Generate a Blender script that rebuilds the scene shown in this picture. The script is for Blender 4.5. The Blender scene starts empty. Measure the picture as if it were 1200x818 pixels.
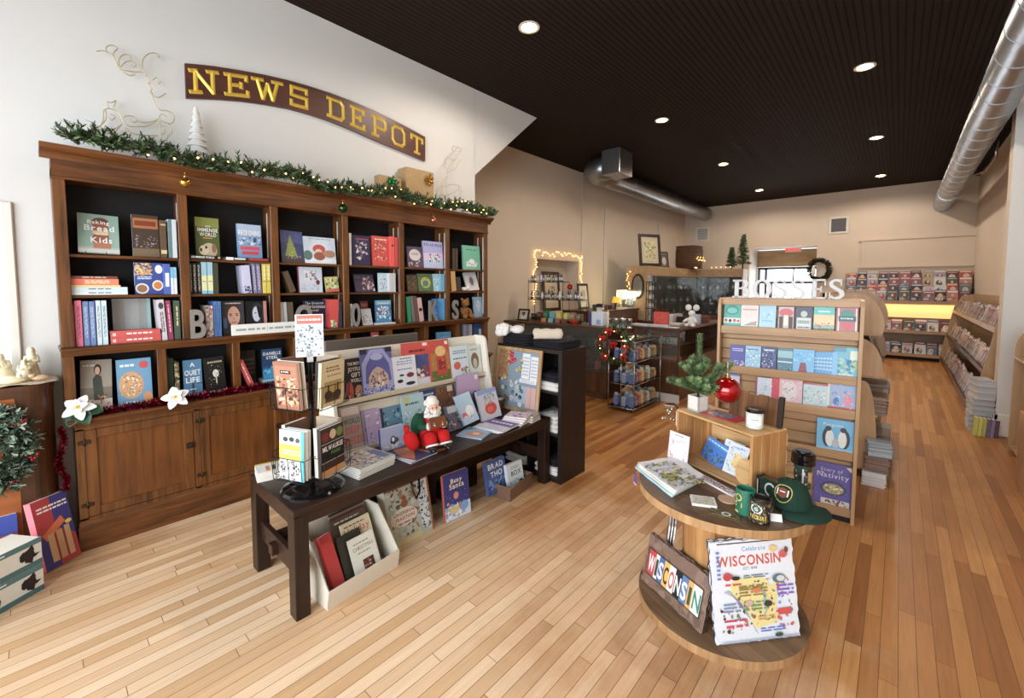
import bpy,math,random
from mathutils import Vector,Matrix
COL=bpy.context.scene.collection
PI=math.pi
RND=random.Random(7)
FPX,CXP,CYP,EYE=503.5,600.0,365.35,1.75
def _axes(yaw,pit,roll):
 cy,sy,cp,sp,cr,sr=math.cos(yaw),math.sin(yaw),math.cos(pit),math.sin(pit),math.cos(roll),math.sin(roll)
 f=Vector((-sy*cp,cy*cp,-sp));r=Vector((cy,sy,0));d=f.cross(r)
 return r*cr+d*sr,d*cr-r*sr,f
AX_R,AX_D,AX_F=_axes(.7334,.0596,-.0018)
ORI=Vector((0,0,EYE))
def ray(u,v):return AX_R*(u-CXP)+AX_D*(v-CYP)+AX_F*FPX
def onz(u,v,z):
 d=ray(u,v);return ORI+d*((z-EYE)/d.z)
def onx(u,v,x):
 d=ray(u,v);return ORI+d*(x/d.x)
def ony(u,v,y):
 d=ray(u,v);return ORI+d*(y/d.y)
def lin(c):
 o=[]
 for x in c[:3]:
  x=x/255.0
  o.append(x/12.92 if x<=.04045 else((x+.055)/1.055)**2.4)
 return(o[0],o[1],o[2],1.0)
def newmat(name):
 m=bpy.data.materials.new(name);m.use_nodes=True
 return m,m.node_tree.nodes,m.node_tree.links,m.node_tree.nodes['Principled BSDF']
def flat(name,c,rough=.5,metal=0.0,spec=.5,noise=.06,scale=30.0,coat=0.0,trans=0.0,ior=1.45,bump=0.0):
 m,N,L,b=newmat(name)
 b.inputs['Roughness'].default_value=rough;b.inputs['Metallic'].default_value=metal
 b.inputs['Specular IOR Level'].default_value=spec
 b.inputs['Coat Weight'].default_value=coat
 b.inputs['Transmission Weight'].default_value=trans;b.inputs['IOR'].default_value=ior
 base=lin(c)
 tc=N.new('ShaderNodeTexCoord');nz=N.new('ShaderNodeTexNoise')
 nz.inputs['Scale'].default_value=scale;nz.inputs['Detail'].default_value=4
 L.new(tc.outputs['Object'],nz.inputs['Vector'])
 mx=N.new('ShaderNodeMix');mx.data_type='RGBA'
 lo=tuple(max(0,x*(1-noise))for x in base[:3])+(1,);hi=tuple(min(1,x*(1+noise))for x in base[:3])+(1,)
 mx.inputs[6].default_value=lo;mx.inputs[7].default_value=hi
 L.new(nz.outputs['Fac'],mx.inputs[0]);L.new(mx.outputs[2],b.inputs['Base Color'])
 if bump:
  bp=N.new('ShaderNodeBump');bp.inputs['Strength'].default_value=bump;bp.inputs['Distance'].default_value=.004
  L.new(nz.outputs['Fac'],bp.inputs['Height']);L.new(bp.outputs['Normal'],b.inputs['Normal'])
 return m
def wood(name,dark,light,axis='z',scale=1.0,rough=.4,coat=.15,spec=.4,fleck=0.0):
 m,N,L,b=newmat(name)
 b.inputs['Roughness'].default_value=rough;b.inputs['Coat Weight'].default_value=coat
 b.inputs['Coat Roughness'].default_value=.3;b.inputs['Specular IOR Level'].default_value=spec
 tc=N.new('ShaderNodeTexCoord');mp=N.new('ShaderNodeMapping')
 s={'x':(1.6,22,22),'y':(22,1.6,22),'z':(22,22,1.6)}[axis]
 mp.inputs['Scale'].default_value=tuple(k*scale for k in s)
 L.new(tc.outputs['Object'],mp.inputs['Vector'])
 n1=N.new('ShaderNodeTexNoise');n1.inputs['Scale'].default_value=1.6;n1.inputs['Detail'].default_value=7;n1.inputs['Roughness'].default_value=.62
 n1.inputs['Distortion'].default_value=.6
 L.new(mp.outputs['Vector'],n1.inputs['Vector'])
 n2=N.new('ShaderNodeTexNoise');n2.inputs['Scale'].default_value=3.0;n2.inputs['Detail'].default_value=3
 L.new(tc.outputs['Object'],n2.inputs['Vector'])
 ad=N.new('ShaderNodeMath');ad.operation='MULTIPLY_ADD';ad.inputs[1].default_value=.45
 L.new(n2.outputs['Fac'],ad.inputs[0]);L.new(n1.outputs['Fac'],ad.inputs[2])
 rp=N.new('ShaderNodeValToRGB')
 rp.color_ramp.elements[0].position=.5;rp.color_ramp.elements[0].color=lin(dark)
 rp.color_ramp.elements[1].position=.95;rp.color_ramp.elements[1].color=lin(light)
 L.new(ad.outputs[0],rp.inputs[0]);L.new(rp.outputs[0],b.inputs['Base Color'])
 bp=N.new('ShaderNodeBump');bp.inputs['Strength'].default_value=.12;bp.inputs['Distance'].default_value=.003
 L.new(n1.outputs['Fac'],bp.inputs['Height']);L.new(bp.outputs['Normal'],b.inputs['Normal'])
 return m
def emit(name,c,s):
 m,N,L,b=newmat(name)
 b.inputs['Base Color'].default_value=lin(c);b.inputs['Emission Color'].default_value=lin(c);b.inputs['Emission Strength'].default_value=s
 return m
def printed(name,rough=.42,spec=.4,coat=0.0):
 m,N,L,b=newmat(name)
 a=N.new('ShaderNodeAttribute');a.attribute_name='Col'
 tc=N.new('ShaderNodeTexCoord');nz=N.new('ShaderNodeTexNoise');nz.inputs['Scale'].default_value=60;nz.inputs['Detail'].default_value=3
 L.new(tc.outputs['Object'],nz.inputs['Vector'])
 hs=N.new('ShaderNodeHueSaturation');hs.inputs['Saturation'].default_value=.9;mr=N.new('ShaderNodeMapRange')
 mr.inputs['To Min'].default_value=.93;mr.inputs['To Max'].default_value=1.07
 L.new(nz.outputs['Fac'],mr.inputs['Value']);L.new(mr.outputs['Result'],hs.inputs['Value'])
 L.new(a.outputs['Color'],hs.inputs['Color']);L.new(hs.outputs['Color'],b.inputs['Base Color'])
 b.inputs['Roughness'].default_value=rough;b.inputs['Specular IOR Level'].default_value=spec;b.inputs['Coat Weight'].default_value=coat
 return m
M={}
M['print']=printed('printed_paper');M['cloth']=printed('cloth_print',.85,.15);M['gloss']=printed('glossy_print',.15,.5,.4)
M['page']=flat('page_block',(232,226,212),.75,noise=.05,scale=200)
GL={}
def _collect():
 for bold in(0,1):
  for ch in 'ABCDEFGHIJKLMNOPQRSTUVWXYZabcdefghijklmnopqrstuvwxyz0123456789&\'.,!-|?':
   cu=bpy.data.curves.new('glyph','FONT');cu.body=ch;cu.size=1;cu.resolution_u=3;cu.offset=.022 if bold else 0.0
   ob=bpy.data.objects.new('glyph',cu);COL.objects.link(ob)
   dg=bpy.context.evaluated_depsgraph_get();e=ob.evaluated_get(dg);me=e.to_mesh()
   vs=[(v.co.x,v.co.y)for v in me.vertices];fs=[tuple(p.vertices)for p in me.polygons]
   e.to_mesh_clear();bpy.data.objects.remove(ob);bpy.data.curves.remove(cu)
   if vs:
    x0=min(p[0]for p in vs);x1=max(p[0]for p in vs)
    GL[(ch,bold)]=([((p[0]-x0)/.7,p[1]/.7)for p in vs],fs,(x1-x0)/.7)
_collect()
def layout(txt,bold=1,gap=.16):
 x=0;out=[]
 for ch in txt:
  g=GL.get((ch,bold))
  if not g:x+=.42;continue
  out.append((x,g));x+=g[2]+gap
 return out,max(x-gap,.01)
class MB:
 def __init__(s,col=(200,200,200)):
  s.v=[];s.f=[];s.c=[];s.mi=[];s.sm=[];s.T=None;s.col=col;s.m=0;s.smooth=False
 def add(s,vs,fs,col=None,smooth=None):
  b=len(s.v)
  if s.T is not None:vs=[s.T@Vector(p)for p in vs]
  s.v+=[tuple(p)for p in vs]
  c=col or s.col;sm=s.smooth if smooth is None else smooth
  for f in fs:
   s.f.append(tuple(b+i for i in f));s.c.append(c);s.mi.append(s.m);s.sm.append(sm)
  return s
 def box(s,a,b,col=None,bev=0.0):
  x0,x1=min(a[0],b[0]),max(a[0],b[0]);y0,y1=min(a[1],b[1]),max(a[1],b[1]);z0,z1=min(a[2],b[2]),max(a[2],b[2])
  bev=min(bev,(x1-x0)*.45,(y1-y0)*.45,(z1-z0)*.45)
  if bev<=0:
   v=[(x0,y0,z0),(x1,y0,z0),(x1,y1,z0),(x0,y1,z0),(x0,y0,z1),(x1,y0,z1),(x1,y1,z1),(x0,y1,z1)]
   return s.add(v,[(0,3,2,1),(4,5,6,7),(0,1,5,4),(1,2,6,5),(2,3,7,6),(3,0,4,7)],col)
  v=[];idx={}
  X=(x0,x1);Y=(y0,y1);Z=(z0,z1)
  for i in(0,1):
   for j in(0,1):
    for k in(0,1):
     sx,sy,sz=(1 if i==0 else-1),(1 if j==0 else-1),(1 if k==0 else-1)
     idx[(i,j,k,0)]=len(v);v.append((X[i],Y[j]+sy*bev,Z[k]+sz*bev))
     idx[(i,j,k,1)]=len(v);v.append((X[i]+sx*bev,Y[j],Z[k]+sz*bev))
     idx[(i,j,k,2)]=len(v);v.append((X[i]+sx*bev,Y[j]+sy*bev,Z[k]))
  g=lambda i,j,k,a:idx[(i,j,k,a)]
  F=[]
  F.append((g(0,0,0,0),g(0,0,1,0),g(0,1,1,0),g(0,1,0,0)));F.append((g(1,0,0,0),g(1,1,0,0),g(1,1,1,0),g(1,0,1,0)))
  F.append((g(0,0,0,1),g(1,0,0,1),g(1,0,1,1),g(0,0,1,1)));F.append((g(0,1,0,1),g(0,1,1,1),g(1,1,1,1),g(1,1,0,1)))
  F.append((g(0,0,0,2),g(0,1,0,2),g(1,1,0,2),g(1,0,0,2)));F.append((g(0,0,1,2),g(1,0,1,2),g(1,1,1,2),g(0,1,1,2)))
  for i in(0,1):
   for j in(0,1):
    F.append((g(i,j,0,0),g(i,j,1,0),g(i,j,1,1),g(i,j,0,1)))
    F.append((g(i,0,j,0),g(i,1,j,0),g(i,1,j,2),g(i,0,j,2)))
    F.append((g(0,i,j,1),g(1,i,j,1),g(1,i,j,2),g(0,i,j,2)))
    for k in(0,1):F.append((g(i,j,k,0),g(i,j,k,1),g(i,j,k,2)))
  return s.add(v,F,col)
 def bar(s,p,q,w,h=None,col=None,up=(0,0,1)):
  p=Vector(p);q=Vector(q);d=(q-p);n=d.length
  if n<1e-6:return s
  d/=n;u=Vector(up)
  if abs(d.dot(u))>.98:u=Vector((0,1,0))
  r=d.cross(u).normalized();u=r.cross(d);h=h or w
  v=[]
  for e in(p,q):
   for a,b in((-1,-1),(1,-1),(1,1),(-1,1)):v.append(e+r*(a*w/2)+u*(b*h/2))
  return s.add(v,[(0,1,2,3),(7,6,5,4),(0,4,5,1),(1,5,6,2),(2,6,7,3),(3,7,4,0)],col)
 def tube(s,pts,r,n=8,col=None,caps=True,closed=False):
  pts=[Vector(p)for p in pts];m=len(pts);rr=r if isinstance(r,(list,tuple))else[r]*m
  V=[];prev=None
  for i,p in enumerate(pts):
   a=pts[i-1]if i else(pts[-1]if closed else pts[0]);b=pts[i+1]if i<m-1 else(pts[0]if closed else pts[-1])
   d=(b-a);d=d.normalized()if d.length>1e-9 else Vector((0,0,1))
   if prev is None:
    u=Vector((0,0,1))if abs(d.z)<.9 else Vector((1,0,0));u=(u-d*u.dot(d)).normalized()
   else:
    u=prev-d*prev.dot(d);u=u.normalized()if u.length>1e-6 else d.orthogonal().normalized()
   prev=u;w=d.cross(u)
   for k in range(n):
    t=2*PI*k/n;V.append(p+(u*math.cos(t)+w*math.sin(t))*rr[i])
  F=[]
  for i in range(m if closed else m-1):
   j=(i+1)%m
   for k in range(n):F.append((i*n+k,i*n+(k+1)%n,j*n+(k+1)%n,j*n+k))
  if caps and not closed:F+=[tuple(range(n-1,-1,-1)),tuple((m-1)*n+k for k in range(n))]
  return s.add(V,F,col,True)
 def lathe(s,prof,n=24,c=(0,0,0),col=None,smooth=True,cols=None,a0=0,a1=2*PI):
  V=[];full=abs(a1-a0-2*PI)<1e-6;nn=n if full else n+1
  for r,z in prof:
   for k in range(nn):
    t=a0+(a1-a0)*k/n;V.append((c[0]+r*math.cos(t),c[1]+r*math.sin(t),c[2]+z))
  for i in range(len(prof)-1):
   F=[(i*nn+k,i*nn+(k+1)%nn,(i+1)*nn+(k+1)%nn,(i+1)*nn+k)for k in range(n)]
   b=V[i*nn:(i+2)*nn];F=[tuple(x-i*nn for x in f)for f in F]
   s.add(b,F,(cols[i]if cols else col),smooth)
  for e,i in((0,0),(1,len(prof)-1)):
   if prof[i][0]>1e-4 and full:s.add(V[i*nn:(i+1)*nn],[tuple(range(nn-1,-1,-1))if e==0 else tuple(range(nn))],(cols[min(i,len(cols)-1)]if cols else col),False)
  return s
 def ball(s,c,r,n=12,m=8,col=None):
  rx,ry,rz=r if isinstance(r,(tuple,list))else(r,r,r)
  V=[(c[0],c[1],c[2]-rz)]
  for i in range(1,m):
   a=-PI/2+PI*i/m
   for k in range(n):
    t=2*PI*k/n;V.append((c[0]+rx*math.cos(a)*math.cos(t),c[1]+ry*math.cos(a)*math.sin(t),c[2]+rz*math.sin(a)))
  V.append((c[0],c[1],c[2]+rz));F=[]
  for k in range(n):F.append((0,1+(k+1)%n,1+k))
  for i in range(m-2):
   for k in range(n):F.append((1+i*n+k,1+i*n+(k+1)%n,1+(i+1)*n+(k+1)%n,1+(i+1)*n+k))
  l=len(V)-1
  for k in range(n):F.append((1+(m-2)*n+k,1+(m-2)*n+(k+1)%n,l))
  return s.add(V,F,col,True)
 def prism(s,pts,axis,a,b,col=None,smooth=False):
  def put(p,t):return{'x':(t,p[0],p[1]),'y':(p[0],t,p[1]),'z':(p[0],p[1],t)}[axis]
  n=len(pts);V=[put(p,a)for p in pts]+[put(p,b)for p in pts]
  s.add(V,[tuple(range(n-1,-1,-1)),tuple(range(n,2*n))],col,False)
  s.add(V,[(i,(i+1)%n,n+(i+1)%n,n+i)for i in range(n)],col,smooth)
  return s
 def art(s,o,ux,uy,W,H,items,lift=.0004):
  o=Vector(o);ux=Vector(ux);uy=Vector(uy);nn=ux.cross(uy).normalized();k=1
  def P(x,y):return o+ux*(x*W)+uy*(y*H)+nn*(lift*k)
  for it in items:
   t=it[0]
   if t=='r':
    _,x,y,w,h,c=it;s.add([P(x,y),P(x+w,y),P(x+w,y+h),P(x,y+h)],[(0,1,2,3)],c,False)
   elif t=='e':
    _,x,y,rx,ry,c=it[:6];n=18
    s.add([P(x+rx*math.cos(2*PI*i/n),y+ry*math.sin(2*PI*i/n))for i in range(n)],[tuple(range(n))],c,False)
   elif t=='p':
    s.add([P(x,y)for x,y in it[1]],[tuple(range(len(it[1])))],it[2],False)
   elif t=='t':
    _,txt,x,y,h,c=it[:6];mode=it[6]if len(it)>6 else 'c';mw=it[7]if len(it)>7 else.94
    bold=it[8]if len(it)>8 else 1
    lay,w=layout(txt,bold);hh=h*H;sx=hh
    if w*hh>mw*W:sx=mw*W/w
    x0=x*W-(w*sx/2 if mode=='c' else 0)
    for gx,g in lay:
     s.add([o+ux*(x0+(gx+px)*sx)+uy*(y*H+py*hh)+nn*(lift*k)for px,py in g[0]],g[1],c,False)
   elif t=='l':
    _,x,y,w,h,c,n=it;R=random.Random(int(x*977+y*733+w*131+n))
    for i in range(n):
     yy=y+h*(i+.25)/n;xx=x
     while xx<x+w-.02:
      ww=min(R.uniform(.05,.16),x+w-xx);s.add([P(xx,yy),P(xx+ww,yy),P(xx+ww,yy+h*.5/n),P(xx,yy+h*.5/n)],[(0,1,2,3)],c,False);xx+=ww+.025
   elif t=='s':
    _,n,x,y,w,h,sz,cs,seed=it;n=int(n*2.2);sz*=.66;R=random.Random(seed)
    for i in range(n):
     cx=x+R.random()*w;cy=y+R.random()*h;a=R.random()*PI;q=sz*R.uniform(.5,1.3);q2=q*R.uniform(.35,1);asp=W/H
     m=R.choice((4,5,6,7));pts=[]
     for j in range(m):
      tt=2*PI*j/m;px=q*math.cos(tt)*R.uniform(.7,1.1);py=q2*math.sin(tt)*R.uniform(.7,1.1)
      pts.append((min(.995,max(.005,cx+px*math.cos(a)-py*math.sin(a))),min(.995,max(.005,cy+(px*math.sin(a)+py*math.cos(a))*asp))))
     s.add([P(*p)+nn*(lift*.004*i)for p in pts],[tuple(range(m))],R.choice(cs),False)
   k+=1
  return s
 def mesh(s,name,mats):
  me=bpy.data.meshes.new(name);me.from_pydata(s.v,[],s.f)
  if not isinstance(mats,(list,tuple)):mats=[mats]
  for m in mats:me.materials.append(M[m]if isinstance(m,str)else m)
  me.polygons.foreach_set('material_index',s.mi);me.polygons.foreach_set('use_smooth',s.sm)
  ca=me.color_attributes.new('Col','FLOAT_COLOR','CORNER');buf=[];cc={}
  for f,c in zip(s.f,s.c):
   l=cc.get(c)or cc.setdefault(c,lin(c));buf+=list(l)*len(f)
  ca.data.foreach_set('color',buf);me.update()
  return me
 def obj(s,name,mats,parent=None,label=None):
  o=bpy.data.objects.new(name,s.mesh(name,mats));COL.objects.link(o)
  if parent is not None:o.parent=parent
  if label:o['label']=label
  return o
def tag(o,label,cat,group=None):
 o['label']=label;o['category']=cat
 if group:o['group']=group
 return o
def thing(name,label,cat,loc=(0,0,0),rot=(0,0,0),group=None):
 o=bpy.data.objects.new(name,None);COL.objects.link(o);o.location=loc;o.rotation_euler=rot;o.empty_display_size=.1
 return tag(o,label,cat,group)
def struct(name,mb,mats,parent=None):
 o=mb.obj(name,mats,parent);
 if parent is None:o['kind']='structure'
 return o
def kids(o):return list(o.children)
def dup(root,loc,rot=None,label=None):
 r=root.copy();COL.objects.link(r);r.location=loc
 if rot is not None:r.rotation_euler=rot
 if label:r['label']=label
 for ch in kids(root):
  c=ch.copy();COL.objects.link(c);c.parent=r
  for g in kids(ch):
   d=g.copy();COL.objects.link(d);d.parent=c
 return r
def frame(loc,rz=0,rx=0,ry=0):return Matrix.Translation(Vector(loc))@Matrix.Rotation(rz,4,'Z')@Matrix.Rotation(ry,4,'Y')@Matrix.Rotation(rx,4,'X')
WHT=(240,240,236);BLK=(22,22,24)
def mixc(a,b,t):return tuple(int(a[i]+(b[i]-a[i])*t)for i in range(3))
def book(loc,W,H,T,col,art=(),rz=0,rx=0,ry=0,label='book',group=None,spine=None,sart=(),name='book',cat='book',back=None,mat='print',soft=False):
 r=thing(name,label,cat,loc,(rx,ry,rz),group)
 spine=spine or col;back=back or col;t=.0025 if not soft else.0012;o=.003 if not soft else 0
 c=MB(col)
 c.box((0,0,0),(W,t,H),col);c.box((0,T-t,0),(W,T,H),back);c.box((0,t,0),(t,T-t,H),spine)
 if art:c.art((0,0,0),(1,0,0),(0,0,1),W,H,art)
 if sart:c.art((0,0,H),(0,0,-1),(0,-1,0),H,T,[],)if False else c.art((0,T,H),(0,0,-1),(0,-1,0),H,T,sart)
 c.obj('cover',mat,r)
 p=MB((235,230,218));p.box((t+.0004,t+.0003,o),(W-o-.0004,T-t-.0003,H-o));p.obj('pages','page',r)
 return r
def flatbook(x,y,z,W,H,T,col,art=(),rz=0,**k):
 return book((x,y,z+T),W,H,T,col,art,rz=rz,rx=-PI/2,**k)
ZC,XA,XB,XR,YB,YF=4.33,-4.25,-5.48,1.27,14.8,-2.4
def planks():
 m,N,L,b=newmat('maple_strip_floor')
 tc=N.new('ShaderNodeTexCoord');sp=N.new('ShaderNodeSeparateXYZ');L.new(tc.outputs['Object'],sp.inputs[0])
 def mth(op,a,b):
  n=N.new('ShaderNodeMath');n.operation=op
  for i,v in enumerate((a,b)):
   if isinstance(v,(int,float)):n.inputs[i].default_value=v
   else:L.new(v,n.inputs[i])
  return n.outputs[0]
 row=mth('FLOOR',mth('DIVIDE',sp.outputs['X'],.066),0);wn=N.new('ShaderNodeTexWhiteNoise');wn.noise_dimensions='1D';L.new(row,wn.inputs['W'])
 mp=N.new('ShaderNodeCombineXYZ');L.new(mth('ADD',sp.outputs['Y'],mth('MULTIPLY',wn.outputs['Value'],9.0)),mp.inputs[0]);L.new(sp.outputs['X'],mp.inputs[1])
 br=N.new('ShaderNodeTexBrick');br.offset=0;br.offset_frequency=2;br.squash=1
 for k,v in(('Scale',1),('Mortar Size',.0015),('Mortar Smooth',.2),('Bias',0),('Brick Width',1.1),('Row Height',.066)):br.inputs[k].default_value=v
 br.inputs['Color1'].default_value=(0,0,0,1);br.inputs['Color2'].default_value=(1,1,1,1);br.inputs['Mortar'].default_value=(.5,.5,.5,1)
 L.new(mp.outputs['Vector'],br.inputs['Vector'])
 rp=N.new('ShaderNodeValToRGB');e=rp.color_ramp.elements
 e[0].position=0;e[0].color=lin((154,97,50));e[1].position=1;e[1].color=lin((204,147,88))
 q=rp.color_ramp.elements.new(.45);q.color=lin((182,122,68))
 L.new(br.outputs['Color'],rp.inputs[0])
 mg=N.new('ShaderNodeMapping');mg.inputs['Scale'].default_value=(38,2.2,1);L.new(tc.outputs['Object'],mg.inputs['Vector'])
 ng=N.new('ShaderNodeTexNoise');ng.inputs['Scale'].default_value=1.5;ng.inputs['Detail'].default_value=6;L.new(mg.outputs['Vector'],ng.inputs['Vector'])
 n2=N.new('ShaderNodeTexNoise');n2.inputs['Scale'].default_value=1.4;n2.inputs['Detail'].default_value=5;L.new(tc.outputs['Object'],n2.inputs['Vector'])
 def mul(a,fac,lo,hi):
  r=N.new('ShaderNodeMapRange');r.inputs['From Min'].default_value=.3;r.inputs['From Max'].default_value=.7;r.inputs['To Min'].default_value=lo;r.inputs['To Max'].default_value=hi
  L.new(fac,r.inputs['Value']);h=N.new('ShaderNodeHueSaturation');L.new(r.outputs['Result'],h.inputs['Value']);L.new(a,h.inputs['Color']);return h.outputs['Color']
 c=mul(mul(rp.outputs[0],ng.outputs['Fac'],.88,1.08),n2.outputs['Fac'],.92,1.06)
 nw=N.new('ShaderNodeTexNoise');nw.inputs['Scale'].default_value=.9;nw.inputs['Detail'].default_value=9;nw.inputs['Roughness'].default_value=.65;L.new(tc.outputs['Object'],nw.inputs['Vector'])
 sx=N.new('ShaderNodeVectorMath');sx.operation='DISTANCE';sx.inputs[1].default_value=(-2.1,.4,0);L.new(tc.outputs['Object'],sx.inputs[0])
 gy=N.new('ShaderNodeMapRange');gy.inputs['From Min'].default_value=0;gy.inputs['From Max'].default_value=4.4;gy.inputs['To Min'].default_value=.6;gy.inputs['To Max'].default_value=-.34;L.new(sx.outputs['Value'],gy.inputs['Value'])  # radial pale zone: window brightness put into the floor colour, plus some worn varnish
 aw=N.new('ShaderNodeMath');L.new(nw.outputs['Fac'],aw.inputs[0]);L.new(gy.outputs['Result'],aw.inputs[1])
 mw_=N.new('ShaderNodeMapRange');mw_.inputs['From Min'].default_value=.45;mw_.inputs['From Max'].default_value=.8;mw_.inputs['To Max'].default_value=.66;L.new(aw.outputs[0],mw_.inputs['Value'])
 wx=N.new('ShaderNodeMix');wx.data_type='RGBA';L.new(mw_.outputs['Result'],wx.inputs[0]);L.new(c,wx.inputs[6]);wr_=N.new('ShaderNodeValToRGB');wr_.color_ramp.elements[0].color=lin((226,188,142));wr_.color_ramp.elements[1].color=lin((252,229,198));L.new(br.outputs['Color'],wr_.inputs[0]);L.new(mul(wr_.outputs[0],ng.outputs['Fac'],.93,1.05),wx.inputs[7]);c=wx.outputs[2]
 mx=N.new('ShaderNodeMix');mx.data_type='RGBA';L.new(br.outputs['Fac'],mx.inputs[0]);L.new(c,mx.inputs[6]);mx.inputs[7].default_value=lin((118,74,40))
 L.new(mx.outputs[2],b.inputs['Base Color'])
 rr=N.new('ShaderNodeMapRange');rr.inputs['To Min'].default_value=.24;rr.inputs['To Max'].default_value=.5;L.new(n2.outputs['Fac'],rr.inputs['Value']);L.new(rr.outputs['Result'],b.inputs['Roughness'])
 b.inputs['Specular IOR Level'].default_value=.4
 bp=N.new('ShaderNodeBump');bp.inputs['Strength'].default_value=.25;bp.inputs['Distance'].default_value=.002;bp.invert=True
 L.new(br.outputs['Fac'],bp.inputs['Height']);L.new(bp.outputs['Normal'],b.inputs['Normal'])
 return m
def beadboard():
 m,N,L,b=newmat('dark_beadboard')
 tc=N.new('ShaderNodeTexCoord');wv=N.new('ShaderNodeTexWave');wv.bands_direction='X';wv.inputs['Scale'].default_value=5.2;wv.inputs['Distortion'].default_value=.1
 L.new(tc.outputs['Object'],wv.inputs['Vector'])
 rp=N.new('ShaderNodeValToRGB');rp.color_ramp.elements[0].color=lin((21,15,10));rp.color_ramp.elements[1].color=lin((44,33,25));rp.color_ramp.elements[1].position=.3
 L.new(wv.outputs['Fac'],rp.inputs[0]);L.new(rp.outputs[0],b.inputs['Base Color']);b.inputs['Roughness'].default_value=.85;b.inputs['Specular IOR Level'].default_value=.12
 bp=N.new('ShaderNodeBump');bp.inputs['Strength'].default_value=.4;bp.inputs['Distance'].default_value=.006
 L.new(wv.outputs['Fac'],bp.inputs['Height']);L.new(bp.outputs['Normal'],b.inputs['Normal'])
 return m
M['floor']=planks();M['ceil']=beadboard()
M['white_wall']=flat('white_plaster',(212,211,207),.8,noise=.03,scale=3,spec=.2)
M['tan_wall']=flat('tan_plaster',(214,199,180),.8,noise=.03,scale=3,spec=.2)
M['trimw']=flat('painted_trim',(220,214,205),.5,noise=.03)
M['dkframe']=flat('dark_aluminium',(104,96,92),.5,.2)
M['glass']=flat('clear_glass',(250,252,252),.02,0,.5,noise=0,trans=1.0,ior=1.01)
M['steel']=flat('galvanised_steel',(150,152,155),.34,.9,noise=.16,scale=9)
def slab(name,a,b,m,parent=None):
 k=MB();k.box(a,b);return struct(name,k,m,parent)
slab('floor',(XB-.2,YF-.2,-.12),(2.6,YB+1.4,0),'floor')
slab('ceiling',(XB-.2,YF-.2,ZC),(2.6,YB+1.4,ZC+.12),'ceil')
k=MB();k.box((XB-.2,YF-.2,0),(XA,3.975,ZC));k.prism([(3.97,3.215),(5.28,ZC),(3.97,ZC)],'x',XB,XA)
struct('wall_left',k,'white_wall')
NY0,NY1,NZ0,NZ1=onx(628.3,304,XB).y,onx(678,310,XB).y,1.2,onx(628.3,303,XB).z
k=MB();k.box((XB-.35,3.97,0),(XB,NY0,ZC));k.box((XB-.35,NY1,0),(XB,YB+.2,ZC));k.box((XB-.35,NY0,0),(XB,NY1,NZ0));k.box((XB-.35,NY0,NZ1),(XB,NY1,ZC));k.box((XB-.42,NY0,NZ0),(XB-.34,NY1,NZ1))
struct('wall_left_rear',k,'tan_wall')
DX0=ony(878,300,YB).x;DX1=ony(957,300,YB).x;DZ1=ony(915,289,YB).z
k=MB();k.box((XB-.2,YB,0),(DX0,YB+.15,ZC));k.box((DX1,YB,0),(2.6,YB+.15,ZC));k.box((DX0,YB,DZ1),(DX1,YB+.15,ZC))
struct('wall_back',k,'tan_wall')
k=MB();k.box((DX0-.1,YB+.15,0),(DX0,YB+1.2,DZ1+.1));k.box((DX1,YB+.15,0),(DX1+.1,YB+1.2,DZ1+.1));k.box((DX0-.1,YB+.15,DZ1),(DX1+.1,YB+1.2,DZ1+.1))
struct('trim_1',k,'trimw')
k=MB();k.box((XR,7.85,0),(XR+.15,YB,ZC));k.box((.91,7.55,0),(2.6,7.87,ZC));k.box((2.45,YF-.2,0),(2.6,7.55,ZC))
struct('wall_right',k,'tan_wall')
k=MB();k.box((.90,7.53,.0),(2.45,7.55,ZC));struct('trim_2',k,'white_wall')
k=MB();k.box((.88,7.5,0),(1.6,7.56,.26),bev=.008);k.box((.88,7.5,0),(.915,7.87,.26));struct('baseboard_right',k,'trimw')
k=MB();k.box((XB,3.98,0),(XB+.02,YB,.14));struct('baseboard_left',k,'trimw')
WX0,WX1,WZ0,WZ1=-3.7,2.1,.55,3.55
k=MB();k.box((XB-.2,YF-.2,0),(2.6,YF,WZ0));k.box((XB-.2,YF-.2,WZ1),(2.6,YF,ZC));k.box((XB-.2,YF-.2,WZ0),(WX0,YF,WZ1));k.box((WX1,YF-.2,WZ0),(2.6,YF,WZ1))
struct('wall_front',k,'white_wall')
w=MB()
for i in range(4):
 x=WX0+(WX1-WX0)*i/3;w.box((x-.04,YF-.14,WZ0),(x+.04,YF-.04,WZ1))
w.box((WX0,YF-.14,WZ0),(WX1,YF-.04,WZ0+.07));w.box((WX0,YF-.14,WZ1-.07),(WX1,YF-.04,WZ1));w.box((WX0,YF-.14,2.85),(WX1,YF-.04,2.92))
w=struct('window_1',w,'dkframe')
pl=lambda u,v:onx(u,v,XA)
a,b2=pl(0,240),pl(19,461)
k=MB();y1=pl(18,300).y
k.box((XA,y1-.05,.9),(XA+.02,y1,2.28),bev=.006);k.box((XA,y1-.9,2.23),(XA+.019,y1-.05,2.28),bev=.006);k.box((XA,y1-.95,.9),(XA+.02,y1-.9,2.28),bev=.006)
struct('trim_3',k,'trimw')
k=MB();yd=YB+1.05
k.box((DX0,yd,DZ1-.55),(DX1,yd+.06,DZ1-.02));struct('trim_4',k,wood('woven_blind',(150,120,80),(190,165,125),'x',.6,.7,0))
door=MB();xa,xb=DX0+.02,DX1-.02;xw=xb-xa;zt=DZ1-.57
for x in(xa,xa+xw*.12,xb-.07):door.box((x,yd,0),(x+.07,yd+.07,zt))
for z in(.0,zt-.52,zt-.07):door.box((xa,yd,z),(xb,yd+.07,z+.08))
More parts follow.
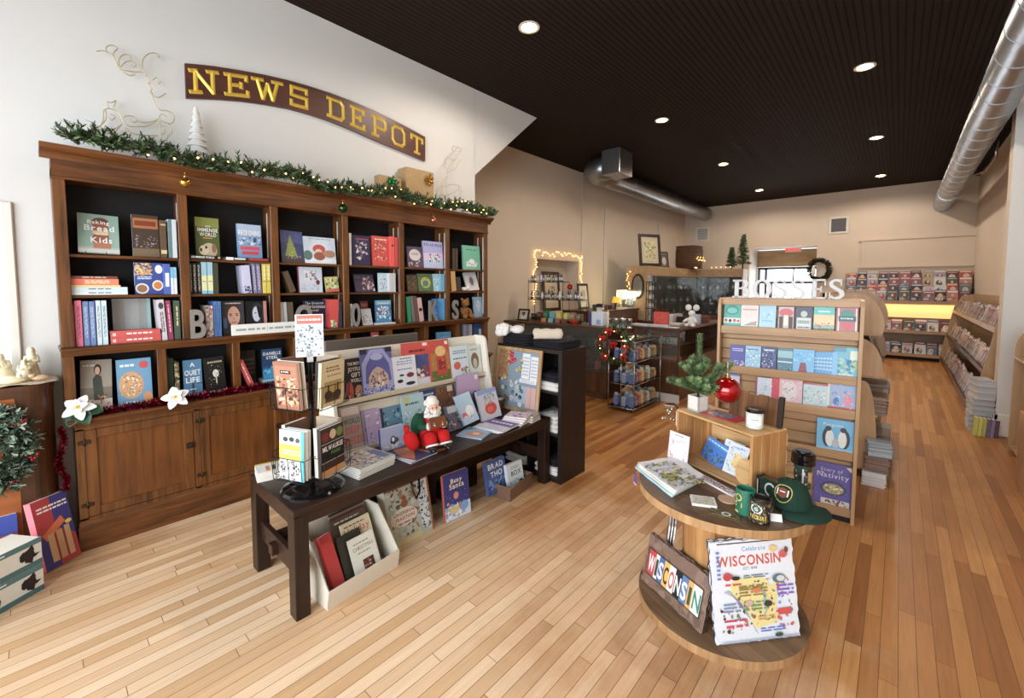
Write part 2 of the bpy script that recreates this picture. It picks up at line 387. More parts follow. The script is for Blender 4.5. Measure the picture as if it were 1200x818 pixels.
door.box((xa+xw*.58,yd,zt-.5),(xa+xw*.58+.04,yd+.06,zt));door.box((xa+xw*.2,yd,.1),(xa+xw*.2+.1,yd+.06,zt-.5));door.box((xb-.2,yd,.1),(xb-.07,yd+.06,zt-.5))
door=struct('door_1',door,'dkframe')
g=MB();g.box((xa,yd+.02,.08),(xb,yd+.03,zt));g.obj('glass_pane','glass',door)
h=MB();h.tube([(xa+xw*.3,yd-.05,.9),(xa+xw*.3,yd-.05,1.3)],.015);h.obj('door_handle','steel',door)
p0,p1=ony(1010,283,YB),ony(1146,277,YB);q0=ony(1010,312,YB)
k=MB();k.box((p0.x,YB-.035,q0.z),(XR,YB,p0.z));k.box((p0.x-.05,YB-.06,p0.z),(XR,YB,p0.z+.05));k.box((p0.x-.05,YB-.06,q0.z-.05),(XR,YB,q0.z));k.box((p0.x,YB-.05,q0.z),(p0.x+.08,YB,p0.z))
struct('trim_5',k,'tan_wall')
k=MB()
for u,v0,v1 in((683,190,385),(709,245,360),(772,262,330)):
 pa,pb=onx(u,v0,XB+.02),onx(u,v1,XB+.02);k.tube([(XB+.02,pa.y,pa.z),(XB+.02,pa.y,pb.z)],.014)
struct('trim_6',k,'trimw')
cam=bpy.data.cameras.new('camera');co=bpy.data.objects.new('camera',cam);COL.objects.link(co)
cam.sensor_fit='HORIZONTAL';cam.sensor_width=36;cam.lens=FPX/1200*36;cam.shift_x=0;cam.shift_y=(CYP-409)/1200;cam.clip_start=.05
mw=Matrix.Identity(4)
for i in range(3):mw[i][0]=AX_R[i];mw[i][1]=-AX_D[i];mw[i][2]=-AX_F[i];mw[i][3]=ORI[i]
co.matrix_world=mw;bpy.context.scene.camera=co
W=bpy.data.worlds.new('daylight');bpy.context.scene.world=W;W.use_nodes=True
bg=W.node_tree.nodes['Background'];bg.inputs['Color'].default_value=(.80,.88,1.0,1);bg.inputs['Strength'].default_value=3.0
def lamp(name,kind,loc,e,c,rot=(0,0,0),**k):
 l=bpy.data.lights.new(name,kind);l.energy=e;l.color=c
 for a,v in k.items():setattr(l,a,v)
 o=bpy.data.objects.new(name,l);COL.objects.link(o);o.location=loc;o.rotation_euler=rot;return o
lamp('shop_window_daylight','AREA',((WX0+WX1)/2,YF-.22,(WZ0+WZ1)/2),400,(.88,.95,1.0),(PI/2,0,0),shape='RECTANGLE',size=WX1-WX0,size_y=WZ1-WZ0)
lamp('rear_door_daylight','AREA',((DX0+DX1)/2,YB+1.25,1.3),60,(.9,.95,1.0),(-PI/2,0,0),shape='RECTANGLE',size=1.3,size_y=2.4)
M['bulb']=emit('lamp_glow',(255,214,150),60)
n=0
spots=[(-2.85,3.41,'nearest the sloping white wall'),(-.41,6.63,'right row, nearest'),(-2.85,6.63,'left row, second from the front'),(-2.87,9.83,'left row, third from the front'),(-2.9,13.1,'left row, farthest, by the back wall'),(-.41,9.86,'right row, second'),(-.44,13.27,'right row, farthest, by the back wall'),(-.41,3.41,None)]
for x,y,t in spots:
 lamp('ceiling_lamp_light','SPOT',(x,y,ZC-.06),88,(1,.90,.79),(0,0,0),spot_size=2.96,spot_blend=.35,shadow_soft_size=.07)
 if not t:continue
 r=thing('recessed_light','lit recessed spot in the dark ceiling, '+t,'ceiling light',(x,y,ZC-.012),group='recessed ceiling spots')
 k=MB();k.lathe([(.085,.012),(.105,.008),(.105,0),(.078,0),(.072,.010)],28);k.obj('trim_ring','trimw',r)
 k=MB();k.lathe([(.0,.004),(.072,.004)],24);k.lathe([(.0,.0041),(.05,-.004),(0.0,-.012)],20);k.obj('bulb','bulb',r)
sc=bpy.context.scene
sc.view_settings.view_transform='Standard';sc.view_settings.look='None';sc.view_settings.exposure=0.0;sc.view_settings.gamma=1.0;sc.view_settings.use_curve_mapping=False
M['oakz']=wood('oak_upright',(62,36,15),(126,77,36),'z');M['oaky']=wood('oak_rail',(60,34,15),(122,73,35),'y')
M['oakp']=wood('oak_panel',(76,43,17),(126,74,31),'z',.55)
M['black']=flat('black_backing',(16,15,17),.7,noise=.1)
M['brass']=flat('aged_brass',(74,60,44),.4,.8)
M['white_metal']=flat('white_metal',(225,225,222),.4,.1)
XF,XD=-4.0,-3.93
BY0,BY1=.10,3.965
ZL,ZS1,ZS2,ZT=1.345,1.685,1.955,2.43
ZB=.885
bc=thing('bookcase','long dark oak bookcase with six open bays over cupboards against white wall','bookcase',(XA,(BY0+BY1)/2,0))
OY=-(BY0+BY1)/2;OX=-XA
def bpart(k,name,m,lab=None):
 k2=k;o=k2.obj(name,m,bc,lab);return o
BT=Matrix.Translation((OX,OY,0))
def B():k=MB();k.T=BT;return k
k=B();k.box((XA+.004,BY0,.88),(XA+.014,BY1,2.5));bpart(k,'back_panel','black','black back panel')
for y0 in(BY0,BY1-.03):
 k=B();k.box((XA+.004,y0,ZB),(XF-.002,y0+.03,2.5));bpart(k,'side_panel','oakz')
UP=[BY0+i*(BY1-BY0-.06)/6 for i in range(7)]
for y in UP:
 k=B();k.box((XF-.022,y,ZL),(XF,y+.06,ZT+.01),bev=.003);bpart(k,'stile','oakz')
for y in UP[1:-1]:
 k=B();k.box((XA+.014,y+.02,ZL),(XF-.02,y+.04,2.5));bpart(k,'divider','oakz')
k=B();k.box((XA+.01,BY0,ZT+.005),(XF+.004,BY1,ZT+.135));k.box((XF,BY0-.008,ZT-.004),(XF+.012,BY1+.008,ZT+.012),bev=.004);bpart(k,'frieze','oaky')
k=B()
prof=[(0,0),(.012,0),(.016,.02),(.03,.035),(.055,.05),(.07,.06),(.07,.085),(0,.085)]
k.prism([(XF+p[0],ZT+.115+p[1])for p in prof],'y',BY0-.045,BY1+.045)
k.T=k.T
k.box((XA+.004,BY0-.045,ZT+.19),(XF+.072,BY1+.045,ZT+.2));k.box((XA+.004,BY0-.045,ZT+.165),(XF,BY0+.01,ZT+.2));k.box((XA+.004,BY1-.01,ZT+.165),(XF,BY1+.045,ZT+.2))
bpart(k,'cornice','oaky')
for i in range(6):
 y0,y1=UP[i]+.03,UP[i+1]+.03
 for z in(ZS1,ZS2):
  k=B();k.box((XA+.016,y0,z-.02),(XF-.024,y1,z),bev=.003);bpart(k,'shelf','oaky')
 for x in(XF-.055,XF-.15):
  k=B();k.box((x,y1-.012,ZL+.04),(x+.015,y1-.0085,ZT-.05));bpart(k,'shelf_standard','white_metal','white metal shelf strip')
k=B();k.box((XA+.004,BY0-.01,ZL-.025),(XF+.03,BY1+.012,ZL),bev=.006);k.prism([(XF-.02,ZL-.06),(XF+.004,ZL-.06),(XF+.02,ZL-.025),(XF-.02,ZL-.025)],'y',BY0-.005,BY1+.005);bpart(k,'ledge','oaky')
LP=[BY0+i*(BY1-BY0-.055)/8 for i in range(9)]
for y in LP:
 k=B();k.box((XF-.022,y,ZB),(XF,y+.055,ZL-.03),bev=.003);bpart(k,'stile','oakz')
for y in LP[1:-1]:
 k=B();k.box((XA+.014,y+.018,ZB),(XF-.02,y+.038,ZL-.03));bpart(k,'divider','oakz')
CY0,CY1=.135,3.93
k=B();k.box((XA+.004,CY0-.035,ZB-.03),(XD+.035,CY1+.035,ZB),bev=.008);k.prism([(XD-.02,ZB-.055),(XD+.01,ZB-.055),(XD+.025,ZB-.03),(XD-.02,ZB-.03)],'y',CY0-.01,CY1+.01);bpart(k,'counter','oaky')
k=B();k.box((XA+.004,CY0,.02),(XD-.025,CY1,ZB-.03));bpart(k,'cupboard_body','oakz')
k=B();k.box((XD-.025,CY0,.80),(XD,CY1,ZB-.03));k.box((XD-.025,CY0,.18),(XD,CY1,.212))
DN=6;DP=(CY1-CY0-.04)/DN
for i in range(DN+1):k.box((XD-.025,CY0+i*DP,.2),(XD,CY0+.04+i*DP,.81))
bpart(k,'face_frame','oakz')
k=B();k.box((XD-.02,CY0-.01,0),(XD+.018,CY1+.01,.165));k.prism([(XD-.02,.16),(XD+.018,.16),(XD+.002,.19),(XD-.02,.19)],'y',CY0-.006,CY1+.006);bpart(k,'plinth','oaky')
for i in range(DN):
 y0,y1=CY0+.04+i*DP+.003,CY0+(i+1)*DP-.003;z0,z1=.215,.797
 k=B();w=.058
 k.box((XD-.02,y0,z0),(XD+.002,y0+w,z1),bev=.003);k.box((XD-.02,y1-w,z0),(XD+.002,y1,z1),bev=.003)
 k.box((XD-.02,y0+w,z0),(XD+.0015,y1-w,z0+w),bev=.003);k.box((XD-.02,y0+w,z1-w),(XD+.0015,y1-w,z1),bev=.003)
 d=bpart(k,'door','oakz')
 k=B();k.box((XD-.018,y0+w-.005,z0+w-.005),(XD-.010,y1-w+.005,z1-w+.005));k.obj('panel','oakp',d)
 left=(i%2==0);hy=y0 if(i==0 or i%2==1)else y1
 hy=y0;ly=y1-.022
 for z in(.30,.72):
  k=B();k.box((XD,hy-.034,z-.014),(XD+.006,hy+.028,z+.014),bev=.003);k.tube([(XD+.006,hy-.003,z-.022),(XD+.006,hy-.003,z+.022)],.005);k.obj('hinge','brass',d)
 k=B();k.box((XD,ly-.025,.525),(XD+.007,ly+.03,.57),bev=.004);k.tube([(XD+.006,ly,.548),(XD+.022,ly,.548)],.008);k.obj('latch','brass',d)
GB='books in the oak bookcase'
def F(u0,u1,vt,z,col,art,label,x=-4.06,lean=.14,T=.022,ry=0,**k):
 a=onx(u0,vt+18,x);b=onx(u1,vt+18,x);top=onx((u0+u1)/2,vt,x).z
 return book((x,a.y,z+T*math.sin(lean)+.0006+k.pop('up',0)),b.y-a.y,(top-z-.002)/math.cos(lean),T,col,art,rz=PI/2,rx=-lean,ry=ry,label=label,group=k.pop('group',GB),**k)
def S(u0,u1,vt,z,col,label,sart=(),x=-4.03,W=.165,tilt=0,**k):
 a=onx(u0,vt+18,x);b=onx(u1,vt+18,x);top=onx((u0+u1)/2,vt,x).z;T=max(.008,b.y-a.y-.002)
 up=abs(math.sin(tilt))*T if tilt<0 else 0
 return book((x,b.y-.001,z+.0006+(math.sin(tilt)*T if tilt>0 else 0)),W,(top-z-.002)*(1 if not tilt else 1),T,col,(),rz=PI,rx=-tilt,label=label,group=k.pop('group',GB),sart=sart,**k)
def Hs(u0,u1,z,T,col,label,sart=(),x=-4.03,W=.17,**k):
 a=onx(u0,330,x);b=onx(u1,330,x)
 return book((x,b.y,z+T+.0005),W,b.y-a.y,T-.0006,col,(),rz=PI,rx=-PI/2,label=label,group=k.pop('group',GB),sart=sart,**k)
def st(txt,c,h=.6,y0=.08,L=.84):
 return[('t',txt,y0+L/2,.5-h/2,h,c,'c',L)]
Z1,Z2,Z3,Z4=ZS2,ZS1,ZL,ZB
easel=None
F(90,139,250,Z1+.012,(146,178,165),[('r',0,0,1,.1,(206,204,196)),('r',0,.1,1,.05,(176,190,178)),('e',.55,.78,.22,.14,(112,66,46)),('r',.36,.26,.38,.52,(150,88,58)),('r',.36,.12,.42,.14,(182,112,82)),('r',.36,.47,.38,.1,(222,190,150)),('t','Baking',.5,.75,.09,WHT,'c',.6),('t','Bread',.52,.57,.14,WHT,'c',.8),('t','with',.56,.46,.07,(236,226,180),'c',.4),('t','Kids',.56,.26,.14,WHT,'c',.62)],'tilted teal cookbook with brown bread loaf and magenta spine, top left bay',lean=.3,T=.02,ry=.03,spine=(170,40,140))
e=thing('book_easel','thin wire book easel under the teal bread cookbook, top left bay','book stand',(onx(112,295,-4.07).x,onx(112,295,-4.07).y,Z1))
k=MB()
for s in(-.05,.05):k.tube([(.05,s,.022),(.05,s,.003),(-.08,s,.003),(-.13,s,.13)],.0025,6);
k.tube([(-.08,-.05,.003),(-.08,.05,.003)],.0025,6);k.obj('wire_frame','brass',e)
F(155,186,252,Z1,(72,56,44),[('r',.04,.68,.94,.24,(176,98,40)),('r',.1,.74,.8,.12,(120,54,20)),('r',0,0,1,.2,(120,98,72)),('s',22,.05,.22,.9,.28,.07,[(196,150,122),(96,130,160),(150,90,70),(60,44,40),(150,160,180)],5)],'dark brown cookbook with orange banner and row of people, top left bay',lean=.06,T=.03,spine=(176,180,184),sart=[('l',.1,.2,.8,.6,(60,60,66),2)])
S(188,195,258,Z1,(96,74,52),'narrow brown spine with gilt bands beside the dark brown cookbook',[('r',.1,0,.04,1,(196,170,110)),('r',.8,0,.1,1,(210,190,140))])
S(197,207,257,Z1,(212,218,220),'thick white and teal spine at right end of the top left shelf',[('r',0,.0,1,.45,(96,132,140))],W=.14)
z=Z2
for T,u1,c,lab,sa in((.026,149,(214,228,230),'white paperback at bottom of the flat stack, left bay',[('l',.3,.3,.4,.5,(90,100,110),1)]),(.026,149,(206,226,230),'white paperback second from bottom of the flat stack, left bay',[('l',.3,.3,.4,.5,(90,100,110),1)]),(.013,141,(232,208,140),'thin cream yellow book in middle of the flat stack, left bay',()),(.042,139,(230,122,72),'thick orange book near top of the flat stack, left bay',[('l',.3,.2,.5,.6,(250,225,200),2),('r',0,0,.25,1,(226,96,66))]),(.018,138,(120,62,52),'thin brown book topping the flat stack, left bay',[('l',.25,.3,.5,.5,(240,220,205),1)])):
 Hs(82,u1,z,T,c,lab,sa);z+=T+.0004
F(158,191,308,Z2,(40,70,150),[('s',40,0,.6,.6,.4,.1,[(214,168,90),(196,140,60),(232,196,130)],3),('p',[(.05,.42),(.62,.5),(.62,.62),(.05,.56)],(44,92,170)),('t','RICE BOWLS',.34,.47,.06,WHT,'c',.5),('e',.24,.18,.24,.17,(228,222,214)),('e',.24,.18,.18,.12,(150,110,80)),('e',.8,.28,.2,.17,(236,226,210)),('e',.8,.28,.15,.12,(206,120,40)),('e',.86,.8,.14,.14,(236,232,226))]if False else[('s',40,0,.6,.6,.4,.1,[(214,168,90),(196,140,60),(232,196,130)],3),('p',[(.05,.42),(.62,.5),(.62,.62),(.05,.56)],(44,92,170)),('l',.1,.47,.48,.1,WHT,2),('e',.24,.18,.24,.17,(228,222,214)),('e',.24,.18,.18,.12,(150,110,80)),('e',.8,.28,.2,.17,(236,226,210)),('e',.8,.28,.15,.12,(206,120,40)),('e',.86,.8,.14,.14,(236,232,226))],'blue cookbook with bowls of noodles and rice on the cover',lean=.04,T=.03,spine=(226,230,244),sart=[('r',.05,0,.2,1,(60,80,190)),('r',.75,0,.25,1,(60,60,170))])
S(192,200,309,Z2,(60,92,180),'blue and white spine just right of the noodle bowl cookbook',[('r',.3,.2,.45,.6,(226,232,242))])
S(200,203.6,313,Z2,(120,190,220),'pale blue spine, inner of the pair at right in left bay',[('r',.4,0,.6,1,(224,232,240))])
S(203.6,207.5,313,Z2,(128,196,226),'pale blue spine, outer of the pair against the oak post in left bay',[('r',.4,0,.6,1,(224,232,240))])
for u0,u1,vt,c,lab in((82,87,357,(214,84,88),'coral red spine at far left above the ledge'),(87.5,96,352,(232,104,140),'thick pink spine above the ledge, left bay'),(97,104,353,(104,132,184),'left of two blue spines beside the pink spine'),(104.5,111.5,353,(100,128,182),'right of two blue spines beside the pink spine'),(112.5,118.5,352,(206,224,232),'left of two white blue spines above the ledge, left bay'),(119,125.5,352,(200,222,230),'right of two white blue spines above the ledge, left bay')):
 S(u0,u1,vt,Z3,c,lab,[('l',.12,.25,.7,.5,mixc(c,(255,255,255),.6)if c[0]<190 else mixc(c,(40,60,110),.6),2)],W=.18)
F(132,177,350,Z3,(158,164,164),[('r',.3,0,.38,1,(172,180,182)),('r',.9,0,.1,1,(150,192,192)),('s',10,.68,.2,.18,.1,.05,[(190,90,80),(220,160,140)],4)],'grey green cloth cookbook standing behind two red flat books',x=-4.155,lean=.06,T=.03)
z=Z3
for n_,lab in((0,'lower of two red flat books in front of the grey cookbook'),(1,'upper of two red flat books in front of the grey cookbook')):
 Hs(126,187,z,.043,(206,70,62),lab,W=.1,sart=[('l',.3,.25,.5,.5,(250,236,230),1),('r',.04,.2,.06,.5,(240,200,190))]);z+=.0436
S(187.5,195.5,351,Z3,(206,200,204),'white and grey leaning spine, left of three by the oak post',[('e',.15,.5,.08,.4,(70,70,74)),('l',.3,.2,.5,.6,(110,80,90),2)],tilt=.05)
S(196.5,202.5,352,Z3,(150,50,86),'maroon spine, middle of three by the oak post',[('l',.1,.25,.7,.5,(236,180,200),1)],tilt=.04)
S(203.5,211,352,Z3,(74,96,78),'dark green spine, right of three by the oak post',[('l',.15,.3,.5,.5,(220,206,140),1)])
Hs(221.5,262,Z1,.028,(20,20,22),'black flat book under the green animal cover',[('t','AN IMMENSE WORLD',.42,.22,.55,WHT,'c',.66),('r',.86,.2,.06,.6,(200,160,90))],x=-4.02)
Hs(266,317,Z1,.024,(34,34,38),'black white and red flat book under the pale blue thriller',[('r',0,0,.16,1,(226,230,232)),('r',.18,.2,.25,.6,(206,216,220)),('r',.5,.1,.46,.8,(170,38,44))],x=-4.02)
F(229,257,255,Z1+.0285,(84,100,46),[('r',0,.75,1,.25,(140,150,62)),('t','AN',.52,.75,.05,WHT),('t','IMMENSE',.52,.63,.095,WHT,'c',.85),('t','WORLD',.52,.51,.095,WHT,'c',.7),('r',.3,.45,.4,.03,(206,140,70)),('e',.55,.14,.33,.2,(206,186,152)),('e',.32,.14,.2,.13,(226,210,178)),('e',.42,.22,.05,.04,(40,30,26)),('e',.75,.2,.1,.12,(150,110,84)),('e',.2,.15,.05,.05,(70,56,48))],'green book with a pale furry animal on the cover, second bay',x=-4.09,lean=.05,T=.035,spine=(26,26,26),sart=[('l',.15,.2,.7,.6,(190,190,180),2)])
F(279,307,263,Z1+.0245,(120,156,200),[('r',0,.7,1,.3,(176,196,224)),('t','RECKONING',.5,.66,.16,WHT,'c',.92),('s',24,.05,.4,.9,.25,.12,[(60,80,120),(150,180,214),(210,222,236)],9),('t','THRILLING',.5,.23,.13,(214,50,70),'c',.9)if False else('r',.1,.24,.8,.1,(214,50,70)),('r',.15,.1,.7,.1,(206,40,60))],'pale blue thriller with white and red lettering, second bay',x=-4.09,lean=.08,T=.03)
for i,u in enumerate((221,226,231)):
 S(u,u+4.7,308,Z2,(26,24,24),('leftmost of three black spines in second bay','middle of three black spines in second bay','rightmost of three black spines in second bay')[i],[('l',.06,.2,.86,.6,(190,184,170),2)])
for i,u in enumerate((236,243)):
 S(u,u+6.5,307,Z2,(150,196,212),('left of two light blue and cream spines in second bay','right of two light blue and cream spines in second bay')[i],[('r',.42,0,.5,1,(226,226,170)),('r',.6,.2,.02,.6,(60,60,60)),('r',.9,0,.1,1,(110,190,220))])
S(250,256,308,Z2,(66,70,50),'dark olive spine beside the pale blue pair, second bay')
S(286,295,311,Z2,(200,200,226),'lavender white spine leaning in the second bay',[('s',10,.75,.1,.24,.8,.06,[(60,60,100)],3)],tilt=.06)
S(297,301,308,Z2,(120,122,160),'grey violet spine, left of two beside yellow spines',[('l',.1,.2,.8,.6,(226,200,220),2)],tilt=.05)
S(301.4,306.5,308,Z2,(112,112,152),'grey violet spine, right of two beside yellow spines',[('l',.1,.2,.8,.6,(226,200,220),2)],tilt=.04)
for i,u in enumerate((307.5,312.5)):
 S(u,u+4.7,308,Z2,(226,206,70),('left of two yellow spines in second bay','right of two yellow spines in second bay')[i],[('r',.6,0,.02,1,(120,110,60)),('l',.1,.2,.45,.6,(250,246,220),1)])
for i,u in enumerate((241,245.5)):
 S(u,u+4.4,358,Z3,(196,186,176),('left of two pale spines with pink marks behind the grey B','right of two pale spines with pink marks behind the grey B')[i],[('s',10,0,.1,1,.8,.1,[(190,130,140),(230,226,206),(120,90,96)],i)])
for i,u in enumerate((250.5,255)):
 S(u,u+4.4,353,Z3,(66,116,180),('left of two deep blue spines beside the portrait book','right of two deep blue spines beside the portrait book')[i],[('l',.1,.3,.7,.4,(30,60,110),1)])
face_art=lambda bgc,hair,skin,shirt:[('r',0,0,1,1,bgc),('e',.5,.05,.5,.3,shirt),('r',.4,.2,.24,.25,mixc(skin,(90,50,40),.25)),('e',.52,.66,.33,.25,hair),('e',.52,.55,.28,.29,skin),('r',.3,.6,.14,.025,hair),('r',.58,.6,.14,.025,hair),('e',.38,.565,.05,.02,(50,36,34)),('e',.66,.565,.05,.02,(50,36,34)),('p',[(.5,.56),(.56,.43),(.47,.43)],mixc(skin,(120,60,50),.25)),('e',.52,.36,.12,.02,(170,90,84))]
F(261,287,353,Z3,(60,58,60),face_art((64,62,66),(74,52,42),(206,156,132),(58,50,48))+[('l',.15,.9,.7,.06,(220,214,204),1),('r',.02,.2,.16,.3,(70,96,140))],'portrait book showing a smiling short haired person, second bay',lean=.1,x=-4.07)
F(289,313,353,Z3,(20,20,24),[('e',.55,.62,.3,.33,(50,52,58)),('e',.5,.6,.2,.24,(196,204,216)),('p',[(.5,.85),(.8,.8),(.75,.4),(.6,.5)],(24,24,28)),('e',.44,.63,.04,.02,(40,40,50)),('r',.15,.18,.62,.08,(176,40,36)),('r',.3,.07,.4,.05,(216,210,200)),('r',.84,0,.16,1,(196,130,116))],'black book with a pale face and red title, second bay',lean=.05,T=.03)
S(314.5,318,352,Z3,(170,56,60),'thin red spine at right end of second bay above the ledge')if False else None
F(330,356,270,Z1,(52,62,112),[('r',0,.62,1,.38,(66,78,140)),('s',30,0,.3,1,.7,.05,[(36,44,96),(92,104,160),(30,36,80)],5),('p',[(.42,.88),(.16,.2),(.72,.2)],(140,156,66)),('s',26,.25,.22,.36,.4,.03,[(206,206,110),(110,132,50)],6),('r',0,0,1,.14,(74,56,52)),('s',14,.2,.12,.7,.1,.04,[(226,200,90),(150,120,70)],8)],'navy picture book with a glowing green Christmas tree',lean=.2,ry=.03)
F(357.5,394,278,Z1,(206,218,230),[('r',0,0,1,.18,(226,232,238)),('e',.1,.3,.14,.18,(90,120,110)),('e',.46,.55,.2,.17,(190,60,50)),('e',.44,.45,.11,.1,(226,190,164)),('e',.46,.28,.18,.16,(150,84,56)),('e',.78,.38,.2,.14,(176,126,96)),('l',.15,.9,.7,.05,(130,150,180),1)],'wide pale picture book with a child in a red hat',lean=.12)
S(340,347,318,Z2,(96,76,56),'brown book leaning sideways at left of third bay',tilt=.35,W=.15)
F(351,378,313,Z2,(206,214,226),[('s',20,.25,.5,.5,.35,.09,[(110,120,140),(170,110,110),(226,230,238)],2),('e',.8,.4,.09,.1,(110,40,50)),('s',20,.1,.1,.8,.25,.06,[(196,206,222),(170,180,200)],6)],'white snowy picture book with crimson spine, third bay',lean=.06,T=.035,spine=(200,40,66))
F(383,398,325,Z2,(206,200,120),[('s',30,.05,.2,.9,.75,.14,[(226,230,180),(120,160,110),(226,190,130),(70,90,70)],3),('r',0,0,1,.2,(206,90,70))],'small yellow green picture book with cartoon scene, third bay',lean=.16,ry=-.06)
for i,(u0,u1,c,lab)in enumerate(((329,333,(206,208,206),'left of two white spines in third bay above the ledge'),(333.5,337.5,(198,200,202),'right of two white spines in third bay above the ledge'),(338,345,(96,84,66),'olive brown spine beside the grey O, third bay'))):
 S(u0,u1,354,Z3,c,lab,tilt=.04)
F(356,383,352,Z3,(34,40,72),[('t','The Greatest',.5,.86,.09,WHT,'c',.8,0),('t','Christmas',.5,.72,.12,WHT,'c',.9),('t','ever',.5,.6,.1,WHT,'c',.5),('e',.5,.25,.3,.16,(206,110,80))],'navy Christmas storybook behind the red headed sign card',x=-4.12,lean=.06)
S(386,396,351,Z3,(212,52,44),'thick red spine leaning in third bay above the ledge',[('s',12,.75,.1,.24,.8,.08,[(236,226,190),(120,150,110)],4)],tilt=-.05)
S(397,401,353,Z3,(60,64,70),'dark grey spine at right end of third bay')
S(409,412,273,Z1,(222,216,210),'thin white spine at left of fourth bay, top shelf')
F(413.5,434,276,Z1,(52,46,82),[('s',26,.2,.2,.6,.6,.12,[(206,190,180),(140,110,130),(96,84,120),(226,216,210)],7),('l',.2,.84,.7,.08,(190,70,90),1)],'dark purple picture book with white animals, fourth bay',lean=.05)
F(437,457,277,Z1,(206,62,50),[('s',30,.1,.2,.7,.65,.1,[(150,70,60),(226,190,160),(240,120,90),(120,50,40)],11),('l',.15,.85,.7,.08,(250,226,200),1)],'red storybook with a decorated cover, fourth bay',lean=.05,T=.05)
S(458,462.5,277,Z1,(226,66,54),'left of two bright red spines beside the red storybook',[('e',.3,.5,.03,.3,(60,40,30))]);S(463,467,278,Z1,(214,60,52),'right of two bright red spines beside the red storybook')
F(417,440,322,Z2,(58,42,72),[('s',24,.4,.1,.55,.75,.12,[(150,120,140),(206,190,176),(110,60,60),(84,60,96)],3),('r',.05,.75,.3,.15,(80,66,110))],'dark plum picture book leaning back in fourth bay',lean=.3)
F(444,455,320,Z2,(196,222,232),[('s',16,.15,.15,.7,.7,.14,[(200,60,90),(110,150,200),(230,236,240)],5)],'small pale blue book with a pink figure, fourth bay',lean=.03,T=.02)
for i,u in enumerate((456,460)):S(u,u+3.8,320,Z2,(206,210,212),('left of two white grey spines in fourth bay','right of two white grey spines in fourth bay')[i])
S(410.5,413.5,356,Z3,(222,222,216),'white spine at left edge of fourth bay above the ledge')
F(424,433,353,Z3,(110,40,38),[('l',.1,.75,.8,.15,(206,120,90),2)],'small dark red book behind the white booklet, fourth bay',x=-4.12)
F(425.5,437,362,Z3,(200,206,216),[('s',12,.1,.1,.8,.5,.12,[(170,60,60),(110,120,150)],5)],'white booklet leaning back in fourth bay above the ledge',x=-4.06,lean=.25,T=.008)
Hs(440,463,Z3,.014,(226,232,236),'white flat book under the blue sea book, fourth bay')
F(441,459,352,Z3+.0146,(70,136,186),[('r',0,.8,1,.2,(130,190,220)),('s',22,.05,.1,.9,.6,.16,[(40,100,160),(150,206,230),(226,240,246)],6),('l',.15,.82,.7,.1,WHT,1),('l',.1,.45,.7,.1,(206,60,80),1)],'blue sea picture book standing on a white flat book',x=-4.09,lean=.06)
F(478,496,289,Z1,(92,74,104),[('e',.5,.6,.38,.28,(222,214,216)),('s',20,0,.02,1,.3,.1,[(110,50,50),(206,200,206),(120,100,80)],4),('l',.3,.6,.4,.1,(120,80,100),2)],'plum book with an oval white title panel, fifth bay',lean=.1)
F(497,519.5,283,Z1,(176,176,222),[('r',0,0,1,.3,(190,200,232)),('p',[(0,.3),(1,.3),(1,.6),(0,.55)],(222,200,226)),('t','POLAR BEAR',.5,.82,.1,(70,90,150),'c',.9),('s',18,.3,.22,.5,.3,.1,[(120,150,190),(240,240,246),(90,110,150)],5)],'lavender book with a white bear, fifth bay',lean=.06,T=.03)
F(478,490,322,Z2,(86,66,44),[('s',18,.1,.1,.8,.8,.14,[(120,90,60),(60,70,44),(140,110,80)],5)],'brown green picture book at left of fifth bay',lean=.16)
F(491,508,321,Z2,(84,116,74),[('e',.5,.5,.34,.32,(190,180,76)),('e',.5,.45,.2,.18,(70,130,130)),('s',12,.05,.05,.9,.9,.06,[(50,80,50),(150,160,90)],5)],'green picture book with a golden round emblem, fifth bay',lean=.14)
F(508.5,516,321,Z2,(170,206,220),[('s',16,.1,.1,.8,.8,.16,[(70,100,130),(226,236,240),(110,160,190)],5)],'narrow pale blue picture book at right of fifth bay',lean=.06)
for i,u in enumerate((516.2,518.8)):S(u,u+2.4,321,Z2,(120,180,206),('left of two sky blue spines at right of fifth bay','right of two sky blue spines at right of fifth bay')[i])
for u0,u1,vt,c,lab,tl in((478,482.5,348,(44,150,100),'bright green spine in fifth bay above the ledge',.08),(483.5,487,347,(120,116,120),'grey spine, left of a leaning pair in fifth bay',.12),(487.3,491,347,(112,84,72),'brown spine, right of a leaning pair in fifth bay',.12),(492,497,349,(214,170,166),'pink spine with round black and red marks, fifth bay',.14)):
 S(u0,u1,vt,Z3,c,lab,[('e',.5,.5,.08,.4,(60,40,44))]if c[0]>200 else(),tilt=tl)
F(508,517,350,Z3,(66,140,206),[('s',16,.1,.1,.8,.8,.16,[(130,190,232),(40,100,170)],5)],'bright blue picture book behind the grey K',lean=.06,x=-4.1)
S(518.8,521.6,350,Z3,(84,170,222),'cyan spine beside the grey K')
for i,u in enumerate((530.5,533.7)):S(u,u+2.9,291,Z1,(78,64,52),('left of two dark brown spines, top shelf at far right','right of two dark brown spines, top shelf at far right')[i])
F(543,563,288,Z1,(112,186,160),[('l',.2,.8,.6,.06,(60,110,100),1),('s',24,.2,.15,.6,.18,.08,[(236,238,232),(206,216,210)],5),('e',.5,.35,.16,.1,(236,236,232))],'mint green book with white bunnies, top shelf at far right',lean=.06)
S(529.5,535,318,Z2,(206,160,90),'tan spine leaning at left of the far right bay',tilt=.1)
S(536,541,325,Z2,(70,60,60),'dark book leaning beside the tan spine, far right bay',tilt=.12)
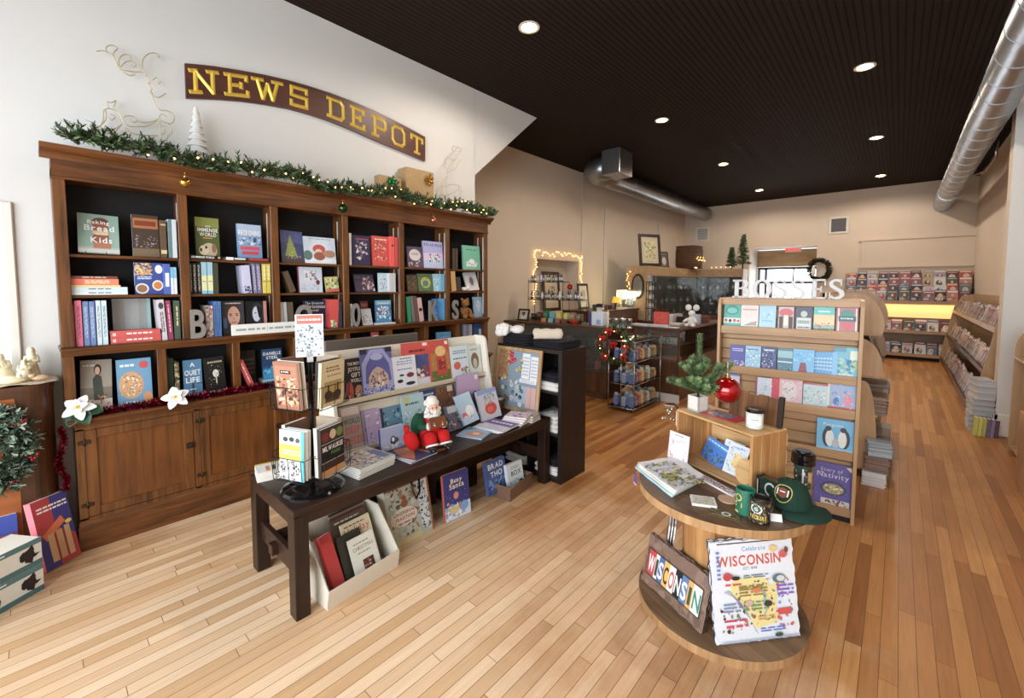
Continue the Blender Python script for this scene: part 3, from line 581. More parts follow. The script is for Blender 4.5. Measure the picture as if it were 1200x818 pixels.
F(548,562,320,Z2,(222,218,216),[('e',.5,.5,.3,.34,(196,200,206)),('e',.5,.5,.16,.24,(90,96,110)),('s',10,.2,.2,.6,.6,.06,[(206,120,100),(236,236,236)],5)],'white picture book with a grey animal face, far right bay',lean=.3,ry=-.05)
F(556,566,348,Z3,(150,186,214),[('e',.5,.55,.25,.3,(206,220,232)),('s',8,.3,.3,.4,.4,.08,[(90,130,170)],5)],'pale blue picture book beside the teddy bear',lean=.08)
GC='books in the low cubbies'
F(92,130,424,Z4+.013,(128,118,104),[('r',0,.45,1,.55,(160,150,136)),('r',0,0,1,.22,(206,200,190)),('p',[(.42,.2),(.38,.62),(.5,.72),(.66,.66),(.74,.2)],(70,76,66)),('e',.54,.8,.12,.11,(60,44,36)),('e',.53,.78,.08,.08,(214,170,144)),('s',14,.05,.1,.9,.2,.08,[(206,90,50),(190,170,130),(110,84,60)],5),('l',.06,.86,.4,.06,(226,222,214),1)],'tilted cookbook with a cook in a dark apron, leftmost cubby',lean=.3,ry=.05,x=-4.02,group=GC,T=.018)
F(137,178,421,Z4,(104,158,196),[('e',.4,.45,.36,.29,(206,160,110)),('s',60,.12,.24,.56,.44,.06,[(226,110,70),(236,200,150),(150,90,60),(240,236,224),(206,150,90)],5),('e',.86,.14,.14,.14,(214,150,90)),('e',.78,.86,.13,.08,(206,60,60)),('l',.1,.82,.4,.1,(226,236,240),1),('l',.2,.06,.4,.06,(240,240,230),1)],'blue cookbook with a large round food platter, leftmost cubby',lean=.08,x=-4.04,group=GC,T=.02)
S(196.5,203.5,420,Z4,(40,70,52),'dark green spine in second cubby',x=-4.05,group=GC);S(204.5,210.5,424,Z4,(60,54,44),'black and cream spine beside the dark green spine, second cubby',[('s',14,.05,.1,.9,.8,.1,[(206,196,150),(120,110,80)],4)],x=-4.05,group=GC)
Hs(213,262,Z4,.022,(196,190,178),'cream flat book with black cover under two standing novels, second cubby',x=-4.02,group=GC)
F(215,237,422,Z4+.0225,(74,128,170),[('t','A',.5,.8,.12,WHT),('t','QUIET',.5,.55,.15,WHT,'c',.85),('t','LIFE',.5,.33,.15,WHT,'c',.75),('r',.45,.02,.1,.3,(40,60,80)),('r',0,.52,.3,.02,(40,60,80)),('r',.7,.28,.3,.02,(30,50,70)),('l',.3,.1,.4,.06,WHT,1)],'blue novel with white block title, second cubby',x=-4.06,lean=.06,group=GC,spine=(30,44,56))
F(241,265,419,Z4+.0225,(28,28,28),[('e',.55,.5,.15,.12,(226,222,206)),('s',24,.2,.1,.7,.8,.05,[(206,196,160),(120,110,84),(80,76,60)],8),('l',.2,.8,.7,.1,(190,180,140),1),('r',.52,.2,.06,.3,(200,196,180))],'black novel with white splash motif, second cubby',x=-4.06,lean=.06,ry=-.05,group=GC)
F(283,300,411,Z4,(60,52,48),[('l',.1,.3,.8,.5,(110,96,84),4)],'dark brown book at back of third cubby',x=-4.16,lean=.05,group=GC)
S(292,299,420,Z4,(190,52,50),'red book leaning sideways in third cubby',[('l',.1,.3,.7,.4,(240,200,190),1)],x=-4.01,W=.12,tilt=.35,group=GC)
Hs(306,331,Z4,.05,(150,206,222),'pale blue thick flat book in third cubby',[('l',.1,.2,.8,.6,(60,110,140),2)],x=-4.03,group=GC)
F(308,331,409,Z4+.051,(32,70,110),[('t','DANIELLE',.5,.8,.1,WHT,'c',.9),('t','STEEL',.5,.66,.1,WHT,'c',.6),('r',0,0,1,.35,(40,140,190)),('s',14,0,.2,1,.2,.15,[(90,190,220),(30,100,150)],5)],'dark blue novel with a turquoise wave, third cubby',x=-4.07,lean=.06,group=GC)
F(437,445,389,Z4+.02,(190,70,50),[('r',.1,.5,.8,.4,(226,222,216)),('r',.1,.1,.8,.15,(150,40,30))],'small white and red book peeking over the white rack, in cubby',x=-4.04,lean=.05,group=GC)
F(470,486,398,Z4,(96,104,104),[('l',.1,.3,.8,.5,(150,160,160),3)],'grey book in the sixth cubby',x=-4.08,group=GC)
F(513,530,389,Z4,(84,160,206),[('s',12,.1,.1,.8,.8,.12,[(130,196,226),(60,130,180)],5)],'sky blue book leaning in the seventh cubby',x=-4.04,lean=.12,ry=.04,group=GC)
for i,u in enumerate((543,546.5,550)):S(u,u+3.3,380,Z4,((150,156,170),(120,130,150),(176,170,176))[i],('left of three silver spines in far right cubby','middle of three silver spines in far right cubby','right of three silver spines in far right cubby')[i],group=GC)
F(556,566,379,Z4,(44,84,140),[('r',.6,.6,.3,.2,(220,226,232)),('s',10,.1,.1,.8,.5,.12,[(90,140,190),(30,60,100)],5)],'dark blue book in far right cubby',lean=.06,group=GC)
def textmesh(txt,h,depth,bold=.03,bev=0.0):
 cu=bpy.data.curves.new('letter_outline','FONT');cu.body=txt;cu.size=h/.7;cu.extrude=depth/2;cu.offset=bold*h;cu.resolution_u=6;cu.bevel_depth=bev
 ob=bpy.data.objects.new('letter_outline',cu);COL.objects.link(ob);dg=bpy.context.evaluated_depsgraph_get();e=ob.evaluated_get(dg);me=e.to_mesh()
 vs=[v.co.copy()for v in me.vertices];fs=[tuple(p.vertices)for p in me.polygons];e.to_mesh_clear();bpy.data.objects.remove(ob);bpy.data.curves.remove(cu)
 x0=min(v.x for v in vs);y0=min(v.y for v in vs);return[(v.x-x0,-v.z,v.y-y0)for v in vs],fs,max(v.x for v in vs)-x0
M['pewter']=flat('pewter_grey',(150,146,140),.5,.4,noise=.15)
for ch,u0,u1,vt,nm in(('B',223,241,364,'second bay'),('O',347,366,359,'third bay, behind the sign card'),('O',413,422,357,'fourth bay'),('K',503,513,353,'fifth bay'),('S',530.5,537,353,'far right bay')):
 a,b=onx(u0,385,-4.0),onx(u1,385,-4.0);t=onx(u0,vt,-4.0).z
 vs,fs,w=textmesh(ch,t-ZL-.002,.03);s=(b.y-a.y)/w
 k=MB();k.add([(x*s,y,z)for x,y,z in vs],fs);o=k.obj('letter_block','pewter');o.location=(-4.0,a.y,ZL+.001);o.rotation_euler=(0,0,PI/2)
 tag(o,'grey standing letter '+ch+' on the bookcase ledge, '+nm,'letter','grey letters along the bookcase')
a,b=onx(271,390,-3.985),onx(354,378,-3.985);t0=onx(271,394,-3.985).z-onx(271,394,-3.985).z+ZL+.001
k=MB((232,232,226));Lp=b.y-a.y;k.box((0,0,0),(Lp,.014,.088),(232,232,226),.002);k.art((.03,0,0),(1,0,0),(0,0,1),Lp-.06,.088,[('l',0,.3,.44,.4,(150,164,164),1),('r',.47,.25,.006,.5,(150,164,164)),('l',.5,.3,.48,.4,(150,164,164),1)])
o=k.obj('sign_plaque','print');o.location=(a.x+.013,a.y,ZL+.001);o.rotation_euler=(0,0,PI/2);tag(o,'long white sign plaque leaning on the bookcase ledge','sign')
M['plushw']=flat('white_plush',(226,224,220),.95,noise=.12,scale=60,bump=.5);M['plushb']=flat('golden_plush',(140,96,52),.95,noise=.25,scale=60,bump=.5)
p=onx(546,371,-4.03);b=thing('teddy_bear','golden brown teddy bear sitting on the ledge beside the grey S','teddy bear',(-4.06,p.y,ZL+.002))
k=MB();k.ball((0,0,.075),(.055,.06,.075));k.ball((.02,0,.19),(.05,.055,.05));k.ball((.065,0,.18),(.025,.025,.02));k.obj('body','plushb',b)
for s in(-1,1):
 k=MB();k.ball((.01,s*.045,.235),(.012,.02,.02));k.obj('ear','plushb',b)
 k=MB();k.tube([(.0,s*.045,.12),(.03,s*.075,.09),(.06,s*.06,.06)],[.02,.02,.018]);k.ball((.06,s*.06,.06),.019);k.obj('arm','plushb',b)
 k=MB();k.tube([(.02,s*.035,.03),(.09,s*.055,.026)],[.028,.024]);k.ball((.095,s*.056,.028),(.02,.024,.028));k.obj('leg','plushb',b)
 k=MB(BLK);k.ball((.064,s*.02,.2),.006);k.obj('eye','black',b)
k=MB();k.ball((.088,0,.188),(.007,.01,.007));k.obj('nose','black',b)
p=onx(546,338,-4.04);b=thing('plush_animal','small white plush animal lying beside white picture book, far right bay','plush toy',(-4.07,p.y,ZS1+.002))
k=MB();k.ball((0,0,.026),(.04,.055,.026));k.ball((.02,.045,.042),(.026,.026,.024));k.obj('body','plushw',b)
for s in(-1,1):
 k=MB();k.ball((.01+s*.018,.05,.065),(.008,.006,.016));k.obj('ear','plushw',b)
M['leaf']=printed('evergreen_needles',.7,.2);M['tinsel']=flat('maroon_tinsel',(120,14,40),.22,.75,noise=.5,scale=90)
M['gold']=flat('gold_ball',(196,150,70),.18,.9);M['greenball']=flat('green_ball',(52,84,40),.15,.85);M['copper']=flat('copper_ball',(196,120,90),.2,.85)
M['goldwire']=flat('pale_gold_wire',(196,182,146),.4,.4);M['fairy']=emit('fairy_light',(255,190,110),12)
GREENS=[(52,76,46),(68,96,56),(86,110,66),(42,62,42),(104,124,80)]
def rdir(R):
 while 1:
  v=Vector((R.uniform(-1,1),R.uniform(-1,1),R.uniform(-1,1)))
  if.1<v.length<1:return v.normalized()
def sprig(k,p,d,L,r,n,cols,R,w=.0035):
 d=d.normalized();u=d.orthogonal().normalized();v=d.cross(u);p=Vector(p)
 k.bar(p,p+d*L,.003,col=(70,52,34))
 for i in range(n):
  t=(i+.5)/n;a=R.uniform(0,2*PI);o=(u*math.cos(a)+v*math.sin(a));q=p+d*(L*t);e=q+o*r*R.uniform(.7,1.1)+d*r*.75
  s=d.cross(o)*w;k.add([q-s,q+s,e+s*.4,e-s*.4],[(0,1,2,3)],R.choice(cols))
ZK=ZT+.2;XK=XF+.03
R=random.Random(3)
g=thing('pine_garland','green pine garland with warm fairy lights lying along the bookcase top','garland',(XK,(BY0+BY1)/2,ZK),group=None)
def gpath(y):
 t=(y-BY0)/(BY1-BY0);sag=.022*math.sin(t*23)+.012*math.sin(t*51+1)
 dr=max(0,math.sin((t-.33)*PI/.3))if.33<t<.63 else 0
 return Vector((.035+.012*math.sin(t*40)-.0*dr+.035*dr,y-(BY0+BY1)/2,.05+sag-.02*dr))
k=MB()
for i in range(900):
 y=BY0+.08+(BY1-BY0-.06)*R.random();d=rdir(R);d.z=abs(d.z)*.8-.05;d.x*=.7
 big=R.random()<.25
 sprig(k,gpath(y)+Vector((R.uniform(-.03,.02),0,R.uniform(-.03,.015))),d+Vector((0,R.uniform(-.8,.8),0)),R.uniform(.06,.10)if not big else R.uniform(.1,.14),.026,17,GREENS,R,.006)
k.tube([gpath(BY0+.08+(BY1-BY0-.06)*i/80)for i in range(81)],.014,6,(56,58,36));
for v in range(len(k.v)):
 x,y,z=k.v[v]
 if z<.004 and x<.045:k.v[v]=(x,y,.004)
k.obj('foliage','leaf',g)
k=MB()
k.tube([(.02,BY0+.12-(BY0+BY1)/2,.03),(.02,BY0+.09-(BY0+BY1)/2,.07),(.02,BY0+.06-(BY0+BY1)/2,.11),(.02,BY0+.03-(BY0+BY1)/2,.115)],[.009,.008,.006,.003],6,(84,72,66));k.obj('stem_end','print',g)
bm_=MB();bm_.ball((0,0,0),.0065,8,5);bmesh_=bm_.mesh('bulb','fairy')
def bulb(parent,p,name='bulb',me=None):
 o=bpy.data.objects.new(name,me or bmesh_);COL.objects.link(o);o.parent=parent;o.location=p;return o
for i in range(52):
 t=(i+.5)/52;t=t**.72;y=BY0+.35+(BY1-BY0-.45)*t;bulb(g,gpath(y)+Vector((R.uniform(.0,.05),R.uniform(-.02,.02),R.uniform(-.04,.06))))
def ornament(u,v,r,mat,lab,x):
 p=onx(u,v,x);o=thing('ornament_ball',lab,'ornament',(p.x,p.y,p.z-r),group='ball ornaments hanging from the garland')
 k=MB();k.ball((0,0,r),r,20,14);k.obj('ball',mat,o);k=MB();k.lathe([(.008,2*r-.003),(.008,2*r+.01),(.004,2*r+.011)],10);k.obj('cap','gold',o)
 k=MB();k.tube([(0,0,2*r+.01),(-.004,0,2*r+.045),(-.03,0,ZK-p.z+r+.02)],.0015,5);k.obj('hanging_loop','gold',o)
ornament(217,214,.037,'gold','small gold ball ornament hanging from garland above the first post',XF+.105)
ornament(402,244,.041,'greenball','green ball ornament hanging from garland above middle bay',XF+.11)
ornament(508,258,.034,'copper','copper ball ornament hanging from garland toward right end',XF+.105)
def wires(name,lab,curves,fx,fy,xpl,r):
 pts=[[onx(fx(a),fy(b),xpl)for a,b in c]for c in curves];zmin=min(p.z for c in pts for p in c);ym=sum(p.y for c in pts for p in c)/sum(len(c)for c in pts)
 o=thing(name,lab,'reindeer figure',(xpl,ym,ZK));k=MB();h=MB()
 for i,c in enumerate(pts):
  q=[Vector((0,p.y-ym,max(p.z-ZK,.004)))for p in c];s=[]
  for j in range(len(q)-1):
   a,b,cc,d=q[max(j-1,0)],q[j],q[j+1],q[min(j+2,len(q)-1)]
   for t in(0,.25,.5,.75):
    s.append(.5*((2*b)+(cc-a)*t+(2*a-5*b+4*cc-d)*t*t+(3*b-a-3*cc+d)*t**3))
  s.append(q[-1]);(h if i<6 else k).tube(s,r,5)
 k.obj('body_wire','goldwire',o);h.obj('antler_wire','goldwire',o)
 k=MB();k.box((-.05,-.16,0),(.03,.16,.004));k.obj('base_plate','goldwire',o)
CV=[[(470,300),(450,280),(380,275),(310,260),(280,200),(240,160),(200,150),(168,155)],[(305,250),(305,200),(330,175),(365,178),(375,205)],[(310,255),(340,220),(380,212),(405,232),(395,248),(378,238)],[(232,165),(228,130),(260,118),(295,135),(270,165),(275,200)],[(330,280),(370,300),(400,292)],[(470,300),(445,260),(448,200),(490,165),(535,170),(545,190),(530,185)],[(470,300),(490,340),(480,350),(500,380),(490,400),(520,425),(545,430),(585,405)],[(500,330),(530,312),(550,335),(540,350)],[(500,400),(520,470),(550,505),(600,512),(635,545),(620,585),(580,580),(545,555),(560,530),(590,545)],[(530,570),(480,600),(420,605),(360,600),(325,565),(310,530),(270,500),(215,505),(210,560),(190,600),(140,630),(130,690)],[(330,550),(350,540),(390,545),(410,570),(390,580),(370,565)],[(240,490),(235,455),(260,462),(285,450),(270,490)],[(225,510),(220,570),(150,640),(140,700)],[(300,600),(280,620),(210,620),(160,650),(150,720)],[(175,720),(210,650),(270,645),(320,590)],[(545,570),(555,640),(560,700),(575,760)],[(600,590),(620,640),(590,680),(600,760)],[(340,610),(400,650),(540,660)],[(395,560),(440,580),(500,575),(540,560)],[(250,530),(280,545),(260,565),(240,550)],[(545,600),(575,610),(570,650),(548,640)]]
wires('wire_reindeer','large pale gold wire reindeer on bookcase top, left of the wooden sign',CV,lambda a:80+a/5.11,lambda b:30+b/5.11,-4.19,.0038)
CV2=[[(100,430),(130,400),(150,380)],[(125,375),(160,380),(155,410),(140,420)],[(105,425),(85,440),(95,460)],[(130,400),(120,385),(128,370)],[(150,400),(165,395),(168,380)],[(110,430),(125,440),(150,430)],[(60,650),(50,580),(90,560),(100,490),(80,470),(100,430)],[(100,500),(140,480),(150,450),(165,440)],[(120,640),(90,570),(150,560),(165,600),(140,650)],[(60,600),(90,610),(120,600),(150,580)],[(75,650),(80,600),(70,560),(95,520)],[(150,560),(160,620),(155,660)],[(105,470),(120,450),(135,440)]]
wires('wire_reindeer','small gold wire reindeer on bookcase top, right of the kraft gift boxes',CV2,lambda a:500+a/4.09,lambda b:80+b/4.09,-4.15,.003)
p=onx(240,178,-4.13);tp=onx(227,125,-4.13);o=thing('wooden_tree','white tiered tree figure on bookcase top below the wooden sign','tree figure',(-4.13,onx(231,160,-4.13).y,ZK))
k=MB();H=tp.z-ZK;pr=[]
NT=9
for i in range(NT):
 r0=.085*(1-i/NT)+.014;z0=.05+(H-.05)*i/NT;z1=.05+(H-.05)*(i+1)/NT
 pr+=[(r0,z0),(r0*.98,z0+.006),(max(.004,r0*.5),z1)]
k.lathe([(.02,.02)]+pr+[(0,H)],26);k.obj('tiers','white_metal',o);k=MB();k.lathe([(.04,0),(.04,.012),(.015,.02),(.015,.06)],18);k.obj('stand','white_metal',o)
M['kraft']=flat('kraft_gold_paper',(176,146,104),.45,.15,noise=.25,scale=25)
def gift(u0,u1,vt,x,dep,lab,bow,bowm,by,bz):
 a,b=onx(u0,190,x),onx(u1,190,x);h=onx(u0,vt,x).z-ZK;o=thing('gift_box',lab,'gift',(x,(a.y+b.y)/2,ZK),group='gift boxes on the bookcase top');w=(b.y-a.y)/2
 k=MB();k.box((-dep,-w,0),(0,w,h),bev=.004);k.obj('wrapped_box','kraft',o)
 k=MB();
 for i in range(14):
  t=i*2.4;d=Vector((.4,math.cos(t),math.sin(t)))*(.034+.016*(i%3));c=Vector((.001,by*w,bz*h));k.tube([c,c+d*.8+Vector((.012,0,0)),c+d,c+d*.5],[.006,.012,.009,.004],6)
 k.obj('bow',bowm,o)
gift(476,508,195,-4.06,.17,'large kraft gift box with gold bow on bookcase top',1,'gold',.55,.78)
gift(444,470,204,-4.05,.1,'small kraft gift box with green bow on bookcase top',1,flat('green_foil',(30,120,70),.2,.6),0,.8)
TOPC=[(65,90),(180,101),(300,120),(410,140),(520,165),(610,191),(700,220),(800,258),(900,300),(1010,355),(1120,415)];BOTC=[(66,243),(180,247),(300,255),(410,270),(520,290),(610,315),(700,345),(800,385),(900,430),(1010,475),(1117,520)]
XS=XA+.03
T_=[onx(200+a/3.75,50+b/3.75,XS)for a,b in TOPC];B_=[onx(200+a/3.75,50+b/3.75,XS)for a,b in BOTC]
def interp(pts,y):
 for a,b in zip(pts,pts[1:]):
  if y<=b.y or b is pts[-1]:
   return a.z+(b.z-a.z)*(y-a.y)/(b.y-a.y)
y0s,y1s=(T_[0].y+B_[0].y)/2,(T_[-1].y+B_[-1].y)/2;zm=interp(B_,(y0s+y1s)/2)
sg=thing('shop_sign','arched brown wooden shop sign with gold carved letters on white wall','sign',(XA,(y0s+y1s)/2,zm))
M['signw']=wood('sign_board',(66,38,30),(96,58,46),'y',.5,.45);M['goldleaf']=flat('gold_leaf',(232,196,84),.35,.35,noise=.15)
k=MB();n=24;ou=[]
for i in range(n+1):y=y0s+(y1s-y0s)*i/n;ou.append((y-(y0s+y1s)/2,interp(T_,y)-zm))
for i in range(n,-1,-1):y=y0s+(y1s-y0s)*i/n;ou.append((y-(y0s+y1s)/2,interp(B_,y)-zm))
k.prism(ou,'x',.004,.03);k.obj('board','signw',sg)
SL={'N':[(.2,0,.2,1),(.8,0,.8,1),(.2,1,.8,0),(.03,0,.37,0),(.03,1,.24,1),(.63,1,.97,1)],'E':[(.22,0,.22,1),(.05,1,.9,1),(.05,0,.95,0),(.22,.5,.68,.5),(.9,1,.9,.8),(.95,0,.95,.2),(.68,.6,.68,.4)],'W':[(.15,1,.33,0),(.33,0,.5,.8),(.5,.8,.67,0),(.67,0,.85,1),(.0,1,.32,1),(.68,1,1,1)],'S':[(.9,.78,.9,1),(.9,1,.1,1),(.1,1,.1,.55),(.1,.55,.9,.5),(.9,.5,.9,0),(.9,0,.08,0),(.08,0,.08,.22)],'D':[(.2,0,.2,1),(.04,1,.78,1),(.04,0,.78,0),(.78,1,.93,.82),(.93,.82,.93,.18),(.93,.18,.78,0)],'P':[(.22,0,.22,1),(.05,0,.42,0),(.05,1,.82,1),(.82,1,.92,.86),(.92,.86,.92,.6),(.92,.6,.82,.46),(.82,.46,.22,.46)],'O':[(.25,1,.75,1),(.75,1,.92,.8),(.92,.8,.92,.2),(.92,.2,.75,0),(.75,0,.25,0),(.25,0,.08,.2),(.08,.2,.08,.8),(.08,.8,.25,1)],'T':[(.5,0,.5,1),(.06,1,.94,1),(.06,1,.06,.78),(.94,1,.94,.78),(.32,0,.68,0)]}
for ch,c0,c1 in(('N',82,208),('E',235,342),('W',360,488),('S',522,604),('D',686,762),('E',788,852),('P',882,948),('O',970,1030),('T',1054,1108)):
 ya=onx(200+c0/3.75,100,XS).y;yb=onx(200+c1/3.75,100,XS).y
 tl=(c0-65)/1055.;ya=onx(200+c0/3.75,85+60*tl**1.5,XS).y;yb=onx(200+c1/3.75,85+60*tl**1.5,XS).y
 k=MB()
 def mp(x,y):yy=ya+(yb-ya)*x;zt,zb=interp(T_,yy),interp(B_,yy);return Vector((.03,yy-(y0s+y1s)/2,zb+(zt-zb)*(.19+.62*y)-zm))
 for x0,yy0,x1,yy1 in SL[ch]:
  a,b=mp(x0,yy0),mp(x1,yy1);d=(b-a).normalized();w=Vector((0,-d.z,d.y))*.0155;a=a-d*.013;b=b+d*.013;h=Vector((.012,0,0))
  k.add([a-w,a+w,b+w,b-w,a+d*.008+h,b-d*.008+h],[(0,3,5,4),(2,1,4,5),(1,0,4),(3,2,5)])
 k.obj('letter','goldleaf',sg)
R=random.Random(5);o=thing('tinsel_garland','maroon tinsel garland along the cupboard top of the bookcase','garland',(XD+.0,0,ZB))
k=MB();k.tube([(.0,y,.016+.003*math.sin(y*30))for y in[BY0+.05+i*.03 for i in range(110)]],.006,5)
for i in range(7500):
 y=BY0+.04+3.3*R.random();c=Vector((R.uniform(-.008,.008),y,.02));d=rdir(R)*.042;d.z=max(d.z,-.017);s=rdir(R)*.004
 k.add([c-s,c+s,c+d+s*.6,c+d-s*.6],[(0,1,2,3)])
k.obj('tinsel_strands','tinsel',o)
k=MB()
for i in range(800):
 t=R.random();c=Vector((-.01,BY0-.03+.015*math.sin(t*9),-.05-.4*t));d=rdir(R)*.024;s=rdir(R)*.004
 k.add([c-s,c+s,c+d+s*.6,c+d-s*.6],[(0,1,2,3)])
k.obj('hanging_end','tinsel',o)
M['petal']=flat('white_petal',(232,230,226),.6,noise=.06);M['dgreen']=flat('dark_leaf',(32,70,42),.5,noise=.2)
def petal(k,c,d,up,L,w,curl):
 d=d.normalized();s=d.cross(up).normalized();up=s.cross(d);V=[];F=[];n=6
 for i in range(n+1):
  t=i/n;ww=w*math.sin(PI*min(1,(t*.92+.04)))**.8;q=c+d*(L*t)+up*(curl*L*t*t)
  V+=[q-s*ww+up*(ww*.25),q,q+s*ww+up*(ww*.25)]
 for i in range(n):F+=[(3*i,3*i+1,3*i+4,3*i+3),(3*i+1,3*i+2,3*i+5,3*i+4)]
 k.add(V,F,None,True)
def poinsettia(u,v,x,lab,rs,leaves):
 p=onx(u,v,x);o=thing('poinsettia',lab,'flower',(p.x,p.y,p.z),group='white fabric poinsettias');nrm=Vector((.8,-.25,.5)).normalized();e1=nrm.orthogonal().normalized();e2=nrm.cross(e1);k=MB()
 for i in range(5):a=i*2*PI/5+rs;petal(k,Vector((0,0,0)),e1*math.cos(a)+e2*math.sin(a)+nrm*.2,nrm,.085,.028,-.25)
 for i in range(4):a=i*2*PI/4+rs+.6;petal(k,nrm*.008,e1*math.cos(a)+e2*math.sin(a)+nrm*.7,nrm,.055,.02,-.2)
 k.obj('petals','petal',o);k=MB()
 for i in range(7):a=i*.9;k.ball(tuple(nrm*.02+e1*(.008*math.cos(a))+e2*(.008*math.sin(a))),.005,6,4)
 k.obj('flower_centre','goldleaf',o);k=MB()
 for i,a in enumerate(leaves):petal(k,-nrm*.012,e1*math.cos(a)+e2*math.sin(a)-nrm*.05,nrm,.12,.04,-.1)
 if leaves:k.obj('leaf','dgreen',o)
poinsettia(92,478,-3.92,'white poinsettia with green leaves at left end of the tinsel',.3,(3.4,4.2,5.1))
poinsettia(206,466,-3.87,'white poinsettia on the tinsel below the open cubbies',.9,())
M['walnut']=wood('walnut_veneer',(52,28,16),(96,56,32),'z',.6,.3,.4);M['cherry']=wood('cherry_panel',(140,76,36),(180,106,56),'y',.6,.35,.3)
CX,CYR,CZ,CL=-3.92,.052,1.14,1.35
cb=thing('cabinet','dark wooden cabinet with rounded front corner left of the bookcase','cabinet',(XA,CYR-CL/2,0))
def rounded(r,x1,y1,x0,y0,n=10):
 return[(x0,y0),(x1,y0)]+[(x1-r+r*math.cos(a),y1-r+r*math.sin(a))for a in[PI/2*i/n for i in range(n+1)]]+[(x0,y1)]
L_=CL/2
k=MB();k.prism(rounded(.12,-.33-.02+.33-.0 if False else(CX-XA),L_,.006,-L_),'z',.03,CZ-.03,smooth=False);k.obj('carcass','walnut',cb)
k=MB();k.prism(rounded(.125,CX-XA+.012,L_+.006,.006,-L_),'z',CZ-.03,CZ);k.obj('cabinet_top','walnut',cb)
k=MB();k.prism(rounded(.1,CX-XA-.03,L_-.03,.03,-L_),'z',0,.03);k.obj('plinth','black',cb)
k=MB();k.box((CX-XA,-L_+.03,.12),(CX-XA+.006,L_-.16,CZ-.07),bev=.003);k.obj('front_panel','cherry',cb)
M['cream']=flat('cream_cloth',(214,200,176),.85,noise=.08,scale=40,bump=.3)
o=thing('table_runner','cream cloth spread on the dark cabinet under the nativity figures','cloth',(XA+.17,CYR-.3,CZ));k=MB();V=[];Fq=[];nx,ny=8,24
for i in range(nx+1):
 for j in range(ny+1):
  x=-.15+.32*i/nx;y=-.6+.92*j/ny;V.append((x,y+.01*math.sin(i*2),.003+.004*(1+math.sin(j*1.3+i))*(.4+i/nx)))
for i in range(nx):
 for j in range(ny):Fq.append((i*(ny+1)+j,(i+1)*(ny+1)+j,(i+1)*(ny+1)+j+1,i*(ny+1)+j+1))
k.add(V,Fq,None,True);k.obj('cloth','cream',o)
M['ivory']=flat('ivory_porcelain',(232,220,186),.35,noise=.06,coat=.3);M['ivory2']=flat('tan_porcelain',(196,166,134),.4,noise=.12,coat=.2)
def robed(name,lab,u,v,x,hgt,wid,mat,lean=0,kneel=False):
 p=onx(u,v,x);o=thing(name,lab,'figurine',(p.x,p.y,CZ+.012),(0,lean,0),'porcelain nativity figures');k=MB();H=hgt;w=wid
 V=[(w,0),(w*1.02,H*.03),(w*.85,H*.25),(w*.62,H*.5),(w*.66,H*.68),(w*.5,H*.78),(w*.2,H*.83)]
 if kneel:V=[(w*1.2,0),(w*1.25,H*.1),(w*1.0,H*.35),(w*.7,H*.6),(w*.55,H*.76),(w*.2,H*.82)]
 k.lathe(V,18);k.ball((.002,0,H*.9),(H*.085,H*.075,H*.1),14,10);k.lathe([(H*.105,H*.8),(H*.1,H*.92),(H*.06,H*1.0),(0,H*1.02)],14,(-.006,0,0));k.obj('robed_body',mat,o)
 for s in(-1,1):
  k=MB();k.tube([(0,s*w*.55,H*.73),(w*.5,s*w*.75,H*.55),(w*1.0,s*w*.25,H*.6)],[w*.24,w*.26,w*.16],8);k.ball((w*1.05,s*w*.2,H*.61),w*.14,8,6);k.obj('arm',mat,o)
robed('nativity_figurine','tall standing ivory nativity figure on the dark cabinet',38,440,-4.13,.2,.04,'ivory')
robed('nativity_figurine','kneeling ivory nativity figure in front of the tall standing one',29,442,-4.07,.13,.034,'ivory',kneel=True)
robed('nativity_figurine','rounded ivory nativity figure at far left edge of the cabinet',2,446,-4.12,.17,.05,'ivory',kneel=True)
p=onx(14,449,-3.985);o=thing('nativity_figurine','reclining infant figure in low ivory manger on the cabinet cloth','figurine',(p.x,p.y,CZ+.012),(0,0,0),'porcelain nativity figures')
k=MB();k.ball((0,0,.02),(.03,.06,.02),16,8);k.obj('manger','ivory',o);k=MB();k.ball((0,-.01,.036),(.016,.035,.015));k.ball((0,.03,.042),.014);k.obj('infant','ivory',o)
p=onx(47,440,-4.0);o=thing('nativity_figurine','small tan lying animal figure beside the tall ivory figure','figurine',(p.x,p.y,CZ+.012),group='porcelain nativity figures')
k=MB();k.ball((0,0,.018),(.022,.04,.018));k.ball((.012,-.035,.035),(.012,.016,.013));k.tube([(0,-.02,.02),(.01,-.033,.034)],.01,8)
for s in(-1,1):k.tube([(.012,-.036+s*.008,.044),(.008,-.036+s*.016,.05)],[.004,.002],6)
k.obj('animal_body','ivory2',o)
R=random.Random(9);p=onx(-12,528,CX+.03);o=thing('evergreen_wreath','frosted evergreen wreath with red berries hung on the dark cabinet front','wreath',(CX+.03,p.y,p.z))
FR=[(60,84,66),(84,108,88),(120,142,122),(44,64,50),(150,166,150)];k=MB()
for i in range(300):
 a=R.random()*2*PI;q_=R.uniform(.15,1)**.5;c=Vector((R.uniform(0,.035),.13*q_*math.cos(a),.22*q_*math.sin(a)));d=rdir(R)+Vector((.5,math.cos(a)*.7,math.sin(a)*.7));d.x=abs(d.x);sprig(k,c,d,R.uniform(.05,.1),.03,13,FR,R,.008)
k.tube([(.0,.15*math.cos(a),.24*math.sin(a))for a in[2*PI*i/30 for i in range(30)]],.012,6,(64,50,36),closed=True);k.obj('foliage','leaf',o)
M['berry']=flat('red_berry',(140,20,30),.2,coat=.5)
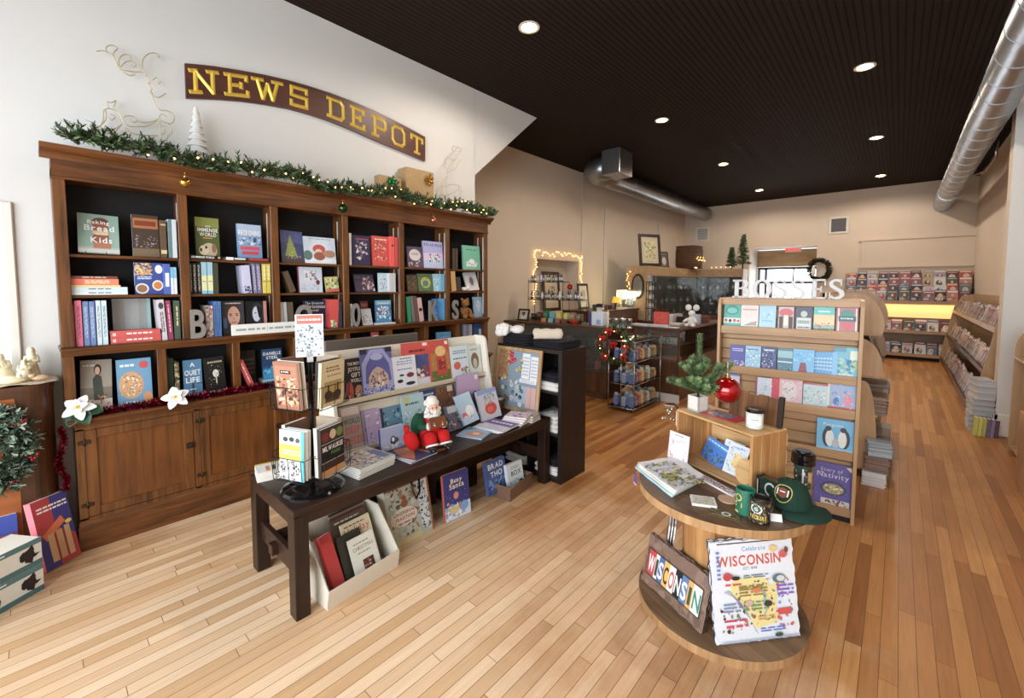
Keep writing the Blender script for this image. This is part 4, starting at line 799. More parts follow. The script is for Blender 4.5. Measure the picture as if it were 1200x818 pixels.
for a0 in(-.25,-1.0,.6,2.4,3.6):
 k=MB()
 for i in range(7):k.ball((R.uniform(.04,.08),.16*math.cos(a0)+R.uniform(-.03,.03),.25*math.sin(a0)+R.uniform(-.025,.025)),R.uniform(.008,.012),8,6)
 k.obj('berry_cluster','berry',o)
def gamebox(loc,W,H,T,rz,rx,col,art,lab,side,sart=()):
 return book(loc,W,H,T,col,art,rz=rz,rx=rx,label=lab,name='game_box',cat='box',spine=side,back=side,group='boxes on the floor by the cabinet',sart=sart)
b0=Vector((-3.775,.0,0));dy=math.atan2(.141-0,-.098)
gamebox((-3.762,-.022,.014),.185,.43,.05,math.atan2(.15,-.105),-.22,(168,30,34),[('p',[(.5,1),(1,1),(1,.35),(.5,.55)],(52,46,120)),('p',[(0,0),(.45,0),(.3,.4),(0,.5)],(52,46,120)),('l',.1,.8,.85,.1,(236,220,220),2),('p',[(.1,.5),(.7,.68),(.78,.58),(.18,.4)],(206,96,36)),('r',.22,.08,.18,.4,(196,156,110)),('r',.46,.08,.18,.42,(186,146,100)),('r',.7,.08,.16,.44,(196,156,110)),('e',.86,.56,.1,.03,(226,190,60))],'red and blue wooden game box leaning beside the bookcase',(226,120,130))
hd=math.atan2(.161,-.111)
cow=[('r',0,0,1,.2,(70,112,116)),('r',0,.8,1,.2,(84,122,128)),('s',5,.82,.3,.1,.35,.09,[(40,30,32)],3),('s',5,.45,.25,.12,.4,.1,[(36,26,30)],6),('s',4,.12,.3,.15,.35,.1,[(36,26,30)],8),('l',.3,.85,.4,.1,(220,228,226),1)]
er=Vector((-3.6,-.037,0));dl=Vector((.568,-.823,0));Lc=.5
for i,lab in enumerate(('lower of two white and teal spotted boxes on the floor','upper of two white and teal spotted boxes on the floor')):
 q=er+dl*Lc;q.z=.158*i+.001
 gamebox(tuple(q),Lc,.156,.2,math.atan2(-dl.y,-dl.x),0,(222,222,214),cow,lab,(120,132,130))
gamebox((-3.865,-.40,.004),.27,.38,.03,PI/2,-.06,(40,60,140),[('r',0,0,1,.7,(150,30,60)),('r',0,.72,1,.28,(40,66,160)),('l',.1,.45,.8,.15,(236,190,200),1)],'blue and crimson box standing behind the spotted boxes',(50,70,150))
M['espz']=wood('dark_table_leg',(30,19,13),(54,35,25),'z',.7,.42,.08,.3);M['espy']=wood('dark_table_top',(31,19,14),(56,36,26),'y',.7,.4,.1,.3)
TX0,TX1,TY0,TY1,TZ=-2.925,-2.257,.835,3.02,.59
tb=thing('display_table','long dark brown wooden display table with low stretchers','table',((TX0+TX1)/2,(TY0+TY1)/2,0));hx,hy=(TX1-TX0)/2,(TY1-TY0)/2
k=MB();k.box((-hx,-hy,TZ-.035),(hx,hy,TZ),bev=.004);k.obj('tabletop','espy',tb)
k=MB()
for s in(-1,1):k.box((s*(hx-.004),-hy+.004,TZ-.085),(s*(hx-.03),hy-.004,TZ-.035));k.box((-hx+.004,s*(hy-.004),TZ-.085),(hx-.004,s*(hy-.03),TZ-.035))
k.obj('apron','espy',tb)
for sx in(-1,1):
 for sy in(-1,1):
  k=MB();x,y=sx*(hx-.0445),sy*(hy-.0405);k.box((x-.042,y-.038,0),(x+.042,y+.038,TZ-.036),bev=.003);k.obj('leg','espz',tb)
for sy in(-1,1):
 k=MB();y=sy*(hy-.045);k.box((-hx+.08,y-.015,.2),(hx-.08,y+.015,.31),bev=.003);k.box((-.028,y-.05*1,.225),(.028,y+.05,.285),bev=.003);k.obj('end_rail','espy',tb)
k=MB();k.box((-.10,-hy+.06,.215),(-.06,hy-.06,.3));k.obj('stretcher','espy',tb)
M['gblack']=flat('glossy_black',(16,16,18),.12,.2,noise=.1,coat=.6);M['wire']=flat('black_wire',(30,30,32),.4,.6)
sp=thing('spinner_rack','black countertop wire spinner rack with round base on the dark table','book rack',(-2.47,1.03,TZ))
k=MB();k.lathe([(.172,0),(.172,.006),(.16,.018),(.12,.032),(.05,.045),(.02,.05),(.018,.07)],40);k.obj('round_base','gblack',sp)
k=MB();k.tube([(0,0,.04),(0,0,.84)],.013,12);k.obj('pole','wire',sp)
A0=math.atan2(-1.03,2.47)
k=MB();k.box((-.01,-.018,.80),(.006,.018,.86));k.T=Matrix.Rotation(A0,4,'Z');k.box((.0,-.016,.73),(.016,.016,.80));k.obj('clip','white_metal',sp)
HW=.125
def pocket(k,z0,h,tl):
 for y in(-.09,0,.09):k.tube([(HW+.05,y,z0+h*.5),(HW+.04,y,z0),(.012,y,z0)],.0022,5)
 for z,x in((z0,.04),(z0+h*.5,.05)):k.tube([(HW+x,-.115,z),(HW+x,.115,z)],.0022,5)
 for y in(-.115,.115):k.tube([(HW-.03,y,z0+h*.5),(HW+.05,y,z0+h*.5),(HW+.04,y,z0),(HW-.03,y,z0)],.0022,5)
for z0,h in((.10,.26),(.49,.25)):
 for q in range(4):
  k=MB();k.T=Matrix.Rotation(A0+PI/4+q*PI/2,4,'Z');pocket(k,z0,h,0);k.obj('wire_pocket','wire',sp)
SEP=[('r',.06,.08,.88,.84,(166,110,80)),('s',40,.1,.1,.8,.6,.12,[(206,150,110),(110,66,50),(230,190,150),(84,50,40)],2),('r',.28,.76,.42,.07,(50,36,34)),('l',.32,.78,.34,.04,(230,220,210),1)]
TAN=[('r',0,0,1,1,(214,196,156)),('l',.2,.76,.6,.14,(140,110,80),2),('l',.25,.66,.6,.05,(150,120,86),1),('r',.14,.08,.74,.48,(176,150,84)),('r',.2,.1,.6,.2,(84,70,44)),('r',.28,.3,.06,.18,(70,54,40)),('r',.68,.3,.06,.2,(70,54,40)),('e',.3,.26,.16,.1,(60,48,36)),('e',.7,.24,.16,.1,(60,48,36))]
MIL1=[('r',0,.0,1,.42,(206,206,206)),('s',30,.05,.02,.8,.36,.09,[(110,110,112),(160,160,162),(70,70,74),(226,226,226)],6),('r',0,.42,1,.3,(226,196,60)),('l',.12,.5,.7,.12,(246,236,180),2),('e',.25,.82,.1,.05,(70,74,80)),('e',.5,.83,.1,.05,(60,64,70)),('e',.74,.82,.08,.05,(80,84,90)),('r',.88,0,.12,1,(60,176,196))]
MIL2=[('r',0,.7,1,.3,(60,50,44)),('e',.2,.82,.16,.1,(120,40,34)),('e',.52,.84,.14,.1,(206,180,150)),('e',.82,.84,.15,.1,(110,130,60)),('r',0,.3,1,.4,(26,26,30)),('t','MILWAUKEE',.5,.53,.1,(236,236,232),'c',.88),('t','FOOD',.62,.42,.07,(90,150,70),'c',.4),('r',0,0,1,.14,(196,140,80)),('r',0,.14,1,.16,(60,40,32)),('r',0,.68,1,.012,(196,190,180)),('r',0,.3,1,.012,(196,190,180))]
def rackbook(z0,q,H,Wd,T,col,art,lab,lean,off=0.0,g='books in the spinner rack',spine=None):
 a=A0+PI/4+q*PI/2;n=Vector((math.cos(a),math.sin(a),0));t=Vector((-n.y,n.x,0))
 o=Vector((-2.47,1.03,TZ+z0+.004))+n*(HW+.024-off)-t*(Wd/2)
 book(tuple(o),Wd,H,T,col,art,rz=a+PI/2,rx=-lean+0,label=lab,group=g,spine=spine)
rackbook(.49,-1,.262,.17,.02,(150,96,70),SEP,'sepia photo book in the upper front left pocket of the spinner rack',-.10)
rackbook(.49,-1,.26,.165,.018,(226,224,220),(),'white paged book behind the sepia book, upper front left pocket',-.08,.026)
rackbook(.49,0,.25,.175,.02,(214,196,156),TAN,'tan history book with two towers in the upper front right pocket',-.06)
rackbook(.49,0,.255,.165,.018,(60,54,60),(),'dark book behind the tan history book, upper front right pocket',-.05,.026)
rackbook(.10,-1,.27,.175,.024,(214,226,230),MIL1,'grey yellow city book with teal spine edge, lower front left pocket',.03)
rackbook(.10,-1,.27,.165,.02,(206,206,204),(),'white book behind the grey yellow city book, lower front left pocket',.03,.03)
rackbook(.10,0,.27,.175,.024,(60,50,46),MIL2,'dark food guide with photo strip, lower front right pocket',.02)
rackbook(.10,0,.275,.165,.024,(226,222,214),(),'white edged book behind the dark food guide, lower front right pocket',.02,.03)
for q,c in((1,(196,176,150)),(2,(120,80,60))):
 rackbook(.49,q,.255,.16,.03,c,(),('pale brown book in the upper rear right pocket','brown book in the upper rear left pocket')[q-1]+' of the spinner rack',-.05)
 rackbook(.10,q,.27,.16,.03,c,(),('pale brown book in the lower rear right pocket','brown book in the lower rear left pocket')[q-1]+' of the spinner rack',.02)
o=thing('sign_card','red headed white card clipped atop the spinner rack pole','card',(-2.47,1.03,TZ+.76),(0,0,A0+PI/2));k=MB((226,230,232));k.box((-.072,-.016,0),(.072,-.0135,.24));k.art((-.072,-.0161,0),(1,0,0),(0,0,1),.144,.24,[('r',.06,.78,.9,.2,(226,96,84)),('l',.1,.83,.8,.09,(246,226,220),1),('s',70,.04,.04,.92,.7,.08,[(110,140,160),(190,206,216),(236,238,238),(150,170,160),(80,110,130)],4)]);k.obj('card','gloss',o)
M['cardw']=flat('white_laminate',(226,220,206),.4,noise=.03);M['beige']=flat('beige_laminate',(206,192,168),.5,noise=.05)
RX0,RX1,RY0,RY1=-2.97,-2.70,1.29,2.76
rk=thing('magazine_rack','white two tier magazine rack with rounded ends on the dark table','rack',((RX0+RX1)/2,(RY0+RY1)/2,TZ));ox,oy,hw=(RX0+RX1)/2,(RY0+RY1)/2,(RY1-RY0)/2
side=lambda:[(.135,0),(.135,.12),(.075,.40),(.035,.66),(.02,.69),(-.01,.705),(-.11,.705),(-.13,.69),(-.135,.66),(-.135,0)]
for s in(-1,1):k=MB();k.prism(side(),'y',s*hw,s*(hw-.022));k.obj('end_panel','cardw',rk)
def slabx(k,p,q,t=.012):k.prism([p,q,(q[0]-t,q[1]),(p[0]-t,p[1])],'y',-hw+.02,hw-.02)
k=MB();slabx(k,(.085,.015),(.0,.36));slabx(k,(-.035,.33),(-.105,.70));k.obj('back_board','cardw',rk)
for x,z in((.122,.0),(.04,.325)):
 k=MB();k.box((x-.05,-hw+.02,z+.004),(x,hw-.02,z+.016));k.box((x-.012,-hw+.02,z+.004),(x,hw-.02,z+.05),bev=.003);k.obj('shelf_lip','beige',rk)
GR='books on the white rack'
def rb(u0,u1,vt,tier,col,art,lab,T=.012,off=0,up=0,**k):
 x,z,ln=((-2.722,TZ+.018,.235),(-2.815,TZ+.343,.16))[tier];x-=off
 return F(u0,u1,vt,z+up,col,art,lab,x=x,lean=k.pop('lean',ln),T=T,group=GR,**k)
rb(406,428,421,1,(40,34,34),[('t','THE MOST',.55,.84,.07,(226,220,206),'c',.7),('t','JOYFUL',.55,.7,.09,(226,220,206),'c',.7),('t','GIFT',.6,.56,.1,(226,220,206),'c',.5),('t','WORLD',.6,.44,.08,(226,220,206),'c',.6),('e',.2,.25,.2,.22,(176,56,40)),('e',.7,.22,.22,.14,(170,120,90)),('s',14,.1,.02,.85,.2,.1,[(206,196,186),(110,60,50)],3)],'black picture book with hand lettered title, upper tier left',off=.018)
rb(426,463,409,1,(92,92,150),[('p',[(.02,.12),(.02,.7),(.3,.98),(.72,.98),(.98,.7),(.98,.2),(.8,.04),(.2,.04)],(150,156,210)),('p',[(.1,.3),(.15,.65),(.35,.88),(.68,.88),(.88,.65),(.92,.3)],(84,84,160)),('e',.5,.82,.2,.07,(170,174,220)),('p',[(.2,.2),(.2,.42),(.34,.56),(.5,.62),(.66,.56),(.82,.42),(.82,.2)],(196,170,160)),('s',24,.25,.2,.5,.3,.06,[(230,214,190),(120,84,84),(84,60,80)],3),('s',40,.02,.02,.96,.2,.05,[(206,206,230),(110,110,170),(60,60,110)],4),('l',.3,.05,.5,.05,WHT,1),('r',0,.9,.2,.1,(50,40,66)),('r',.8,.9,.2,.1,(50,40,66))],'large blue violet pop-up house book, upper tier')
rb(475,506,402,1,(206,60,46),[('r',.04,.22,.92,.5,(70,84,140)),('s',16,.1,.22,.8,.25,.12,[(226,222,220),(150,60,40),(110,70,50)],3),('p',[(.1,.7),(.6,.7),(.9,.5),(.5,.42)],(60,76,130)),('l',.25,.76,.6,.1,(120,30,26),1),('r',.78,.9,.18,.07,(236,222,214)),('e',.25,.4,.16,.12,(140,70,50)),('r',.04,.04,.92,.16,(214,214,220))],'red bordered nativity night book behind the white penguin book',off=.016)
rb(462,490,418,1,(222,226,234),[('l',.2,.74,.65,.14,(140,160,206),2),('l',.35,.9,.5,.05,(60,60,70),1),('e',.28,.3,.12,.05,(40,44,56)),('e',.72,.44,.16,.07,(120,50,50)),('e',.7,.2,.2,.05,(40,44,56)),('e',.36,.46,.1,.03,(60,66,80)),('l',.2,.6,.6,.05,(90,110,160),1)],'white book with small dark winter birds, upper tier centre')
rb(506.5,530,399,1,(196,60,40),[('r',.05,0,.9,.5,(90,110,50)),('r',.05,.3,.9,.4,(176,120,46)),('r',.3,.2,.5,.42,(190,36,30)),('e',.55,.74,.26,.12,(226,186,120)),('r',.4,.32,.32,.22,(140,24,24)),('s',14,.1,.05,.85,.8,.05,[(226,180,90),(150,150,60)],3),('r',.78,.88,.16,.08,(236,226,210))],'red and gold lantern picture book, upper tier')
rb(530.5,552,406,1,(206,222,228),[('l',.15,.76,.7,.12,(90,130,170),2),('l',.15,.6,.75,.06,(60,70,80),1),('e',.32,.42,.18,.12,(206,76,66)),('s',8,.5,.15,.4,.2,.09,[(90,150,80),(190,50,60)],3)],'white blue cookery booklet with red seal, upper tier right')
rb(551,566,405,1,(206,212,204),[('e',.5,.5,.3,.26,(120,100,80)),('e',.5,.42,.16,.16,(190,180,160)),('l',.2,.82,.6,.08,(130,160,160),1)],'pale book with brown oval animal, upper tier far right')
rb(403,427,477,0,(156,146,142),[('r',.1,.78,.85,.16,(206,190,186)),('t','WORLD',.55,.6,.11,(60,100,90),'c',.8),('t','DEEP',.55,.4,.14,(196,66,60),'c',.72),('t','FREEZE',.53,.18,.15,(196,66,60),'c',.9)],'grey thriller with bold red title, lower tier left')
for i,c in enumerate(((166,150,190),(176,156,196))):rb(428+i*4.5,446+i*4,482,0,c,[('s',12,.1,.1,.8,.8,.12,[(190,120,130),(226,222,230),(130,110,160)],i)],('mauve picture book in lower tier, left one','mauve picture book with bird in lower tier, right one')[i],off=.014*(1-i))
rb(449,476,478,0,(96,140,166),[('r',0,0,.14,1,(40,66,90)),('s',14,.1,.0,.85,.9,.14,[(66,106,134),(130,176,196),(50,80,100)],5)],'slate blue book with dark spine, lower tier',off=.014)
rb(475.5,502,464,0,(176,206,214),[('l',.15,.72,.6,.1,(80,110,120),1),('e',.22,.88,.12,.08,(206,196,90)),('s',14,.1,.1,.8,.5,.1,[(226,232,232),(130,170,180)],2)],'pale blue picture book behind the seated santa figure')
rb(499,517,457,0,(40,66,110),[('r',0,0,1,.7,(206,196,176)),('l',.1,.8,.7,.1,(196,206,220),1),('s',10,.1,.1,.8,.5,.1,[(120,100,80)],2)],'navy topped cream book, lower tier',off=.012)
rb(517,538,451,0,(110,70,46),[('s',20,.1,.1,.8,.8,.1,[(150,100,66),(84,50,34)],2),('r',.6,.78,.3,.14,(206,196,180))],'brown leather look book with price label, lower tier')
rb(538,563,439,0,(140,120,170),[('r',0,.55,1,.45,(190,160,196)),('r',0,0,1,.25,(110,100,150)),('e',.5,.3,.2,.22,(120,66,44)),('e',.48,.5,.1,.09,(130,74,50)),('e',.78,.4,.1,.2,(70,76,110)),('r',.8,.85,.14,.1,(232,230,226))],'purple sunset picture book with a brown bear, lower tier right',lean=.08)
GT='books on the dark table'
F(447,475,501,TZ,(176,186,214),[('r',.0,.62,1,.38,(170,182,216)),('e',.5,.4,.12,.2,(60,66,84)),('e',.64,.34,.1,.16,(80,86,100)),('e',.5,.44,.06,.1,(232,232,236)),('s',10,.05,.05,.9,.2,.1,[(226,230,238)],3)],'small pale lilac penguin book with navy spine standing on the table',x=-2.62,lean=.1,T=.03,group=GT,spine=(36,44,110))
F(527,543,477,TZ,(110,110,140),[('r',.1,.7,.8,.26,(214,218,226)),('s',16,.05,.05,.9,.6,.14,[(150,110,96),(206,196,206),(70,60,80)],3)],'small grey violet booklet behind the santa figure',x=-2.6,lean=.3,group=GT)
F(545,562,469,TZ,(176,206,226),[('e',.62,.4,.26,.18,(236,238,240)),('e',.2,.3,.16,.1,(206,80,110)),('s',8,.1,.1,.8,.2,.1,[(226,150,170),(236,236,240)],3)],'pale blue snowman book tilted back on the table',x=-2.56,lean=.42,ry=-.12,group=GT,up=.024)
F(566,588,459,TZ,(206,204,214),[('e',.55,.35,.3,.2,(206,50,40)),('e',.5,.32,.16,.1,(226,90,60)),('s',10,.3,.5,.5,.35,.1,[(206,176,110),(130,150,190)],3),('r',0,.86,1,.14,(140,160,206))],'white book with a red bauble tilted on the table',x=-2.58,lean=.3,ry=-.04,group=GT)
for i in range(7):
 o_=RND.uniform(-.008,.008)
 flatbook(-2.62+o_,1.2+i*.002,TZ+.0005+i*.0085,.275,.275,.008,(206,210,214),[('r',0,0,1,1,(190,186,176)),('s',50,.05,.05,.9,.8,.1,[(150,130,116),(206,206,200),(110,96,90),(226,222,216),(84,100,140)],5),('r',.3,.75,.6,.2,(96,116,160))],rz=.18+o_,label='glossy magazine in the stack on the dark table, '+('bottom one','second from bottom','third from bottom','middle one','third from top','second from top','topmost')[i],group='magazine stack on the dark table',name='magazine',cat='magazine',soft=True,mat='gloss')
flatbook(-2.58,1.56,TZ+.0005,.27,.24,.012,(66,66,110),[('p',[(0,.3),(.5,.1),(.9,.25),(.5,.6),(.1,.75)],(190,110,70)),('e',.25,.6,.1,.1,(226,150,90)),('p',[(.3,0),(1,.2),(1,0)],(206,206,222)),('l',.5,.75,.4,.1,(190,196,226),1)],rz=.1,label='navy picture book with orange fox lying flat on the table',group=GT)
flatbook(-2.5,2.13,TZ+.0005,.22,.22,.01,(140,176,206),[('p',[(.2,.2),(.7,.1),(.9,.5),(.5,.7)],(206,130,90)),('p',[(0,.6),(.4,.9),(.1,1)],(60,110,140)),('e',.6,.4,.15,.12,(230,200,170))],rz=.35,label='pale blue book with orange shape lying flat near the santa figure',group=GT)
for i in range(2):flatbook(-2.54+.03*i,2.33+.02*i,TZ+.0005+.0125*i,.26,.25,.012,(206,206,226),[('r',0,.5,1,.5,(96,84,150)),('l',.1,.62,.8,.24,(226,222,240),1),('s',12,.05,.05,.9,.3,.12,[(190,206,226),(230,220,226)],3)],rz=.25-.1*i,label=('violet lettered flat book underneath on the table','violet lettered flat book lying on its twin on the table')[i],group=GT)
for i in range(4):flatbook(-2.47+.01*i,2.6+.004*i,TZ+.0005+.0165*i,.2,.16,.016,(206,190,200),[('s',16,.05,.05,.9,.9,.12,[(150,60,150),(206,150,196),(230,226,230)],i)],rz=.2+.05*i,label='small pink white paperback in the low stack by the pin board, '+('bottom','second from bottom','second from top','top')[i],group='low stack of paperbacks by the pin board')
for i in range(3):flatbook(-2.37,2.75,TZ+.0005+.0185*i,.11,.15,.018,(176,160,160),[('s',8,.05,.05,.9,.9,.16,[(110,60,110),(206,196,206)],i)],rz=.15+.06*i,label='small paperback in right hand little stack at table end, '+('bottom','middle','top')[i],group='little stack at the table end')
for i in range(2):flatbook(-2.905,.86,TZ+.0005+.0285*i,.15,.2,.028,(232,230,226),[('r',0,.0,.14,1,(232,196,70)),('r',0,.82,1,.18,(240,214,110)),('r',.4,.25,.5,.1,(206,120,60)),('t','ART',.64,.6,.16,(40,40,44),'c',.5),('r',.4,.42,.5,.08,(60,60,64))],rz=-.22,label=('white paperback underneath at left end of the dark table','yellow edged white paperback on top at left end of the dark table')[i],group=GT)
M['redfelt']=flat('red_felt',(196,24,26),.85,noise=.1,scale=60,bump=.3);M['greenfelt']=flat('green_felt',(24,74,52),.85,noise=.15,scale=60,bump=.3);M['furw']=flat('white_fur',(232,228,222),.95,noise=.1,scale=80,bump=.8);M['leather']=flat('brown_leather',(110,62,36),.5,noise=.15);M['skinc']=flat('painted_skin',(226,176,150),.55,noise=.05);M['boots']=flat('black_boot',(20,18,20),.25,coat=.5)
sa=thing('santa_figure','seated santa figure in red suit and green coat on a round base','figurine',(-2.47,1.88,TZ),(0,0,-.25));sa.scale=(1.12,1.12,1.1)
k=MB();k.lathe([(.115,0),(.118,.008),(.112,.018),(0,.02)],30);k.obj('round_base','leather',sa)
k=MB();k.lathe([(.075,.02),(.085,.06),(.075,.13),(.06,.19),(.035,.225),(.02,.23)],20,(-.02,0,0));k.obj('torso','redfelt',sa)
k=MB();k.lathe([(.10,.02),(.105,.06),(.09,.14),(.07,.2),(.04,.225)],18,(-.035,0,0),a0=PI*.42,a1=PI*1.58);k.ball((-.06,-.07,.13),(.045,.05,.09));k.obj('coat','greenfelt',sa)
for s in(-1,1):
 k=MB();k.tube([(.02,s*.035,.08),(.075,s*.045,.09),(.105,s*.045,.055)],[.04,.042,.034],12);k.obj('leg','redfelt',sa)
 k=MB();k.tube([(.105,s*.045,.052),(.11,s*.045,.042)],[.042,.042],12);k.obj('trouser_cuff','furw',sa)
 k=MB();k.tube([(.108,s*.045,.045),(.112,s*.045,.026)],[.026,.024],10);k.ball((.128,s*.05,.03),(.036,.022,.016));k.obj('boot','boots',sa)
 k=MB();k.tube([(-.02,s*.055,.2),(.03,s*.085,.15),(.07,s*.05,.16)],[.026,.026,.02],10);k.obj('sleeve','greenfelt',sa)
 k=MB();k.tube([(.064,s*.055,.159),(.072,s*.047,.161)],[.024,.024],10);k.obj('sleeve_cuff','furw',sa)
 k=MB();k.ball((.088,s*.038,.165),(.016,.013,.016));
 for f in range(4):k.tube([(.092,s*.038,.158+f*.006),(.104,s*(.03),.157+f*.006),(.108,s*.022,.158+f*.006)],[.0042,.004,.003],6)
 k.tube([(.09,s*.034,.178),(.1,s*.026,.186)],[.0045,.0035],6);k.obj('mitten_hand','skinc',sa)
k=MB();k.ball((.005,0,.26),(.04,.037,.045),18,14);k.ball((.045,0,.255),(.01,.009,.009));
for s in(-1,1):k.ball((.002,s*.037,.258),(.008,.005,.012))
k.obj('head','skinc',sa)
k=MB()
for s in(-1,1):k.ball((.041,s*.014,.268),.0045,8,6)
k.obj('eyes','boots',sa)
k=MB();R=random.Random(2)
for i in range(70):
 a=R.uniform(-1.7,1.7);z=R.uniform(-.06,.0);r=.036+.012*R.random();k.ball((.008+r*math.cos(a)*.95,r*math.sin(a),.245+z-abs(a)*.0+abs(a)*.015),R.uniform(.008,.014),7,5)
for i in range(60):
 a=R.uniform(0,2*PI);k.ball((-.004+.036*math.cos(a)*(1 if math.cos(a)<.3 else.7),.038*math.sin(a),.285+R.uniform(-.01,.012)),R.uniform(.009,.013),7,5)
k.obj('beard_and_hair','furw',sa)
k=MB();k.lathe([(.04,.29),(.036,.31),(.028,.33),(.0,.34)],16,(-.004,0,0));k.obj('cap','furw',sa)
k=MB();k.T=frame((.105,0,.165),0,0,-.5);k.box((-.004,-.055,-.01),(.004,.055,.06),bev=.002);k.obj('open_book','leather',sa)
k=MB();k.T=frame((.04,-.12,.02),0,.5,0);k.ball((0,0,.07),(.04,.045,.07));k.tube([(0,0,.13),(0,.02,.17)],[.014,.02],8);k.obj('toy_sack','redfelt',sa)
M['pale_oak']=wood('pale_oak',(160,124,84),(200,166,122),'z',.8,.5,.1);M['enamel']=printed('enamel_pins',.25,.6,.3)
pb=thing('pin_board','pale wood framed board of enamel pins leaning on the black shelf unit','pin board',(-2.9,2.935,TZ+.003),(-.12,0,.0));Wp,Hp=.555,.585
k=MB();w=.03
k.box((0,-.0,0),(w,.022,Hp),bev=.003);k.box((Wp-w,0,0),(Wp,.022,Hp),bev=.003);k.box((w,0,0),(Wp-w,.022,w),bev=.003);k.box((w,0,Hp-w),(Wp-w,.022,Hp),bev=.003);k.obj('frame','pale_oak',pb)
k=MB((130,146,160));k.box((w,.012,w),(Wp-w,.02,Hp-w));k.art((w,.012,w),(1,0,0),(0,0,1),Wp-2*w,Hp-2*w,[('r',.0,.45,.25,.55,(150,120,76)),('r',.45,.1,.3,.3,(160,176,190))]);k.obj('backing','print',pb)
R=random.Random(12)
def pin(x,z,r,c):
 k=MB(c);n=R.choice((5,6,8,12));pts=[(x+r*math.cos(2*PI*i/n)*R.uniform(.8,1.1),z+r*math.sin(2*PI*i/n)*R.uniform(.8,1.1))for i in range(n)]
 k.prism(pts,'y',.011,.007,c);k.art((x-r*.5,.007,z-r*.4),(1,0,0),(0,0,1),r,r*.8,[('r',.1,.1,.8,.3,mixc(c,(255,255,255),.5)),('e',.5,.7,.3,.2,mixc(c,(20,20,20),.5))]);k.obj('enamel_pin','enamel',pb)
for i in range(5):
 for j in range(4):pin(.055+j*.035+R.uniform(-.005,.005),.53-i*.055+R.uniform(-.006,.006),.015,R.choice([(206,120,50),(190,70,40),(226,160,70),(150,110,60),(206,90,60),(110,130,80)]))
for x,z in((.17,.53),(.19,.49),(.21,.455),(.17,.435),(.235,.47),(.2,.52)):pin(x,z,.024,(186,26,38))
for i in range(26):pin(R.uniform(.06,.36),R.uniform(.06,.3),R.uniform(.014,.024),R.choice([(206,206,206),(90,110,120),(60,70,80),(226,222,210),(110,90,70),(70,100,90)]))
for i in range(6):pin(R.uniform(.25,.33),R.uniform(.3,.5),R.uniform(.014,.022),R.choice([(206,190,70),(150,160,80),(226,200,90),(90,120,130)]))
k=MB();
for x,z,a,b in((.33,.31,.09,.23),(.43,.3,.085,.22),(.31,.27,.2,.035)):k.box((x,.0085,z),(x+a,.011,z+b),(226,226,226));k.art((x,.0085,z),(1,0,0),(0,0,1),a,b,[('l',.1,.1,.8,.8,(170,176,186),6)])
for x in(.4,.46):k.box((x,.0085,.05),(x+.055,.011,.24),(206,160,150))
k.obj('backing_cards','print',pb)
M['wicker']=wood('brown_wicker',(70,46,30),(120,82,54),'y',3,.7,0)
def basket(name,lab,loc,rz,W,D,H,mat,fl=1.18,wall=.008):
 o=thing(name,lab,'basket',loc,(0,0,rz));k=MB();n=4
 def ring(z,g):return[(-W/2*g,-D/2*g,z),(W/2*g,-D/2*g,z),(W/2*g,D/2*g,z),(-W/2*g,D/2*g,z)]
 a,b=ring(0,1),ring(H,fl);ia,ib=[(x*(1-2*wall/W),y*(1-2*wall/D),z+.006)for x,y,z in a],[(x*(1-2*wall/W),y*(1-2*wall/D),z)for x,y,z in b]
 V=a+b+ia+ib;Fc=[(0,3,2,1),(8,9,10,11)]
 for i in range(4):j=(i+1)%4;Fc+=[(i,j,4+j,4+i),(8+j,8+i,12+i,12+j),(4+i,4+j,12+j,12+i)]
 k.add(V,Fc);k.obj('woven_body',mat,o)
 k=MB();bb=[Vector(p)for p in b];k.tube([p-Vector((p.x,p.y,0)).normalized()*.004 for p in bb],.008,6,closed=True);k.obj('rim',mat,o)
 return o
basket('tray_basket','small brown tray basket with papers at far end of the dark table',(-2.80,2.865,TZ),.1,.13,.12,.09,'wicker',1.1)
flatbook(-2.85,2.83,TZ+.0925,.13,.1,.004,(226,226,230),(),rz=.3,label='loose white papers lying on the tray basket',group=None,name='paper_stack',cat='papers')
M['cardboard']=flat('white_cardboard',(214,206,190),.7,noise=.04)
bn=thing('magazine_bin','white cardboard magazine bin full of holiday books under the dark table','bin',(-2.41,1.2,0),(0,0,.1));hl=.235
def sidep():return[(-.17,.004),(.17,.004),(.185,.10),(-.02,.34),(-.17,.34)]
for s in(-1,1):k=MB();k.prism(sidep(),'y',s*hl,s*(hl-.006));k.obj('side_panel','cardboard',bn)
k=MB();k.box((-.17,-hl,.0),(.17,hl,.006));k.prism([(.17,.004),(.185,.11),(.179,.11),(.164,.004)],'y',-hl,hl);k.box((-.172,-hl,.0),(-.166,hl,.34));k.obj('tray','cardboard',bn)
GBN='books in the white bin'
def inbin(yy,x,W,H,T,col,art,lab,lean=.45,rzo=0,**k):
 c,s=math.cos(.1),math.sin(.1);lx,ly=x,yy
 return book((-2.41+lx*c-ly*s,1.2+lx*s+ly*c,.008+T*math.sin(lean)),W,H,T,col,art,rz=PI/2+.1+rzo,rx=-lean,label=lab,group=GBN,**k)
inbin(-.03,.15,.17,.25,.014,(222,220,206),[('l',.15,.82,.6,.06,(150,146,130),1),('t','CHRISTMAS',.5,.7,.08,(110,106,96),'c',.8,0),('l',.25,.6,.5,.05,(140,134,120),1),('r',.36,.12,.42,.34,(96,46,36)),('s',10,.38,.14,.36,.28,.08,[(170,120,96),(60,36,30),(206,170,140)],3)],'cream carol book with small photo, front of white bin')
inbin(-.075,.108,.16,.27,.016,(60,56,44),[],'dark olive book behind the cream carol book in the bin')
